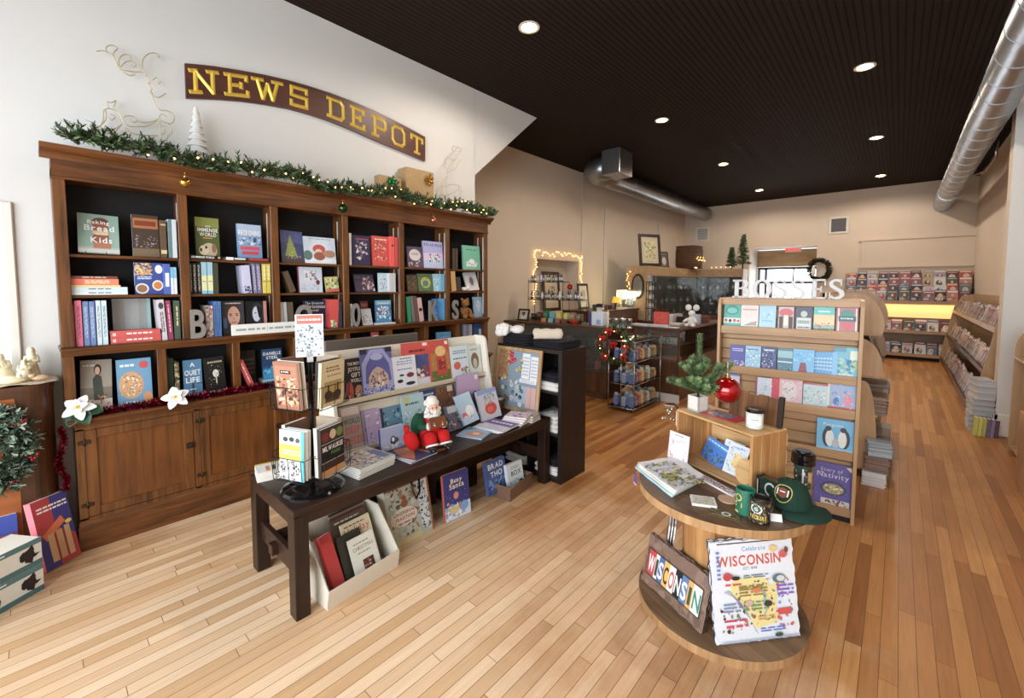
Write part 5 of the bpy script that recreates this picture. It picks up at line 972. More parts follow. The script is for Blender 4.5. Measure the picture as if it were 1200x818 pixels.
inbin(-.02,.085,.2,.315,.014,(222,208,170),[('t','Holiday',.5,.76,.13,(190,50,34),'c',.86,0),('l',.1,.9,.7,.04,(60,56,60),1)],'cream holiday book with red script title in the bin')
for i in range(4):inbin(-.06+.01*i,.052-.017*i,.24,.345+.004*i,.012,((90,74,60),(120,50,44),(150,136,116),(60,50,46))[i],[('l',.1,.9,.7,.05,(206,196,180),1)],('brown','dark red','beige','black')[i]+' book at the back of the white bin')
inbin(-.165,.135,.08,.33,.03,(196,26,26),(),'thick red hardback at left in the white bin',lean=.4,rzo=.2)
inbin(-.214,.09,.04,.31,.012,(226,224,220),(),'thin white book at the left wall of the bin',lean=.4,rzo=.05)
bg_=thing('paper_shopping_bag','printed gingerbread paper bag with black ribbon handles leaning under the table','bag',(-2.42,1.5,0),(0,0,PI/2+.02));W,H=.36,.42
k=MB((150,160,150));k.T=Matrix.Rotation(-.22,4,'X');k.box((0,0,0),(W,.09,H),(206,200,186))
k.art((0,0,0),(1,0,0),(0,0,1),W,H,[('r',0,0,1,1,(170,174,160)),('s',60,.02,.02,.96,.9,.09,[(110,130,120),(196,190,170),(96,84,66),(150,110,80),(140,166,160)],5),('r',0,.88,1,.12,(120,70,40)),('p',[(.74,.1),(.92,.1),(.96,.88),(.72,.88)],(206,210,214)),('s',50,.74,.1,.2,.75,.035,[(50,56,66),(96,120,140)],6),('r',.96,0,.04,1,(150,84,44)),('e',.36,.42,.3,.14,(214,206,190)),('t','GINGERBREAD',.38,.46,.05,(150,60,44),'c',.5),('t','TRADITIONS',.38,.38,.05,(150,60,44),'c',.44),('l',.22,.3,.34,.05,(170,80,60),1),('e',.4,.62,.08,.06,(140,80,44)),('e',.4,.7,.05,.04,(140,80,44)),('r',.0,.0,.7,.1,(190,180,130))]);k.obj('bag_body','gloss',bg_)
k=MB();k.T=Matrix.Rotation(-.22,4,'X');k.tube([(.22,-.004,H-.01),(.215,-.016,H-.1),(.235,-.018,H-.16),(.27,-.016,H-.12),(.29,-.004,H-.01)],.007,6);k.obj('ribbon_handle','boots',bg_)
k=MB();k.T=Matrix.Rotation(-.22,4,'X');k.tube([(.1,.04,H),(.13,.03,H+.03),(.2,.03,H+.02),(.26,.04,H)],.006,6);k.obj('ribbon_handle','boots',bg_)
book((-2.41,1.955,.006),.235,.34,.03,(52,48,120),[('r',0,.0,1,.3,(206,214,232)),('s',24,.02,.02,.9,.36,.1,[(226,230,240),(110,150,206),(206,180,90),(170,120,90)],4),('t','Busy',.5,.78,.1,(236,226,190),'c',.5),('t','Santa',.5,.66,.11,(236,226,190),'c',.62),('e',.45,.5,.1,.08,(206,130,100)),('e',.76,.22,.16,.1,(110,160,206)),('e',.35,.2,.2,.07,(206,186,120)),('s',10,.05,.4,.9,.5,.015,[(236,236,250)],6)],rz=PI/2-.06,rx=-.12,label='navy busy santa picture book with orange spine leaning under the table',spine=(196,84,60),back=(196,84,60),group=None)
basket('book_basket','brown tapered basket holding two novels under right end of table',(-2.40,2.64,0),.17,.2,.3,.125,flat('taupe_weave',(120,92,74),.8,noise=.25,scale=60,bump=.5),1.2)
F(573,596,541,.05,(60,84,140),[('t','BRAD',.5,.74,.16,(226,230,236),'c',.86),('t','THO',.5,.5,.16,(226,230,236),'c',.66),('s',14,.05,.02,.9,.4,.14,[(36,56,110),(110,140,190)],3)],'blue thriller standing in the brown basket',x=-2.385,lean=.2,group='novels in the basket',T=.03)
F(597,615,544,.045,(214,220,222),[('t','BOX',.55,.5,.18,(60,76,96),'c',.7),('l',.25,.74,.5,.14,(140,160,176),2),('e',.8,.16,.14,.1,(50,60,70)),('s',10,.05,.05,.6,.3,.1,[(190,200,206),(160,176,186)],3)],'white novel standing in the brown basket',x=-2.34,lean=.2,group='novels in the basket',T=.03)
for y,lab in((1.9,'dark low storage box in shade under the table, nearer one'),(2.35,'dark low storage box in shade under the table, farther one')):
 o=thing('storage_box',lab,'box',(-2.825,y,0),group='dark boxes under the table');k=MB();k.box((-.12,-.2,0),(.12,.2,.26),bev=.006);k.obj('box_body','espy',o);k=MB();k.box((-.126,-.207,.26),(.126,.207,.3),bev=.006);k.obj('lid','espy',o)
M['taupe']=flat('taupe_board',(96,86,78),.6,noise=.08)
o=thing('standing_board','dark taupe free standing panel between white rack and bookcase','board',(-3.2,1.86,0));k=MB();k.box((-.015,-.42,.06),(.015,.42,1.335),bev=.006);k.obj('board','taupe',o)
for s in(-1,1):k=MB();k.box((-.15,s*.38-.015,0),(.15,s*.38+.015,.06),bev=.004);k.obj('foot','espy',o)
M['blkwood']=wood('black_brown_wood',(24,17,15),(40,29,25),'z',.8,.45,.1)
UX0,UX1,UY0,UY1,UZ=-2.92,-2.149,3.032,3.42,1.192
su=thing('shelf_unit','black cube shelf unit with folded shirts at end of the dark table','shelf',((UX0+UX1)/2,(UY0+UY1)/2,0));ux,uy=(UX1-UX0)/2,(UY1-UY0)/2
for s in(-1,1):k=MB();k.box((s*ux,-uy,0),(s*(ux-.038),uy,UZ-.038));k.obj('side_panel','blkwood',su)
k=MB();k.box((-ux,-uy,UZ-.038),(ux,uy,UZ),bev=.002);k.obj('top_panel','blkwood',su)
k=MB();k.box((-ux+.038,-uy,0),(ux-.038,uy,.038));k.obj('bottom_panel','blkwood',su)
k=MB();k.box((-.009,-uy+.003,.038),(.009,uy,UZ-.038));k.obj('divider','blkwood',su)
k=MB();k.box((-ux+.03,uy-.006,.03),(ux-.03,uy-.002,UZ-.03));k.obj('back_panel','black',su)
for z in(.415,.79):k=MB();k.box((-ux+.038,-uy+.003,z),(ux-.038,uy-.006,z+.016));k.obj('shelf','blkwood',su)
M['blkcloth']=flat('black_cotton',(26,24,30),.95,noise=.25,scale=70,bump=.4);M['whtcloth']=flat('white_cotton',(222,218,212),.95,noise=.08,scale=70,bump=.4);M['oat']=flat('oatmeal_cotton',(200,186,168),.95,noise=.12,scale=70,bump=.4)
def softbox(k,c,s,R,lay=3):
 for l in range(lay):
  n=28;h=s[2]/lay;z0=c[2]+l*h;V=[]
  for zi,ins in((0,.93),(.3,1.0),(.7,1.0),(1,.92)):
   for i in range(n):
    a=2*PI*i/n;e=.28;x=math.copysign(abs(math.cos(a))**e,math.cos(a));y=math.copysign(abs(math.sin(a))**e,math.sin(a));w=1+.02*math.sin(a*5+l*2)+.015*math.sin(a*9+l)
    V.append((c[0]+s[0]/2*x*ins*w,c[1]+s[1]/2*y*ins*w,z0+zi*h*.98+(.006*math.sin(a*3+l)if zi in(.7,1)else 0)*(h/.03)*.6))
  Fc=[(i*n+j,i*n+(j+1)%n,(i+1)*n+(j+1)%n,(i+1)*n+j)for i in range(3)for j in range(n)]
  V.append((c[0],c[1],z0+h*1.02));t=len(V)-1;Fc+=[(3*n+j,3*n+(j+1)%n,t)for j in range(n)];Fc.append(tuple(range(n-1,-1,-1)))
  k.add(V,Fc,None,True)
R=random.Random(4)
def garment(x,y,z,sx,sy,sz,mat,lab,rz=0,lay=2,g='folded shirts on the black shelf unit'):
 o=thing('folded_shirt',lab,'shirt',(x,y,z),(0,0,rz),g);k=MB();softbox(k,(0,0,.001),(sx,sy,sz),R,lay);k.obj('folded_cloth',mat,o)
 k=MB();k.tube([(sx*.1*math.cos(a),-sy*.25+sy*.14*math.sin(a),sz+.004)for a in[2*PI*i/16 for i in range(17)]],.004,5);k.obj('collar',mat,o);return o
for i in range(3):
 garment(-2.73,3.22,UZ+.036*i,.34,.33,.036,'blkcloth',('bottom','middle','top')[i]+' black folded shirt of left pile on the black shelf unit',.03*i)
 if i<2:garment(-2.34,3.22,UZ+.036*i,.35,.34,.036,'blkcloth',('bottom','top')[i]+' black folded shirt of right pile on the black shelf unit',-.03*i)
def roll(x,y,z,L,r,mat,lab,rz):
 o=thing('rolled_shirt',lab,'shirt',(x,y,z),(0,0,rz),'rolled light shirts on top of the black shelf unit');V=[];n=40
 k=MB()
 pts=[]
 for i in range(n+1):
  t=i/n;a=t*2*PI*1.9;rr=r*(.25+.75*t);pts.append((rr*math.cos(a-1.9),r+rr*.95*math.sin(a-1.9)))
 zmin=min(p[1]for p in pts);pts=[(p[0],p[1]-zmin)for p in pts]
 m=10
 for j in range(m+1):
  xx=-L/2+L*j/m;s=1+.05*math.sin(j*1.7)
  for a,b in pts:V.append((xx+.006*math.sin(b*80+j),a*s,b*s))
 Fc=[(j*(n+1)+i,j*(n+1)+i+1,(j+1)*(n+1)+i+1,(j+1)*(n+1)+i)for j in range(m)for i in range(n)]
 k.add(V,Fc,None,True);q=k.obj('rolled_cloth',mat,o);md=q.modifiers.new('cloth_thickness','SOLIDIFY');md.thickness=.009;md.offset=0
 return o
roll(-2.37,3.12,UZ+.08,.26,.06,'oat','large oatmeal rolled shirt with white inside, right on the black shelf unit',PI/2-.9)
o=thing('rolled_shirt','white crumpled shirt bundle tied with cord, left on the black shelf unit','shirt',(-2.80,3.10,UZ+.11),(0,0,.2),'rolled light shirts on top of the black shelf unit');k=MB()
for c,s in(((-.07,-.03,.035),(.06,.07,.055)),((-.02,-.03,.03),(.05,.07,.045)),((.07,.0,.03),(.065,.07,.042)),((-.08,-.09,.0),(.05,.03,.04)),((-.03,-.09,.005),(.045,.025,.035)),((.09,-.02,.02),(.05,.05,.03)),((-.1,-.07,.04),(.03,.04,.04))):k.ball(c,s,14,10)
k.obj('crumpled_cloth','whtcloth',o);k=MB();k.tube([(.02,.05*math.cos(a)-.03,.03+.055*math.sin(a))for a in[2*PI*i/18 for i in range(18)]],.004,5,closed=True);k.obj('cord','blkcloth',o)
for z,mats in((.038,('whtcloth','blkcloth')),(.431,('whtcloth','oat')),(.806,('whtcloth','blkcloth'))):
 for xx,side_ in((-2.345,'right'),(-2.72,'left')):
  row={.038:'bottom',.431:'middle',.806:'upper'}[z]
  garment(xx,3.2,z+.0,.28,.3,.08,mats[0],'light folded shirt at the bottom of the %s %s cube'%(row,side_),.04)
  garment(xx,3.21,z+.081,.27,.29,.07,'blkcloth' if mats[1]=='blkcloth' else 'whtcloth','folded shirt lying on top of the light one in the %s %s cube'%(row,side_),-.05)
M['pinez']=wood('pine_stave',(150,98,54),(206,156,100),'z',.5,.55,0);M['pinex']=wood('pine_slat',(186,140,88),(226,188,134),'x',.6,.55,0)
M['oldpine']=wood('weathered_pine',(92,68,48),(150,118,88),'x',.45,.7,0,.2);M['darkpine']=wood('stained_pine',(62,42,30),(116,84,58),'x',.45,.5,.1);M['rimpine']=wood('pine_rim',(140,104,68),(190,150,104),'z',.8,.6,0)
SX,SY,SZ=-.677,2.453,.665
spl=thing('cable_spool','round wooden cable spool used as a display table in the foreground','table',(SX,SY,0),(0,0,-.35))
def disc(z0,z1,r,mat,name,n=5):
 o=None
 edges=[-r+2*r*i/n for i in range(n+1)]
 for i in range(n):
  a,b=edges[i]+.0012,edges[i+1]-.0012;pts=[]
  m=14
  for j in range(m+1):y=a+(b-a)*j/m;pts.append((math.sqrt(max(0,r*r-y*y)),y))
  for j in range(m,-1,-1):y=a+(b-a)*j/m;pts.append((-math.sqrt(max(0,r*r-y*y)),y))
  q=[]
  for p in pts:
   if not q or(abs(p[0]-q[-1][0])+abs(p[1]-q[-1][1]))>1e-5:q.append(p)
  k=MB();k.prism(q,'z',z0,z1);k.m=1;ob=k.obj(name,[mat],spl)if False else MB.obj(k,name,[mat,'rimpine'],spl)
  for pl_ in ob.data.polygons:pl_.material_index=0 if abs(pl_.normal.z)>.5 else 1
disc(0,.042,.418,'oldpine','bottom_plank');disc(SZ-.042,SZ,.427,'darkpine','top_plank')
k=MB();n=12;r=.19
for i in range(n):
 a0,a1=2*PI*i/n+.006,2*PI*(i+1)/n-.006;pts=[(r*math.cos(a0),r*math.sin(a0)),(r*math.cos(a1),r*math.sin(a1)),((r-.025)*math.cos(a1),(r-.025)*math.sin(a1)),((r-.025)*math.cos(a0),(r-.025)*math.sin(a0))]
 k=MB();k.prism(pts,'z',.042,SZ-.042);k.obj('core_stave','pinez',spl)
def wavy(W,H,R,amp=.006,n=22):
 pts=[]
 for(x0,y0),(x1,y1)in(((0,0),(W,0)),((W,0),(W,H)),((W,H),(0,H)),((0,H),(0,0))):
  L=math.hypot(x1-x0,y1-y0);m=max(3,int(n*L/W))
  for i in range(m):
   t=i/m;nx,ny=(y1-y0)/L,-(x1-x0)/L;d=amp*R.uniform(-1,.6)if i else 0;pts.append((x0+(x1-x0)*t+nx*d,y0+(y1-y0)*t+ny*d))
 return pts
def wsign(loc,hd,lean,W,H,T,col,edge,art,lab,seed,off,amp=.006):
 n=Vector((-math.sin(hd),math.cos(hd),0));p=Vector(loc)+n*off
 o=thing('state_sign',lab,'sign',tuple(p+Vector((0,0,T*math.sin(lean)+amp*1.05))),(-lean,0,hd),'wavy edged state signs on the spool base');k=MB(col)
 pts=wavy(W,H,random.Random(seed),amp);k.prism(pts,'y',.002,T,edge);k.add([(x,.0015,z)for x,z in pts],[tuple(range(len(pts)))],col)
 k.art((0,.0015,0),(1,0,0),(0,0,1),W,H,art);k.obj('printed_panel','print',o);return o
MAP=[('r',.08,.97,.86,.012,(60,60,70)),('t','Celebrate',.52,.89,.045,(96,130,190),'c',.36,0),('t','WISCONSIN',.45,.75,.1,(206,74,46),'c',.78),('t','EST. 1848',.46,.705,.028,(110,120,130),'c',.3,0),('p',[(.2,.58),(.3,.62),(.5,.64),(.62,.60),(.7,.52),(.76,.6),(.8,.55),(.74,.36),(.74,.16),(.46,.12),(.42,.22),(.36,.34),(.22,.46)],(232,216,140)),('p',[(.12,.5),(.2,.46),(.36,.34),(.46,.1),(.5,.06),(.42,.2),(.32,.38),(.18,.52)],(170,184,190)),('s',40,.22,.16,.5,.44,.03,[(206,110,90),(96,130,90),(226,190,80),(150,96,60),(110,110,150),(240,226,170),(60,56,56)],5),('s',16,.74,.1,.2,.5,.035,[(110,126,200),(190,80,130),(130,150,210),(206,90,80)],6),('s',14,.06,.1,.3,.3,.03,[(206,60,80),(110,150,130),(140,100,160),(90,60,50)],7),('l',.1,.2,.25,.04,(196,40,80),1),('l',.12,.14,.26,.05,(206,60,90),1),('l',.14,.55,.2,.04,(206,70,70),1),('l',.3,.5,.3,.04,(150,130,60),2),('l',.52,.08,.3,.05,(96,120,200),2),('l',.76,.42,.2,.12,(130,90,190),3),('l',.3,.44,.34,.12,(150,120,70),4),('l',.34,.3,.3,.1,(110,150,110),3),('l',.5,.2,.22,.05,(206,150,70),2),('l',.1,.3,.2,.1,(120,140,180),3),('l',.36,.62,.3,.04,(90,120,150),2),('l',.05,.62,.04,.3,(96,130,190),7),('p',[(.56,.5),(.6,.44),(.57,.38),(.6,.3),(.56,.24),(.575,.24),(.615,.3),(.59,.38),(.62,.44),(.57,.51)],(140,176,190)),('e',.4,.38,.05,.03,(206,170,150)),('e',.63,.36,.05,.03,(70,60,60)),('e',.5,.5,.06,.025,(206,120,60)),('r',.74,.24,.16,.06,(206,60,50)),('e',.74,.9,.05,.035,(226,190,120)),('e',.86,.84,.05,.04,(206,80,80)),('e',.9,.88,.025,.03,(120,70,60)),('e',.78,.6,.08,.045,(90,120,120)),('e',.8,.6,.05,.03,(206,214,214)),('e',.16,.66,.05,.04,(190,50,50)),('r',.12,.64,.1,.04,(190,50,50)),('e',.26,.64,.05,.02,(50,50,50)),('r',.04,.02,.92,.012,(150,170,206)),('e',.72,.055,.05,.02,(60,90,70))]
for i in range(3):wsign((-.572,2.092,.043),math.radians(50),.18,.44,.46,.010,(226,230,236),(66,60,66)if i else(214,220,226),MAP if i==0 else[],('front white state map sign leaning at right on the spool base','second white sign just behind the front state map sign','third white sign hindmost behind the state map sign')[i],3+i,.0115*i)
LIC=[('s',40,0,.0,1,1,.12,[(110,84,70),(140,112,96),(126,96,82)],3)]
bx=.06
for ch,c,tc_,w in(('W',(186,36,44),WHT,.125),('I',(222,222,214),(60,60,60),.06),('S',(60,96,160),WHT,.09),('C',(226,170,60),(60,50,40),.09),('O',(222,222,216),(196,50,50),.1),('N',(34,34,38),WHT,.105),('S',(80,120,170),WHT,.1),('I',(226,160,60),(60,80,60),.075),('N',(226,226,214),(40,130,110),.13)):
 LIC+=[('r',bx,.22,w,.5,c),('t',ch,bx+w/2,.29,.32,tc_,'c',w*.8)];bx+=w
LIC+=[('r',.06,.72,.875,.015,(60,50,46)),('r',.06,.205,.875,.015,(60,50,46)),('r',.055,.2,.008,.54,(60,50,46)),('r',.93,.2,.008,.54,(60,50,46))]
for i in range(3):wsign((-1.052,2.292,.043),math.radians(-24.5),.24,.44,.27,.009,(126,100,84),(70,50,42),LIC if i==0 else[],('front licence plate lettered WISCONSIN sign leaning at left on the spool base','second brown sign just behind the licence plate sign','third brown sign hindmost behind the licence plate sign')[i],13+i,.0105*i)
for i in range(3):
 a=math.radians(-70);wsign((-1.03+.014*i,2.56+.005*i,.043),a,.1,.2,.33,.010,(96,40,44),(226,220,216),[('r',.0,.9,1,.04,WHT)],('outer maroon striped sign standing behind the licence plate sign','middle maroon striped sign in the row at left of the spool core','inner maroon striped sign against the spool core')[i],23+i,.0)
CH=math.atan2(-.21,.48);CW,CD,CHt=.522,.272,.303
cr=thing('wooden_crate','pale pine crate on its side on the cable spool, open to the front','crate',(-1.01,2.665,SZ+.001),(0,0,CH))
for s,nm in((0,'side_board'),(1,'side_board')):
 x=s*(CW-.018);k=MB()
 for i in range(4):k.box((x,i*CD/4+.001,.0),(x+.018,(i+1)*CD/4-.001,CHt-.0),bev=.002)
 k.obj(nm,'pinez',cr)
for i in range(3):
 k=MB();k.box((0,i*CD/3+.003,CHt),(CW,(i+1)*CD/3-.003,CHt+.012),bev=.002);k.obj('top_slat','pinex',cr)
 k=MB();k.box((.018,i*CD/3+.003,.0),(CW-.018,(i+1)*CD/3-.003,.012),bev=.002);k.obj('bottom_slat','pinex',cr)
for z0,z1 in((.02,.1),(.115,.195),(.215,.285)):k=MB();k.box((.0,CD,z0),(CW,CD+.01,z1),bev=.002);k.obj('back_slat','pinex',cr)
for s in(0,1):
 k=MB();x=.018 if s==0 else CW-.018-.02;k.box((x,CD-.025,.012),(x+.02,CD,CHt));k.obj('corner_post','pinez',cr)
cm=Matrix.Translation((-1.01,2.665,SZ+.001))@Matrix.Rotation(CH,4,'Z')
def cl(x,y,z):return cm@Vector((x,y,z))
ZT2=CHt+.0125
o=thing('potted_fir','small artificial fir tree in white square pot on the pine crate','tree',tuple(cl(.075,.10,ZT2)),(0,0,CH));h=.075
k=MB();pw=.042
k.prism([(-pw,-pw),(pw,-pw),(pw,pw),(-pw,pw)],'z',0,.012)
for a,b in(((-pw,-pw),(pw,-pw+.008)),((-pw,pw-.008),(pw,pw)),((-pw,-pw),(-pw+.008,pw)),((pw-.008,-pw),(pw,pw))):k.box((*a,0),(*b,.095))
k.obj('square_pot','trimw',o);k=MB();k.box((-pw+.008,-pw+.008,.07),(pw-.008,pw-.008,.084));k.obj('soil','walnut',o)
k=MB();k.tube([(0,0,.06),(0,0,.36),(0,0,.4)],[.007,.005,.003],8);k.obj('trunk','walnut',o)
FG=[(96,124,76),(116,144,90),(80,108,66),(136,160,104)];R=random.Random(21);k=MB()
def bough(p,d,L,sub=True):
 d=Vector(d).normalized();p=Vector(p);m=max(3,int(L/.010))
 for i in range(m):
  q=p+d*(L*(i+.3)/m)
  for j in range(22):
   a=R.uniform(0,2*PI);u=d.orthogonal().normalized();v=d.cross(u);oo=u*math.cos(a)+v*math.sin(a);e=q+oo*R.uniform(.018,.026)+d*.018;s=d.cross(oo)*.0024;k.add([q-s,q+s,e+s*.5,e-s*.5],[(0,1,2,3)],R.choice(FG))
 k.tube([p,p+d*L],.0028,5,(84,70,46))
 if sub and L>.08:
  for s in(-1,1):
   u=d.cross(Vector((0,0,1))).normalized()*s;bough(p+d*L*.45,d+u*.8+Vector((0,0,.15)),L*.42,False)
bough((0,0,.25),(0,0,1),.22,False);bough((0,0,.1),(0,0,1),.16,False)
rt=Vector((math.cos(-CH),math.sin(-CH),0))
cdir=lambda ang,up:(math.cos(ang),math.sin(ang),up)
V0=math.atan2(AX_R.y,AX_R.x)-CH
for z,ang,L,up in((.13,V0+PI,.17,.35),(.15,V0+.15,.12,.5),(.2,V0+PI-.2,.12,.85),(.17,V0,.21,.62),(.22,V0+.5,.1,1.0),(.13,V0+2.2,.11,.4),(.13,V0-1.2,.12,.35),(.16,V0-2.0,.12,.45),(.19,V0+1.4,.1,.6),(.24,V0+2.6,.08,1.1),(.23,V0-1.5,.08,.9),(.11,V0-.6,.1,.25),(.12,V0+1.0,.1,.3),(.27,V0+.2,.06,1.5),(.28,V0+3.2,.06,1.4)):
 bough((0,0,z),cdir(ang,up),L*1.14)
k.obj('foliage','leaf',o)
M['redglass']=flat('red_glass_ball',(176,8,16),.06,.55,noise=.02,coat=1.0)
P0=Vector(cl(.075,.10,ZT2));tipd=Vector(AX_R)*.148;pt=P0+Vector((tipd.x-AX_F.x*.06,tipd.y-AX_F.y*.06,.30));
o=thing('ornament_ball','large shiny red glass ornament hanging from the small fir branch','ornament',(pt.x,pt.y,pt.z-.235));k=MB();k.ball((0,0,.078),.078,32,20);k.obj('ball','redglass',o);k=MB();k.lathe([(.016,.152),(.016,.168),(.006,.17),(.004,.18),(0,.18)],14);k.obj('cap','gold',o);k=MB();k.tube([(0,0,.178),(.002,0,.25)],.0022,5);k.tube([(0,.002,.178),(-.004,.002,.25)],.0022,5);k.obj('gold_ribbon','goldwire',o)
p=cl(.13,.06,ZT2);flatbook(p.x,p.y,p.z,.22,.155,.004,(190,34,46),[('r',.1,.2,.62,.6,(150,160,176)),('s',20,.12,.22,.58,.56,.08,[(96,106,130),(206,206,210),(70,80,110)],4),('l',.15,.55,.5,.12,(60,76,120),1)],rz=CH+.12,label='red bordered picture card lying on top of the pine crate',group=None,name='picture_card',cat='card')
p=cl(.44,.12,ZT2);o=thing('jar_candle','white labelled glass jar candle with black lid on the pine crate','candle',(p.x,p.y,p.z));M['milk']=flat('milky_glass',(206,210,204),.12,noise=.03,coat=.5)
k=MB();k.lathe([(.038,0),(.043,.005),(.044,.086),(.041,.09)],30);k.obj('glass_jar','milk',o);k=MB();k.lathe([(.046,.088),(.047,.091),(.047,.103),(.045,.106),(0,.106)],30);k.obj('lid','gblack',o)
k=MB((232,234,228));n=14
a0=math.atan2(-p.y,-p.x)
k.T=Matrix.Rotation(a0-CH*0,4,'Z');pts=[(.0447*math.cos(t),.0447*math.sin(t))for t in[-.9+1.8*i/n for i in range(n+1)]]
k.add([(x,y,.022)for x,y in pts]+[(x,y,.074)for x,y in pts],[(i,i+1,n+2+i,n+1+i)for i in range(n)],(230,234,228));k.add([(.0452,-.018,.05),(.0452,.018,.05),(.0452,.018,.055),(.0452,-.018,.055)],[(0,1,2,3)],(120,150,140));k.add([(.0452,-.012,.036),(.0452,.012,.036),(.0452,.012,.039),(.0452,-.012,.039)],[(0,1,2,3)],(150,160,150));k.obj('label','print',o)
M['plank']=wood('dark_plank_sign',(58,36,22),(128,84,50),'z',.5,.4,.2)
p=cl(.20,.215,ZT2);o=thing('plank_sign','dark brown vertical plank board standing behind the fir on the crate','board',(p.x,p.y,p.z),(-.1,0,CH+.05))
for i in range(5):k=MB();k.box((-.0+i*.058,0,0),(.056+i*.058,.012,.155+.006*math.sin(i*2.3)),bev=.002);k.obj('plank','plank',o)
k=MB();k.box((.29,-.006,0),(.315,.018,.17),bev=.003);k.obj('edge_frame','blkwood',o)
for i in range(5):
 p=cl(.05+.032*i,.16-.012*i,.0135);book((p.x,p.y,p.z+.001),.085,.14,.003,(46,110,190),[('r',0,.75,1,.2,(60,140,206)),('s',10,.05,.05,.9,.45,.16,[(70,110,80),(120,130,90),(40,80,130)],i),('l',.1,.8,.8,.1,(226,236,240),1)],rz=CH-.1,rx=-.35,ry=.18,label='blue postcard in fan of five inside the crate, '+('leftmost','second from left','middle','second from right','rightmost')[i],group='fan of blue postcards',name='postcard',cat='card',soft=True)
for i in range(2):
 p=cl(.215+.055*i,.12-.03*i,.0135);book((p.x,p.y,p.z+.001),.125,.17+.004*i,.004,(222,226,230),[('r',.06,.05,.88,.9,(206,216,226)),('p',[(.3,.3),(.4,.7),(.7,.72),(.8,.5),(.7,.25),(.45,.2)],(226,196,130)),('s',26,.08,.08,.84,.84,.07,[(206,110,110),(150,176,206),(226,220,200),(130,160,120)],5+i),('l',.2,.84,.6,.07,(110,150,206),1)],rz=CH,rx=-.4,label=('white map print leaning inside the crate, behind its twin','white map print with orange state outline leaning inside the crate')[i],group='map prints in the crate',name='map_print',cat='print',soft=True)
o=thing('wooden_plaque','orange brown wood slice leaning at right inside the crate','plaque',tuple(cl(.43,.05,.04)),(-.3,0,CH));k=MB();k.prism([(.05*math.cos(a)*1.1,.06+.07*math.sin(a))for a in[2*PI*i/24 for i in range(24)]],'y',0,.012);k.obj('wood_slice','pinex',o)
for ob in[o]:ob.location.z=SZ+.018
def onsp(u,v):return onz(u,v,SZ)
p=onsp(779,541);a=math.atan2(onsp(801,551).y-p.y,onsp(801,551).x-p.x)
book((p.x+.005,p.y+.022,SZ+.003),.145,.19,.004,(222,212,214),[('r',.06,.04,.88,.92,(226,216,220)),('s',24,.1,.1,.8,.7,.09,[(214,190,196),(190,170,190),(226,206,196),(206,150,160)],6),('e',.5,.45,.32,.25,(232,226,220)),('l',.3,.9,.4,.04,(70,70,80),1)],rz=a,rx=-.12,label='pink white art print card standing on the spool left of the crate',group=None,name='print_card',cat='card',soft=True)
M['towel']=M['cloth']
tq=[onsp(*q)for q in((744,549),(790,541),(821,565),(787,583))]
for i in range(3):
 o=thing('tea_towel',('bottom pale blue folded tea towel on the spool','middle cream folded tea towel on the spool','top folded tea towel with map print on the spool')[i],'towel',(tq[0].x,tq[0].y,SZ+.001+.013*i),group='folded tea towels on the spool');k=MB();n=10;q=[v-tq[0]for v in tq];V=[];sh=Vector((.006*i,.004*i,0))
 for lz in(0,.012):
  for a in range(n+1):
   for b in range(n+1):
    s,t=a/n,b/n;pt_=(q[0]*(1-s)+q[1]*s)*(1-t)+(q[3]*(1-s)+q[2]*s)*t;V.append((pt_.x+sh.x+.003*math.sin(b*1.3+i),pt_.y+sh.y+.003*math.sin(a*1.7+i*2),lz+(.002*math.sin(a*1.1+b*.7+i)if lz else 0)))
 N_=(n+1)**2;c1=((176,206,222),(226,216,190),(222,220,224))[i]
 idx=lambda a,b:a*(n+1)+b
 k.add(V,[(idx(a,b),idx(a+1,b),idx(a+1,b+1),idx(a,b+1))for a in range(n)for b in range(n)]+[(N_+idx(a,b),N_+idx(a+1,b),N_+idx(a+1,b+1),N_+idx(a,b+1))for a in range(n)for b in range(n)],c1,True)
 rim=[idx(a,0)for a in range(n)]+[idx(n,b)for b in range(n)]+[idx(a,n)for a in range(n,0,-1)]+[idx(0,b)for b in range(n,0,-1)]
 k.add(V,[(rim[j],rim[(j+1)%len(rim)],N_+rim[(j+1)%len(rim)],N_+rim[j])for j in range(len(rim))],c1,True)
 if i==2:
  e1=q[3]-q[0];e2=q[1]-q[0];e1.z=e2.z=0
  k.art((sh.x,sh.y,.0155),tuple(e1.normalized()),tuple((e2-e1*(e2.dot(e1)/e1.length_squared)).normalized()),e1.length*.96,e2.length*.78,[('s',120,.12,.02,.84,.9,.055,[(196,190,110),(130,140,80),(170,180,206),(120,96,140),(226,214,150),(206,206,214),(150,120,90)],7),('r',.3,.02,.03,.9,(232,232,234)),('s',30,.5,.1,.3,.4,.05,[(96,110,60),(170,160,70)],9)])
 k.obj('folded_cloth','cloth',o)
pp=onsp(748,560);o=thing('fabric_tag','purple ribbon tag hanging over the spool rim from the towels','tag',(pp.x-.012,pp.y-.012,SZ-.035));k=MB((96,70,150));k.box((-.018,-.002,0),(.018,.002,.062));k.box((-.018,-.003,0),(.018,.003,.006),(226,226,230));k.T=None;k.obj('ribbon','cloth',o);o.rotation_euler=(0,0,-.8)
a1,a2=onsp(804,551),onsp(862,583);hd=math.atan2(a2.y-a1.y,a2.x-a1.x);Lb=(a2-a1).length
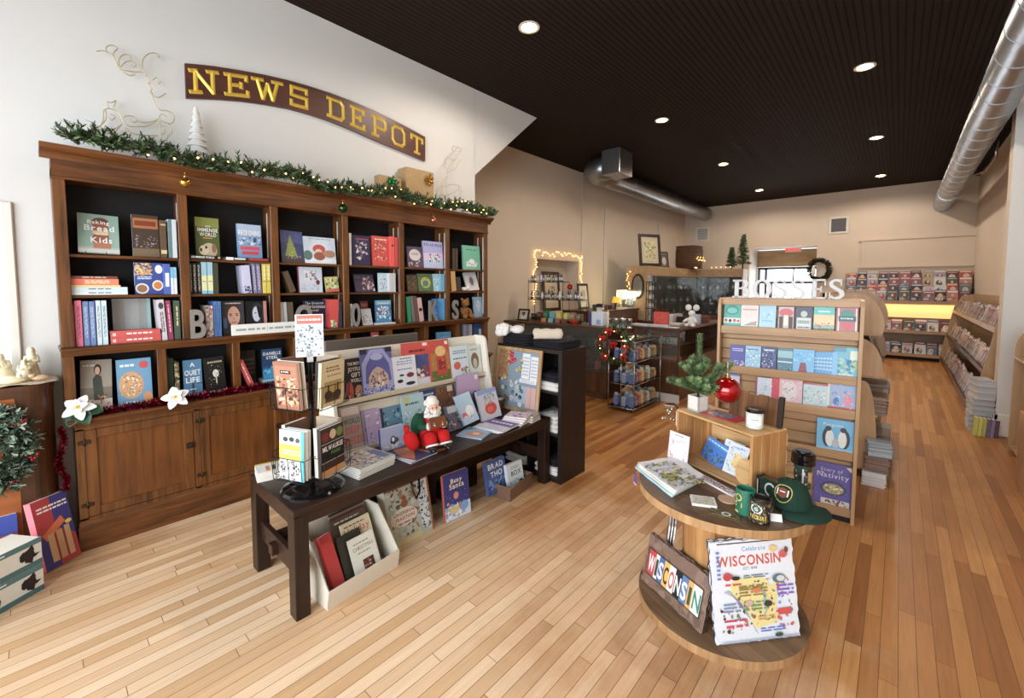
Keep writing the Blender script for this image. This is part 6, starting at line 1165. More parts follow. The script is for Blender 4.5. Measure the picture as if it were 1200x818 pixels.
o=thing('banner_sign','long narrow white sign strip with red letters lying before the crate','sign',(a1.x,a1.y,SZ+.001),(0,0,hd));k=MB((226,222,216));k.box((0,-.02,0),(Lb,.032,.012),(226,222,216),.002);k.art((0,-.02,.012),(1,0,0),(0,1,0),Lb,.052,[('r',0,0,1,1,(222,216,214)),('t','WISCONSIN',.46,.22,.55,(176,36,56),'c',.84),('s',14,.6,0,.38,1,.03,[(150,120,170),(110,84,96)],4),('r',0,.0,1,.06,(70,60,60)),('r',0,.94,1,.06,(70,60,60))]);k.obj('sign_strip','print',o)
o=flatbook(*onsp(811,592.5).to_tuple()[:2],SZ+.0005,.115,.095,.012,(226,224,218),[('r',.08,.08,.84,.84,(206,206,190)),('s',16,.1,.1,.8,.8,.09,[(170,170,110),(206,190,150),(150,160,170)],5)],rz=.45,label='small white ceramic tile with map print lying on the spool',group=None,name='ceramic_tile',cat='tile')
p=onsp(853,586);o=thing('round_coaster','round tan cork coaster lying on the spool near the green mug','coaster',(p.x,p.y,SZ));k=MB();k.lathe([(.045,0),(.046,.002),(.046,.006),(.044,.007),(0,.007)],28);k.obj('cork_disc',flat('cork',(190,156,130),.8,noise=.2,scale=120),o)
p=onsp(840,604);flatbook(p.x-.03,p.y-.02,SZ+.0005,.13,.075,.003,(96,86,60),[('s',30,0,0,1,1,.09,[(70,62,44),(130,116,84),(110,96,60),(56,50,38)],3),('e',.55,.55,.16,.26,(226,226,220)),('e',.55,.55,.1,.17,(90,110,90)),('l',.1,.1,.8,.14,(206,176,70),1)],rz=.2,label='camouflage printed card with white round badge lying on the spool',group=None,name='badge_card',cat='card',soft=True)
M['gmug']=flat('green_glaze',(22,110,84),.2,noise=.04,coat=.6);M['camo']=printed('camo_print',.3,.5,.2)
def mug(p,lab,H,r,ci,co_mat,artf,hang):
 o=thing('mug',lab,'mug',(p.x,p.y,SZ+.0005),(0,0,math.atan2(-p.y,-p.x)),'mugs on the spool');k=MB((60,54,40))
 artf(k);k.lathe([(0,0),(r*.92,0),(r,.006),(r,H),(r-.004,H+.002),(r-.006,H-.002),(r-.008,.01),(0,.01)],32,col=ci);k.obj('cup',co_mat,o)
 k=MB(ci);k.T=Matrix.Rotation(hang,4,'Z');k.tube([(r-.004,0,H*.82),(r+.02,0,H*.84),(r+.034,0,H*.6),(r+.03,0,H*.34),(r-.004,0,H*.2)],.007,8,ci);k.obj('handle',co_mat,o);return o
def curved(k,r,W,z0,H,items,a0=0,n=10):
 f=MB();f.art((0,0,0),(1,0,0),(0,0,1),W,H,items,.0004);
 V=[]
 for x,y,z in f.v:t=a0+(x-W/2)/r;rr=r+.0006-y;V.append((rr*math.cos(t),rr*math.sin(t),z0+z))
 for fc,c in zip(f.f,f.c):k.add([V[i]for i in fc],[tuple(range(len(fc)))],c,False)
M['gprint']=M['camo']
mug(onsp(873,601),'tall green glazed mug with yellow badge, left of the two mugs',.12,.042,(22,110,84),'gprint',lambda k:curved(k,.042,.07,.02,.09,[('e',.25,.7,.24,.2,(226,190,60)),('e',.25,.7,.17,.13,(30,100,70)),('r',.02,.2,.5,.25,(226,200,70)),('l',.04,.25,.44,.14,(30,100,70),1),('r',.0,-.12,.3,.1,(226,200,90))],-.35),2.8)
mug(onsp(890,610.5),'camouflage mug with white oval badge and yellow lettering, right of the two mugs',.112,.043,(34,30,28),'gprint',lambda k:(curved(k,.0431,.13,.004,.1,[('r',0,0,1,1,(110,96,76))]+[('s',60,.02,.02,.96,.96,.07,[(70,60,46),(140,122,96),(90,84,60),(160,146,120),(50,44,36)],4)],0),curved(k,.0437,.075,.012,.09,[('e',.36,.66,.33,.24,(232,232,228)),('e',.36,.66,.25,.17,(40,90,70)),('t','G',.36,.58,.16,(236,236,230)),('t','PACKERS',.45,.14,.2,(226,190,60),'c',.9)],-.1)),2.4)
p=onsp(903,611);o=thing('price_tag','small white folded price tag beside the camouflage mug','tag',(p.x,p.y,SZ+.001),(0,0,.5));k=MB((232,232,230));k.add([(0,0,0),(.05,0,0),(.05,.015,.03),(0,.015,.03),(.05,.03,0),(0,.03,0)],[(0,1,2,3),(3,2,4,5)],(232,232,230));k.obj('folded_card','print',o)
M['capg']=flat('dark_green_twill',(16,52,40),.85,noise=.15,scale=120,bump=.2)
p=onsp(925,592);ca=thing('baseball_cap','dark green cap with brown football patch lying on the spool','cap',(p.x,p.y,SZ),(0,0,math.atan2(-p.y,-p.x)-.12))
def dome(t,a,R0=.098):
 h=.118;ph=t*PI/2;fx=1.06 if math.cos(a)>0 else.98
 return Vector((R0*fx*math.cos(ph)**.75*math.cos(a),R0*.94*math.cos(ph)**.75*math.sin(a),.012+h*math.sin(ph)**.9))
k=MB();n,m=36,10;V=[dome(j/m,2*PI*i/n)for j in range(m+1)for i in range(n)];k.add(V,[(j*n+i,j*n+(i+1)%n,(j+1)*n+(i+1)%n,(j+1)*n+i)for j in range(m)for i in range(n)],None,True);k.obj('crown','capg',ca)
k=MB()
for i in range(6):a=2*PI*i/6+PI/6;k.tube([dome(j/10,a)*1.006 for j in range(11)],.0016,5)
k.ball((0,0,.131),(.008,.008,.005));k.obj('seams','capg',ca)
k=MB();V=[];A=[-1.15+2.3*i/18 for i in range(19)];ba=.95
for a in A:b=dome(0,a+ba);V+=[b+Vector((0,0,.004)),b*1.0+Vector((.088*math.cos(a*.75+ba),.088*math.sin(a*.75+ba),-.006))*(math.cos(a*.9)**.5 if abs(a)<1.7 else.2)]
V2=[v+Vector((0,0,-.003))for v in V];q=len(V)
k.add(V+V2,[(2*i,2*i+1,2*i+3,2*i+2)for i in range(18)]+[(q+2*i,q+2*i+2,q+2*i+3,q+2*i+1)for i in range(18)]+[(2*i+1,q+2*i+1,q+2*i+3,2*i+3)for i in range(18)],None,True);k.obj('visor','capg',ca)
k=MB();pc=.42;pa=-.25
def onDome(x,z,l):t=pc+z;a=pa+x/max(.3,math.cos(t*PI/2)**.75);return dome(t,a)*(1+.012*l)
for l,pts,c in((1,[(.44*math.cos(s),.27*math.sin(s))for s in[2*PI*i/24 for i in range(24)]],(206,170,66)),(2,[(.36*math.cos(s),.2*math.sin(s))for s in[2*PI*i/24 for i in range(24)]],(18,54,42)),(3,[(.3*math.cos(s),.15*math.sin(s)*(1-.25*abs(math.cos(s))))for s in[2*PI*i/20 for i in range(20)]],(126,66,40)),(4,[(-.12,.01),(.12,.01),(.12,.035),(-.12,.035)],WHT),(4,[(-.27,-.09),(-.22,-.1),(-.22,.1),(-.27,.09)],WHT),(4,[(.22,-.1),(.27,-.09),(.27,.09),(.22,.1)],WHT)):k.add([onDome(x,z,l)for x,z in pts],[tuple(range(len(pts)))],c)
k.obj('football_patch','cloth',ca)
p=onsp(893,584);o=thing('gift_pack','dark green boxed pack with silver ring behind the cap on the spool','box',(p.x+.035,p.y+.0,SZ+.0005),(0,0,-.3));k=MB((24,60,46));k.box((-.04,-.03,0),(.05,.03,.115),(20,48,38),.003);k.box((-.055,-.03,0),(-.0405,.03,.12),(24,22,24),.003);k.art((-.04,-.03,0),(1,0,0),(0,0,1),.09,.115,[('e',.6,.6,.3,.3,(190,196,196)),('e',.6,.6,.22,.22,(20,48,38)),('r',-.1,.2,.04,.7,(206,206,206))]);k.obj('box_body','gloss',o)
p=onsp(940,571);o=thing('travel_tumbler','black lidded travel tumbler behind the cap on the spool','tumbler',(p.x,p.y,SZ),(0,0,math.atan2(-p.y,-p.x)));k=MB((50,60,54));k.lathe([(0,0),(.036,0),(.038,.004),(.043,.12),(.043,.13)],30,col=(44,58,50));curved(k,.042,.12,.02,.1,[('s',30,.02,.02,.96,.9,.08,[(70,84,70),(150,130,90),(40,40,36),(206,200,190)],3),('r',.48,.05,.06,.9,(206,206,204)),('r',.7,.2,.2,.6,(196,160,110))],0);k.obj('tumbler_body','gprint',o)
k=MB();k.lathe([(.044,.13),(.056,.135),(.058,.14),(.058,.155),(.054,.16),(.056,.165),(.056,.19),(.05,.196),(.036,.198),(.036,.206),(0,.206)],32);k.obj('lid','gblack',o)
p=onsp(775,536);M['bellm']=flat('silver_bell',(190,180,165),.2,.95)
o=thing('bell_stand','small dark stand hung with silver jingle bells left of the crate','bell stand',(-1.0,2.71,SZ));k=MB();k.lathe([(.03,0),(.03,.006),(.008,.01)],16);k.tube([(0,0,.008),(0,0,.31),(-.03,.01,.325),(-.085,.02,.31)],.005,8);k.obj('stand','wire',o)
o.location=(-1.03,2.735,SZ)
R=random.Random(6)
for i in range(9):k=MB();k.ball((-.03-.008*i,.01+R.uniform(-.015,.02),.29-R.uniform(0,.09)),R.uniform(.009,.013),10,8);k.tube([(-.03-.007*i,.012,.318),(-.03-.008*i,.012,.28)],.0014,4);k.obj('jingle_bell','bellm',o)
k=MB((226,224,218));k.box((-.004,-.012,.19),(.03,-.008,.285));k.obj('hanging_card','print',o)
M['maplez']=wood('maple_side',(160,124,88),(192,156,114),'z',.5,.45,.15);M['maplex']=wood('maple_slat',(156,120,84),(190,153,112),'x',.5,.45,.15)
RA=.11;RW=.955;RH=1.655;RO=Vector((-.178,3.942,0))-Vector((math.cos(RA),math.sin(RA),0))*RW;RD=.42
mr=thing('book_rack','maple slatted book rack with rows of seasonal paperbacks and letters on top','rack',tuple(RO),(0,0,RA))
def sprof():
 p=[(0,0),(0,RH-.07)]+[(.07-.07*math.cos(t),RH-.07+.07*math.sin(t))for t in[PI/2*i/6 for i in range(1,7)]]+[(RD,RH),(RD,0)];return p
for x in(0,RW-.022):k=MB();k.prism(sprof(),'x',x,x+.022);k.obj('side_panel','maplez',mr)
k=MB();k.box((.022,.06,RH-.02),(RW-.022,RD,RH),bev=.003);k.box((.022,.05,RH-.055),(RW-.022,.062,RH-.002));k.obj('top_board','maplex',mr)
LZ=(1.405,1.073,.823,.51,.085)
k=MB();z=.08
while z<RH-.06:k.box((.022,.115,z),(RW-.022,.13,min(z+.085,RH-.05)),bev=.004);z+=.088
k.obj('slat_back','maplex',mr)
for zl in LZ:
 k=MB();x0=.022 if zl>.55 else.62 if False else.022;k.box((x0,.03,zl-.012),(RW-.022,.125,zl),bev=.002);k.box((x0,.022,zl-.045),(RW-.022,.034,zl+.02),bev=.003);k.obj('shelf_lip','maplex',mr)
k=MB();k.box((.022,.03,0),(RW-.022,RD,.04));k.obj('plinth','black',mr)
k=MB();k.box((.022,.4,.05),(RW-.022,.41,RH-.02));k.obj('rear_board','maplex',mr)
GK='paperbacks on the maple rack'
fa=Vector((math.cos(RA),math.sin(RA),0));fn=Vector((math.sin(RA),-math.cos(RA),0))
def onrack(u,v,dy):
 o=RO-fn*dy;d=ray(u,v);t=fn.dot(o-ORI)/fn.dot(d);return ORI+d*t
def pb_(u0,u1,vt,zl,col,art,lab,dy=.06,lean=.13,T=.014,name='book',**k):
 a,b=onrack(u0,vt+14,dy),onrack(u1,vt+14,dy);top=onrack((u0+u1)/2,vt,dy+.02).z
 return book((a.x,a.y,zl+.001+T*math.sin(lean)),(b-a).length,(top-zl)/math.cos(lean),T,col,art,rz=RA,rx=-lean,label=lab,group=GK,**k)
z=LZ[0]
pb_(848,867.5,355,z,(70,176,160),[('e',.5,.7,.4,.2,(60,140,130)),('e',.5,.68,.3,.12,(110,190,176)),('r',0,.18,1,.2,(232,232,228)),('e',.15,.28,.1,.07,(196,50,50)),('e',.4,.27,.1,.07,(60,50,50)),('e',.66,.28,.1,.07,(206,50,50)),('e',.88,.27,.08,.06,(196,60,50))],'teal green paperback at left of the top row')
pb_(868,888.5,356,z,(232,214,206),[('l',.1,.7,.8,.1,(206,120,110),1),('p',[(.2,.12),(.9,.3),(.9,.1)],(110,150,140)),('r',0,0,1,.12,(206,226,220)),('e',.7,.2,.2,.06,(190,150,130))],'pale pink paperback in the top row')
pb_(889.5,909,357,z,(166,208,236),[('s',10,.2,.45,.6,.25,.1,[(130,176,214),(200,226,240)],3),('l',.2,.3,.6,.06,(90,140,190),1)],'sky blue paperback in the top row')
pb_(911,931,359,z,(120,84,90),[('r',.06,.04,.88,.92,(206,190,180)),('e',.5,.72,.42,.17,(206,96,96)),('r',.38,.2,.24,.42,(236,222,206)),('r',.1,.06,.24,.5,(90,70,66)),('r',.66,.06,.24,.5,(90,70,66))],'paperback with a red capped pale stalk on its cover, top row')
pb_(932,952,360,z,(96,92,110),[('r',.08,.05,.84,.5,(206,214,206)),('e',.5,.7,.2,.13,(190,206,190)),('l',.15,.3,.7,.14,(70,100,96),2),('l',.15,.1,.7,.1,(110,70,90),1)],'slate grey paperback with white panel in the top row')
pb_(953.5,978,360,z,(110,196,190),[('r',0,.28,1,.4,(230,206,160)),('r',0,0,1,.14,(110,110,70)),('s',14,.05,.1,.9,.25,.09,[(206,90,70),(190,70,60),(230,150,110)],4),('l',.2,.75,.6,.12,(226,240,236),1)],'turquoise and sand paperback in the top row')
pb_(980,1006,360,z,(190,120,120),[('r',.08,.04,.06,.9,WHT),('r',.88,.04,.06,.9,WHT),('e',.5,.72,.3,.18,(90,150,140)),('r',.1,.44,.8,.2,(80,120,120)),('p',[(.16,.4),(.5,.1),(.84,.4)],(206,90,100)),('l',.2,.5,.6,.1,(220,230,226),1),('r',0,0,1,.08,(206,214,226))],'rose paperback with green arch motif at right of the top row')
z=LZ[1]
pb_(855,872.5,405,z,(72,72,160),[('l',.15,.72,.7,.16,(200,206,240),2),('s',12,0,.0,1,.35,.14,[(226,216,222),(180,160,196)],4)],'violet blue snowy paperback at left of middle row')
pb_(873,891,406,z,(150,196,222),[('s',16,.05,.05,.9,.8,.12,[(206,226,236),(110,160,200),(230,240,244)],4),('l',.1,.8,.7,.1,(70,100,140),1)],'icy blue paperback second in middle row')
pb_(892,909.5,407,z,(58,76,130),[('s',24,.05,.05,.9,.9,.1,[(206,120,120),(206,214,232),(120,150,206),(40,50,96)],4),('l',.15,.8,.7,.12,WHT,1)],'dark blue cosy paperback third in middle row')
pb_(911,928.5,409,z,(80,130,150),[('r',0,.4,1,.05,(226,230,230)),('r',0,.6,1,.3,(150,196,206)),('s',10,.0,.0,1,.35,.12,[(50,80,90),(110,150,160)],4)],'teal landscape paperback in middle row')
pb_(929,954,410,z,(112,184,226),[('p',[(.25,0),(.36,.45),(.6,.45),(.7,0)],(150,66,76)),('s',8,.0,.5,1,.4,.16,[(150,206,236),(96,170,216)],4),('r',0,0,1,.06,(60,110,150))],'sky blue paperback with a red house, middle row')
for i in range(6):pb_(953.5+3.7*i,963+3.7*i,413,z,(124,190,232),[('r',.0,.0,.34,1,(92,164,214)),('l',.04,.2,.24,.6,(206,230,242),4)],'blue paperback in fanned row of six copies, '+('leftmost','second from left','third from left','third from right','second from right','rightmost')[i],dy=.085-.007*i,T=.004,soft=True)
pb_(977,1006.5,408,z,(110,186,206),[('s',20,.02,.1,.96,.6,.16,[(70,140,180),(170,214,196),(196,206,120),(60,120,160)],4),('r',.66,.6,.3,.3,(226,232,206)),('l',.1,.06,.7,.08,WHT,1),('r',0,.85,.5,.15,(90,150,176))],'large turquoise paperback at right of middle row')
z=LZ[2]
pb_(849,866,438,z,(206,190,206),[('r',0,.9,1,.1,(90,110,170))],'pale lilac book at left of third row behind the plank board')
pb_(885,905,443,z,(206,214,226),[('r',0,0,.1,1,(150,60,90)),('s',10,.1,.2,.8,.7,.12,[(160,180,210),(226,230,236)],3)],'pale grey blue picture book in third row behind the candle')
pb_(904,913,441,z,(206,40,62),(),'narrow crimson book edge in third row',T=.03)
pb_(913,940,444,z,(226,182,190),[('e',.45,.5,.34,.38,(226,214,210)),('s',22,.1,.1,.8,.8,.09,[(190,206,206),(206,150,160),(232,226,222)],4)],'pink picture book with wreath design, third row')
pb_(941,970,450,z,(190,216,220),[('s',24,.05,.05,.9,.85,.09,[(222,200,200),(150,190,200),(232,232,226),(206,160,150)],4),('r',0,.93,1,.07,(206,90,100))],'pale aqua picture book in third row')
pb_(970,1004,448,z,(150,180,214),[('r',0,0,.06,1,(236,226,190)),('e',.3,.3,.1,.14,(60,110,190)),('e',.72,.36,.16,.2,(226,130,160)),('r',0,0,1,.12,(206,66,70)),('s',16,.1,.1,.85,.85,.1,[(200,206,226),(120,150,200),(226,160,180)],4)],'blue and pink character picture book at right of third row')
pb_(957,1003,493,LZ[3],(96,182,226),[('t','Penguins',.42,.78,.1,(220,236,244),'c',.6,0),('e',.28,.42,.13,.3,(44,50,60)),('e',.34,.4,.11,.26,(236,236,232)),('e',.72,.42,.13,.3,(44,50,60)),('e',.66,.4,.11,.26,(236,236,232)),('e',.3,.7,.08,.08,(44,50,60)),('e',.68,.7,.08,.08,(44,50,60)),('e',.49,.26,.09,.14,(190,194,198)),('r',0,0,1,.08,(206,226,236))],'light blue picture book with two penguins, lower pocket of the rack',dy=.048)
pb_(953.5,1000,545,LZ[4],(84,66,148),[('t','Story of',.45,.8,.08,(206,196,230),'c',.55,0),('t','the',.2,.74,.05,(206,196,230),'c',.2,0),('t','Nativity',.48,.66,.12,(216,206,236),'c',.8,0),('e',.5,.42,.34,.17,(62,48,110)),('e',.5,.41,.26,.12,(160,150,90)),('s',12,.3,.34,.4,.14,.06,[(206,196,130),(120,110,70),(226,216,180)],4),('p',[(.8,.96),(1,.8),(1,.98)],(236,222,180)),('s',16,.04,.05,.92,.9,.012,[(226,220,236)],6),('r',.2,.0,.7,.17,(206,196,186)),('s',8,.3,.03,.5,.12,.07,[(130,70,66),(90,60,60)],3)],'large purple nativity storybook in bottom pocket of the rack',dy=.046)
M['lett']=flat('white_letter',(204,206,206),.5,noise=.03)
def ribbon(k,pts,ws,dep):
 n=len(pts);L=[];Rr=[]
 for i,(x,z)in enumerate(pts):
  a=pts[max(i-1,0)];b=pts[min(i+1,n-1)];dx,dz=b[0]-a[0],b[1]-a[1];l=math.hypot(dx,dz)or 1;w=ws[i]if isinstance(ws,list)else ws
  L.append((x-dz/l*w/2,z+dx/l*w/2));Rr.append((x+dz/l*w/2,z-dx/l*w/2))
 V=[(x,0,z)for x,z in L]+[(x,0,z)for x,z in Rr]+[(x,dep,z)for x,z in L]+[(x,dep,z)for x,z in Rr];F_=[]
 for i in range(n-1):F_+=[(i,i+1,n+i+1,n+i),(2*n+i,3*n+i,3*n+i+1,2*n+i+1),(i,2*n+i,2*n+i+1,i+1),(n+i,n+i+1,3*n+i+1,3*n+i)]
 F_+=[(0,n,3*n,2*n),(n-1,3*n-1,4*n-1,2*n-1)[::1]];k.add(V,F_)
def arc(cx,cz,rx,rz,a0,a1,n=12):return[(cx+rx*math.cos(a0+(a1-a0)*i/n),cz+rz*math.sin(a0+(a1-a0)*i/n))for i in range(n+1)]
def letter(k,ch,w,h,d):
 if ch=='B':
  k.box((w*.12,0,0),(w*.36,d,h));
  for z0 in(0,h-.1*h):k.box((0,0,z0),(w*.6,d,z0+.1*h))
  k.box((w*.3,0,h*.48),(w*.6,d,h*.57));ribbon(k,arc(w*.52,h*.76,w*.3,h*.2,PI/2,-PI/2),[.1*h]*3+[.17*h]*7+[.1*h]*3,d);ribbon(k,arc(w*.56,h*.28,w*.34,h*.235,PI/2,-PI/2),[.1*h]*3+[.18*h]*7+[.1*h]*3,d)
 elif ch=='O':ribbon(k,arc(w*.5,h*.5,w*.4,h*.45,0,2*PI,28),[w*(.1+.13*abs(math.cos(2*PI*i/28)))for i in range(29)],d)
 elif ch=='S':
  p=arc(w*.5,h*.75,w*.32,h*.2,.5,PI*1.15,10)+arc(w*.5,h*.26,w*.36,h*.21,PI*.3,-PI*.86,12);ribbon(k,p,[.1*h]+[.11*h]*6+[.16*h]*5+[.2*h]*4+[.15*h]*4+[.1*h]*4,d);k.box((w*.76,0,h*.66),(w*.84,d,h));k.box((w*.08,0,0),(w*.16,d,h*.36))
 elif ch=='E':
  k.box((w*.14,0,0),(w*.38,d,h));k.box((0,0,h*.91),(w*.9,d,h));k.box((0,0,0),(w*.96,d,h*.09));k.box((w*.3,0,h*.46),(w*.66,d,h*.54));k.box((w*.82,0,h*.68),(w*.9,d,h));k.box((w*.88,0,0),(w*.96,d,h*.34));k.box((w*.6,0,h*.36),(w*.68,d,h*.64))
for i,(ch,u0,u1)in enumerate((('B',858.5,878),('O',881.5,904),('S',904.5,923),('S',925.5,944.5),('E',949,969.5),('S',970,989.5))):
 dy=.1;a,b=onrack(u0,342,dy),onrack(u1,342,dy);h=onrack(925,327.5,dy).z-RH
 k=MB();letter(k,ch,(b-a).length,h,.03);o=k.obj('standing_letter','lett');o.location=(a.x,a.y,RH+.001);o.rotation_euler=(0,0,RA)
 tag(o,'white standing serif letter %s on the maple rack, %s in the word'%(ch,('first','second','third','fourth','fifth','sixth')[i]),'letter','white serif letters on the maple rack')
M['dwood']=wood('counter_wood',(54,32,20),(104,64,38),'z',.6,.4,.2);M['dglass']=flat('smoky_glass',(226,232,228),.02,noise=0,trans=.96,ior=1.38)
M['frame']=flat('dark_frame',(44,28,20),.4);M['chrome']=flat('chrome',(190,188,184),.25,.9)
PAL=[(206,196,180),(120,40,44),(60,84,110),(206,150,90),(90,120,84),(226,222,214),(70,50,44),(150,110,130),(196,90,60),(40,40,48)]
def boxthing(name,lab,cat,p,s,col,group=None,rz=0,art=None,mat='print'):
 k=MB(col)
 if cat=='papers':
  n=max(3,int(s[2]/.012));r_=random.Random(int(p[0]*1e4+p[1]*1e3))
  for i in range(n):dx,dy=r_.uniform(-.008,.008),r_.uniform(-.008,.008);k.box((-s[0]/2+dx,-s[1]/2+dy,s[2]*i/n),(s[0]/2+dx,s[1]/2+dy,s[2]*(i+.9)/n),mixc(col,r_.choice([(236,232,226),(110,110,120),(190,150,130)]),.3*r_.random()))
 else:k.box((-s[0]/2,-s[1]/2,0),(s[0]/2,s[1]/2,s[2]),col,min(s)*.06)
 if art:k.art((-s[0]/2,-s[1]/2,0),(1,0,0),(0,0,1),s[0],s[2],art,.0008)
 o=k.obj(name,mat);o.location=p;o.rotation_euler=(0,0,rz);return tag(o,lab,cat,group)
def bottle(p,r,h,col,lab,group,cap=(60,50,44),name='bottle'):
 k=MB(col);k.lathe([(0,0),(r*.95,0),(r,h*.04),(r,h*.62),(r*.45,h*.78),(r*.4,h*.88)],12,col=col);k.lathe([(r*.5,h*.88),(r*.5,h),(0,h)],10,col=cap);k.lathe([(r*1.02,h*.15),(r*1.02,h*.5)],12,col=mixc(col,(236,230,214),.65))
 o=k.obj(name,'gloss');o.location=p;return tag(o,lab,name,group)
def picture(p,w,h,rz,lean,lab,art,mat_c=(222,216,202),group=None):
 o=thing('framed_picture',lab,'picture',p,(-lean,0,rz),group);t=.035*w/.3;k=MB()
 for a,b in(((0,0),(t,h)),((w-t,0),(w,h)),((t,0),(w-t,t)),((t,h-t),(w-t,h))):k.box((a[0],0,a[1]),(b[0],.025,b[1]))
 k.obj('frame','frame',o);k=MB(mat_c);k.box((t,.01,t),(w-t,.02,h-t),mat_c);k.art((t,.0098,t),(1,0,0),(0,0,1),w-2*t,h-2*t,art);k.obj('picture_sheet','print',o);return o
CZ1=1.12
def counter(name,lab,x0,x1,y0,y1,zg,shelves,posts='dwood'):
 o=thing(name,lab,'counter',((x0+x1)/2,(y0+y1)/2,0));a,b=(x1-x0)/2,(y1-y0)/2
 k=MB();k.box((-a,-b,.1),(a,b,zg),bev=.004);k.obj('cabinet_base','dwood',o)
 k=MB();k.box((-a+.03,-b+.03,0),(a-.03,b-.03,.1));k.obj('plinth','dwood',o)
 k=MB();k.box((-a-.01,-b-.01,CZ1-.035),(a+.01,b+.01,CZ1),bev=.004);k.obj('counter_top','dwood',o)
 k=MB();k.box((-a,b-.02,zg),(a,b,CZ1-.035));k.obj('back_panel','dwood',o)
 for sx in(-1,1):k=MB();k.box((sx*a,-b,zg),(sx*(a-.03),-b+.03,CZ1-.035));k.obj('corner_post',posts,o)
 k=MB();k.box((-a+.03,-b+.004,zg),(a-.03,-b+.009,CZ1-.035));k.obj('glass_front','dglass',o)
 for z in shelves:k=MB();k.box((-a+.01,-b+.02,z),(a-.01,b-.02,z+.008));k.obj('glass_shelf','dglass',o)
 return o
counter('display_counter','long glass fronted display counter behind the black shelf unit',-5.42,-3.27,5.8,6.4,.42,(.76,))
R=random.Random(31)
for z in(.42,.768):
 for i in range(13):boxthing('trinket_box','small boxed ware inside the glass display counter','box',(-5.3+i*.155+R.uniform(-.03,.03),6.08+R.uniform(-.1,.1),z+.001),(R.uniform(.06,.13),.09,R.uniform(.05,.15)),R.choice(PAL),'boxed wares inside the glass counter')
counter('register_counter','dark wooden register counter with glass case, right of the wire rack',-3.12,-2.4,6.38,8.6,.62,(.86,))
boxthing('basket_tray','tan woven tray in the register counter case','tray',(-2.95,6.55,.87),(.24,.16,.09),(150,104,70),None,0,[('s',30,.02,.05,.96,.9,.08,[(110,70,44),(176,130,90)],3)])
boxthing('ornate_clock','pale scalloped clock lying in the register counter case','clock',(-2.62,6.52,.869),(.3,.06,.1),(206,196,180),None,0,[('e',.5,.5,.12,.36,(60,50,46)),('e',.5,.5,.08,.24,(226,220,206)),('s',16,.02,.1,.96,.8,.06,[(150,140,130),(226,220,210)],4)])
boxthing('flat_case','salmon red flat case under the pale clock in the register counter','box',(-2.62,6.55,.621),(.3,.2,.04),(196,110,90))
k=MB((206,202,194));k.box((0,0,0),(.55,.02,.13),(206,202,194),.003);o=k.obj('kick_board','print');o.location=(-2.92,6.335,0);tag(o,'white kick board on the floor before the register counter','board')
U=lambda u,v,y:ony(u,v,y)
ts=thing('tiered_stand','dark three tier wire stand of bottles before the lit wall recess','stand',(U(652,360,6.2).x,6.2,CZ1));w=(U(682,345,6.2).x-U(621,345,6.2).x)/2
TZs=[U(650,371,6.2).z-CZ1,U(650,351.5,6.2).z-CZ1,U(650,331,6.2).z-CZ1]
for z,a in((.02,1),(TZs[1],1),(TZs[2],.68)):
 k=MB();c=-w*(1-a);k.box((c-w*a,-.1,z),(c+w*a,.1,z+.012));k.tube([(c-w*a,-.1,z+.04),(c+w*a,-.1,z+.04)],.004,5);k.obj('shelf','wire',ts)
for x,h in((-w,TZs[2]+.05),(w,TZs[1]+.03),(w*.36,TZs[2])):
 for y in(-.095,.095):k=MB();k.tube([(x,y,0),(x,y,h)],.005,6);k.obj('upright','wire',ts)
R=random.Random(8);tx=ts.location.x
BC=[(60,40,44),(40,36,48),(90,70,90),(206,200,206),(110,60,70),(80,110,90),(50,44,60)]
for z,n,x0,x1,h,row in((TZs[2]+.012,11,-w,w*.3,.12,'top'),(TZs[1]+.012,15,-w,w,.13,'middle')):
 for i in range(n):bottle((tx+x0+.03+(x1-x0-.06)*i/(n-1),6.2+R.uniform(-.04,.04),CZ1+z+.0005),.022+.004*R.random(),h*R.uniform(1.0,1.3),R.choice(BC),'small dark bottle on the %s tier of the wire stand'%row,'bottles on the %s tier'%row)
for i,(c,hh)in enumerate((((60,60,50),.09),((110,40,50),.12),((40,130,90),.15),((110,190,196),.13),((226,196,90),.15),((206,206,110),.13),((150,120,90),.14),((110,100,80),.12))):
 boxthing('gift_carton',('olive','maroon','green','aqua','golden','lime yellow','tan','brown')[i]+' little carton on the bottom tier of the wire stand','box',(tx-w+.06+.125*i*(w/.5),6.21,CZ1+.034),(.1,.08,hh),c,'cartons on the bottom tier',0,[('l',.1,.4,.8,.4,mixc(c,(255,255,255),.5),2)])
for i,(u,c,n_)in enumerate(((637,(206,140,70),'orange'),(645,(130,196,206),'pale aqua'),(653,(150,110,110),'rose brown'),(661,(120,70,60),'brown'))):
 q=U(u,380,5.98);boxthing('soap_box',n_+' small box on the display counter before the wire stand','box',(q.x,5.98,CZ1+.001),(.07,.06,.07),c,'small boxes on the display counter')
q=U(673,377,5.95);o=thing('glass_bowl','red orange glass bowl on the display counter','bowl',(q.x,5.95,CZ1));k=MB();k.lathe([(.03,0),(.035,.006),(.075,.05),(.085,.075),(.08,.075),(.07,.05),(.03,.01),(0,.01)],24);k.obj('bowl',flat('red_orange_glass',(196,70,40),.1,coat=.8),o)
q=U(606,374,5.95);picture((q.x,5.95,CZ1),.24,.22,.1,.25,'small framed black and white portrait on left end of the display counter',[('r',0,0,1,1,(206,200,190)),('e',.5,.3,.35,.3,(236,234,230)),('e',.5,.62,.16,.22,(90,80,76)),('r',.3,.72,.4,.1,(50,46,46))])
q=U(640,334,7.1)
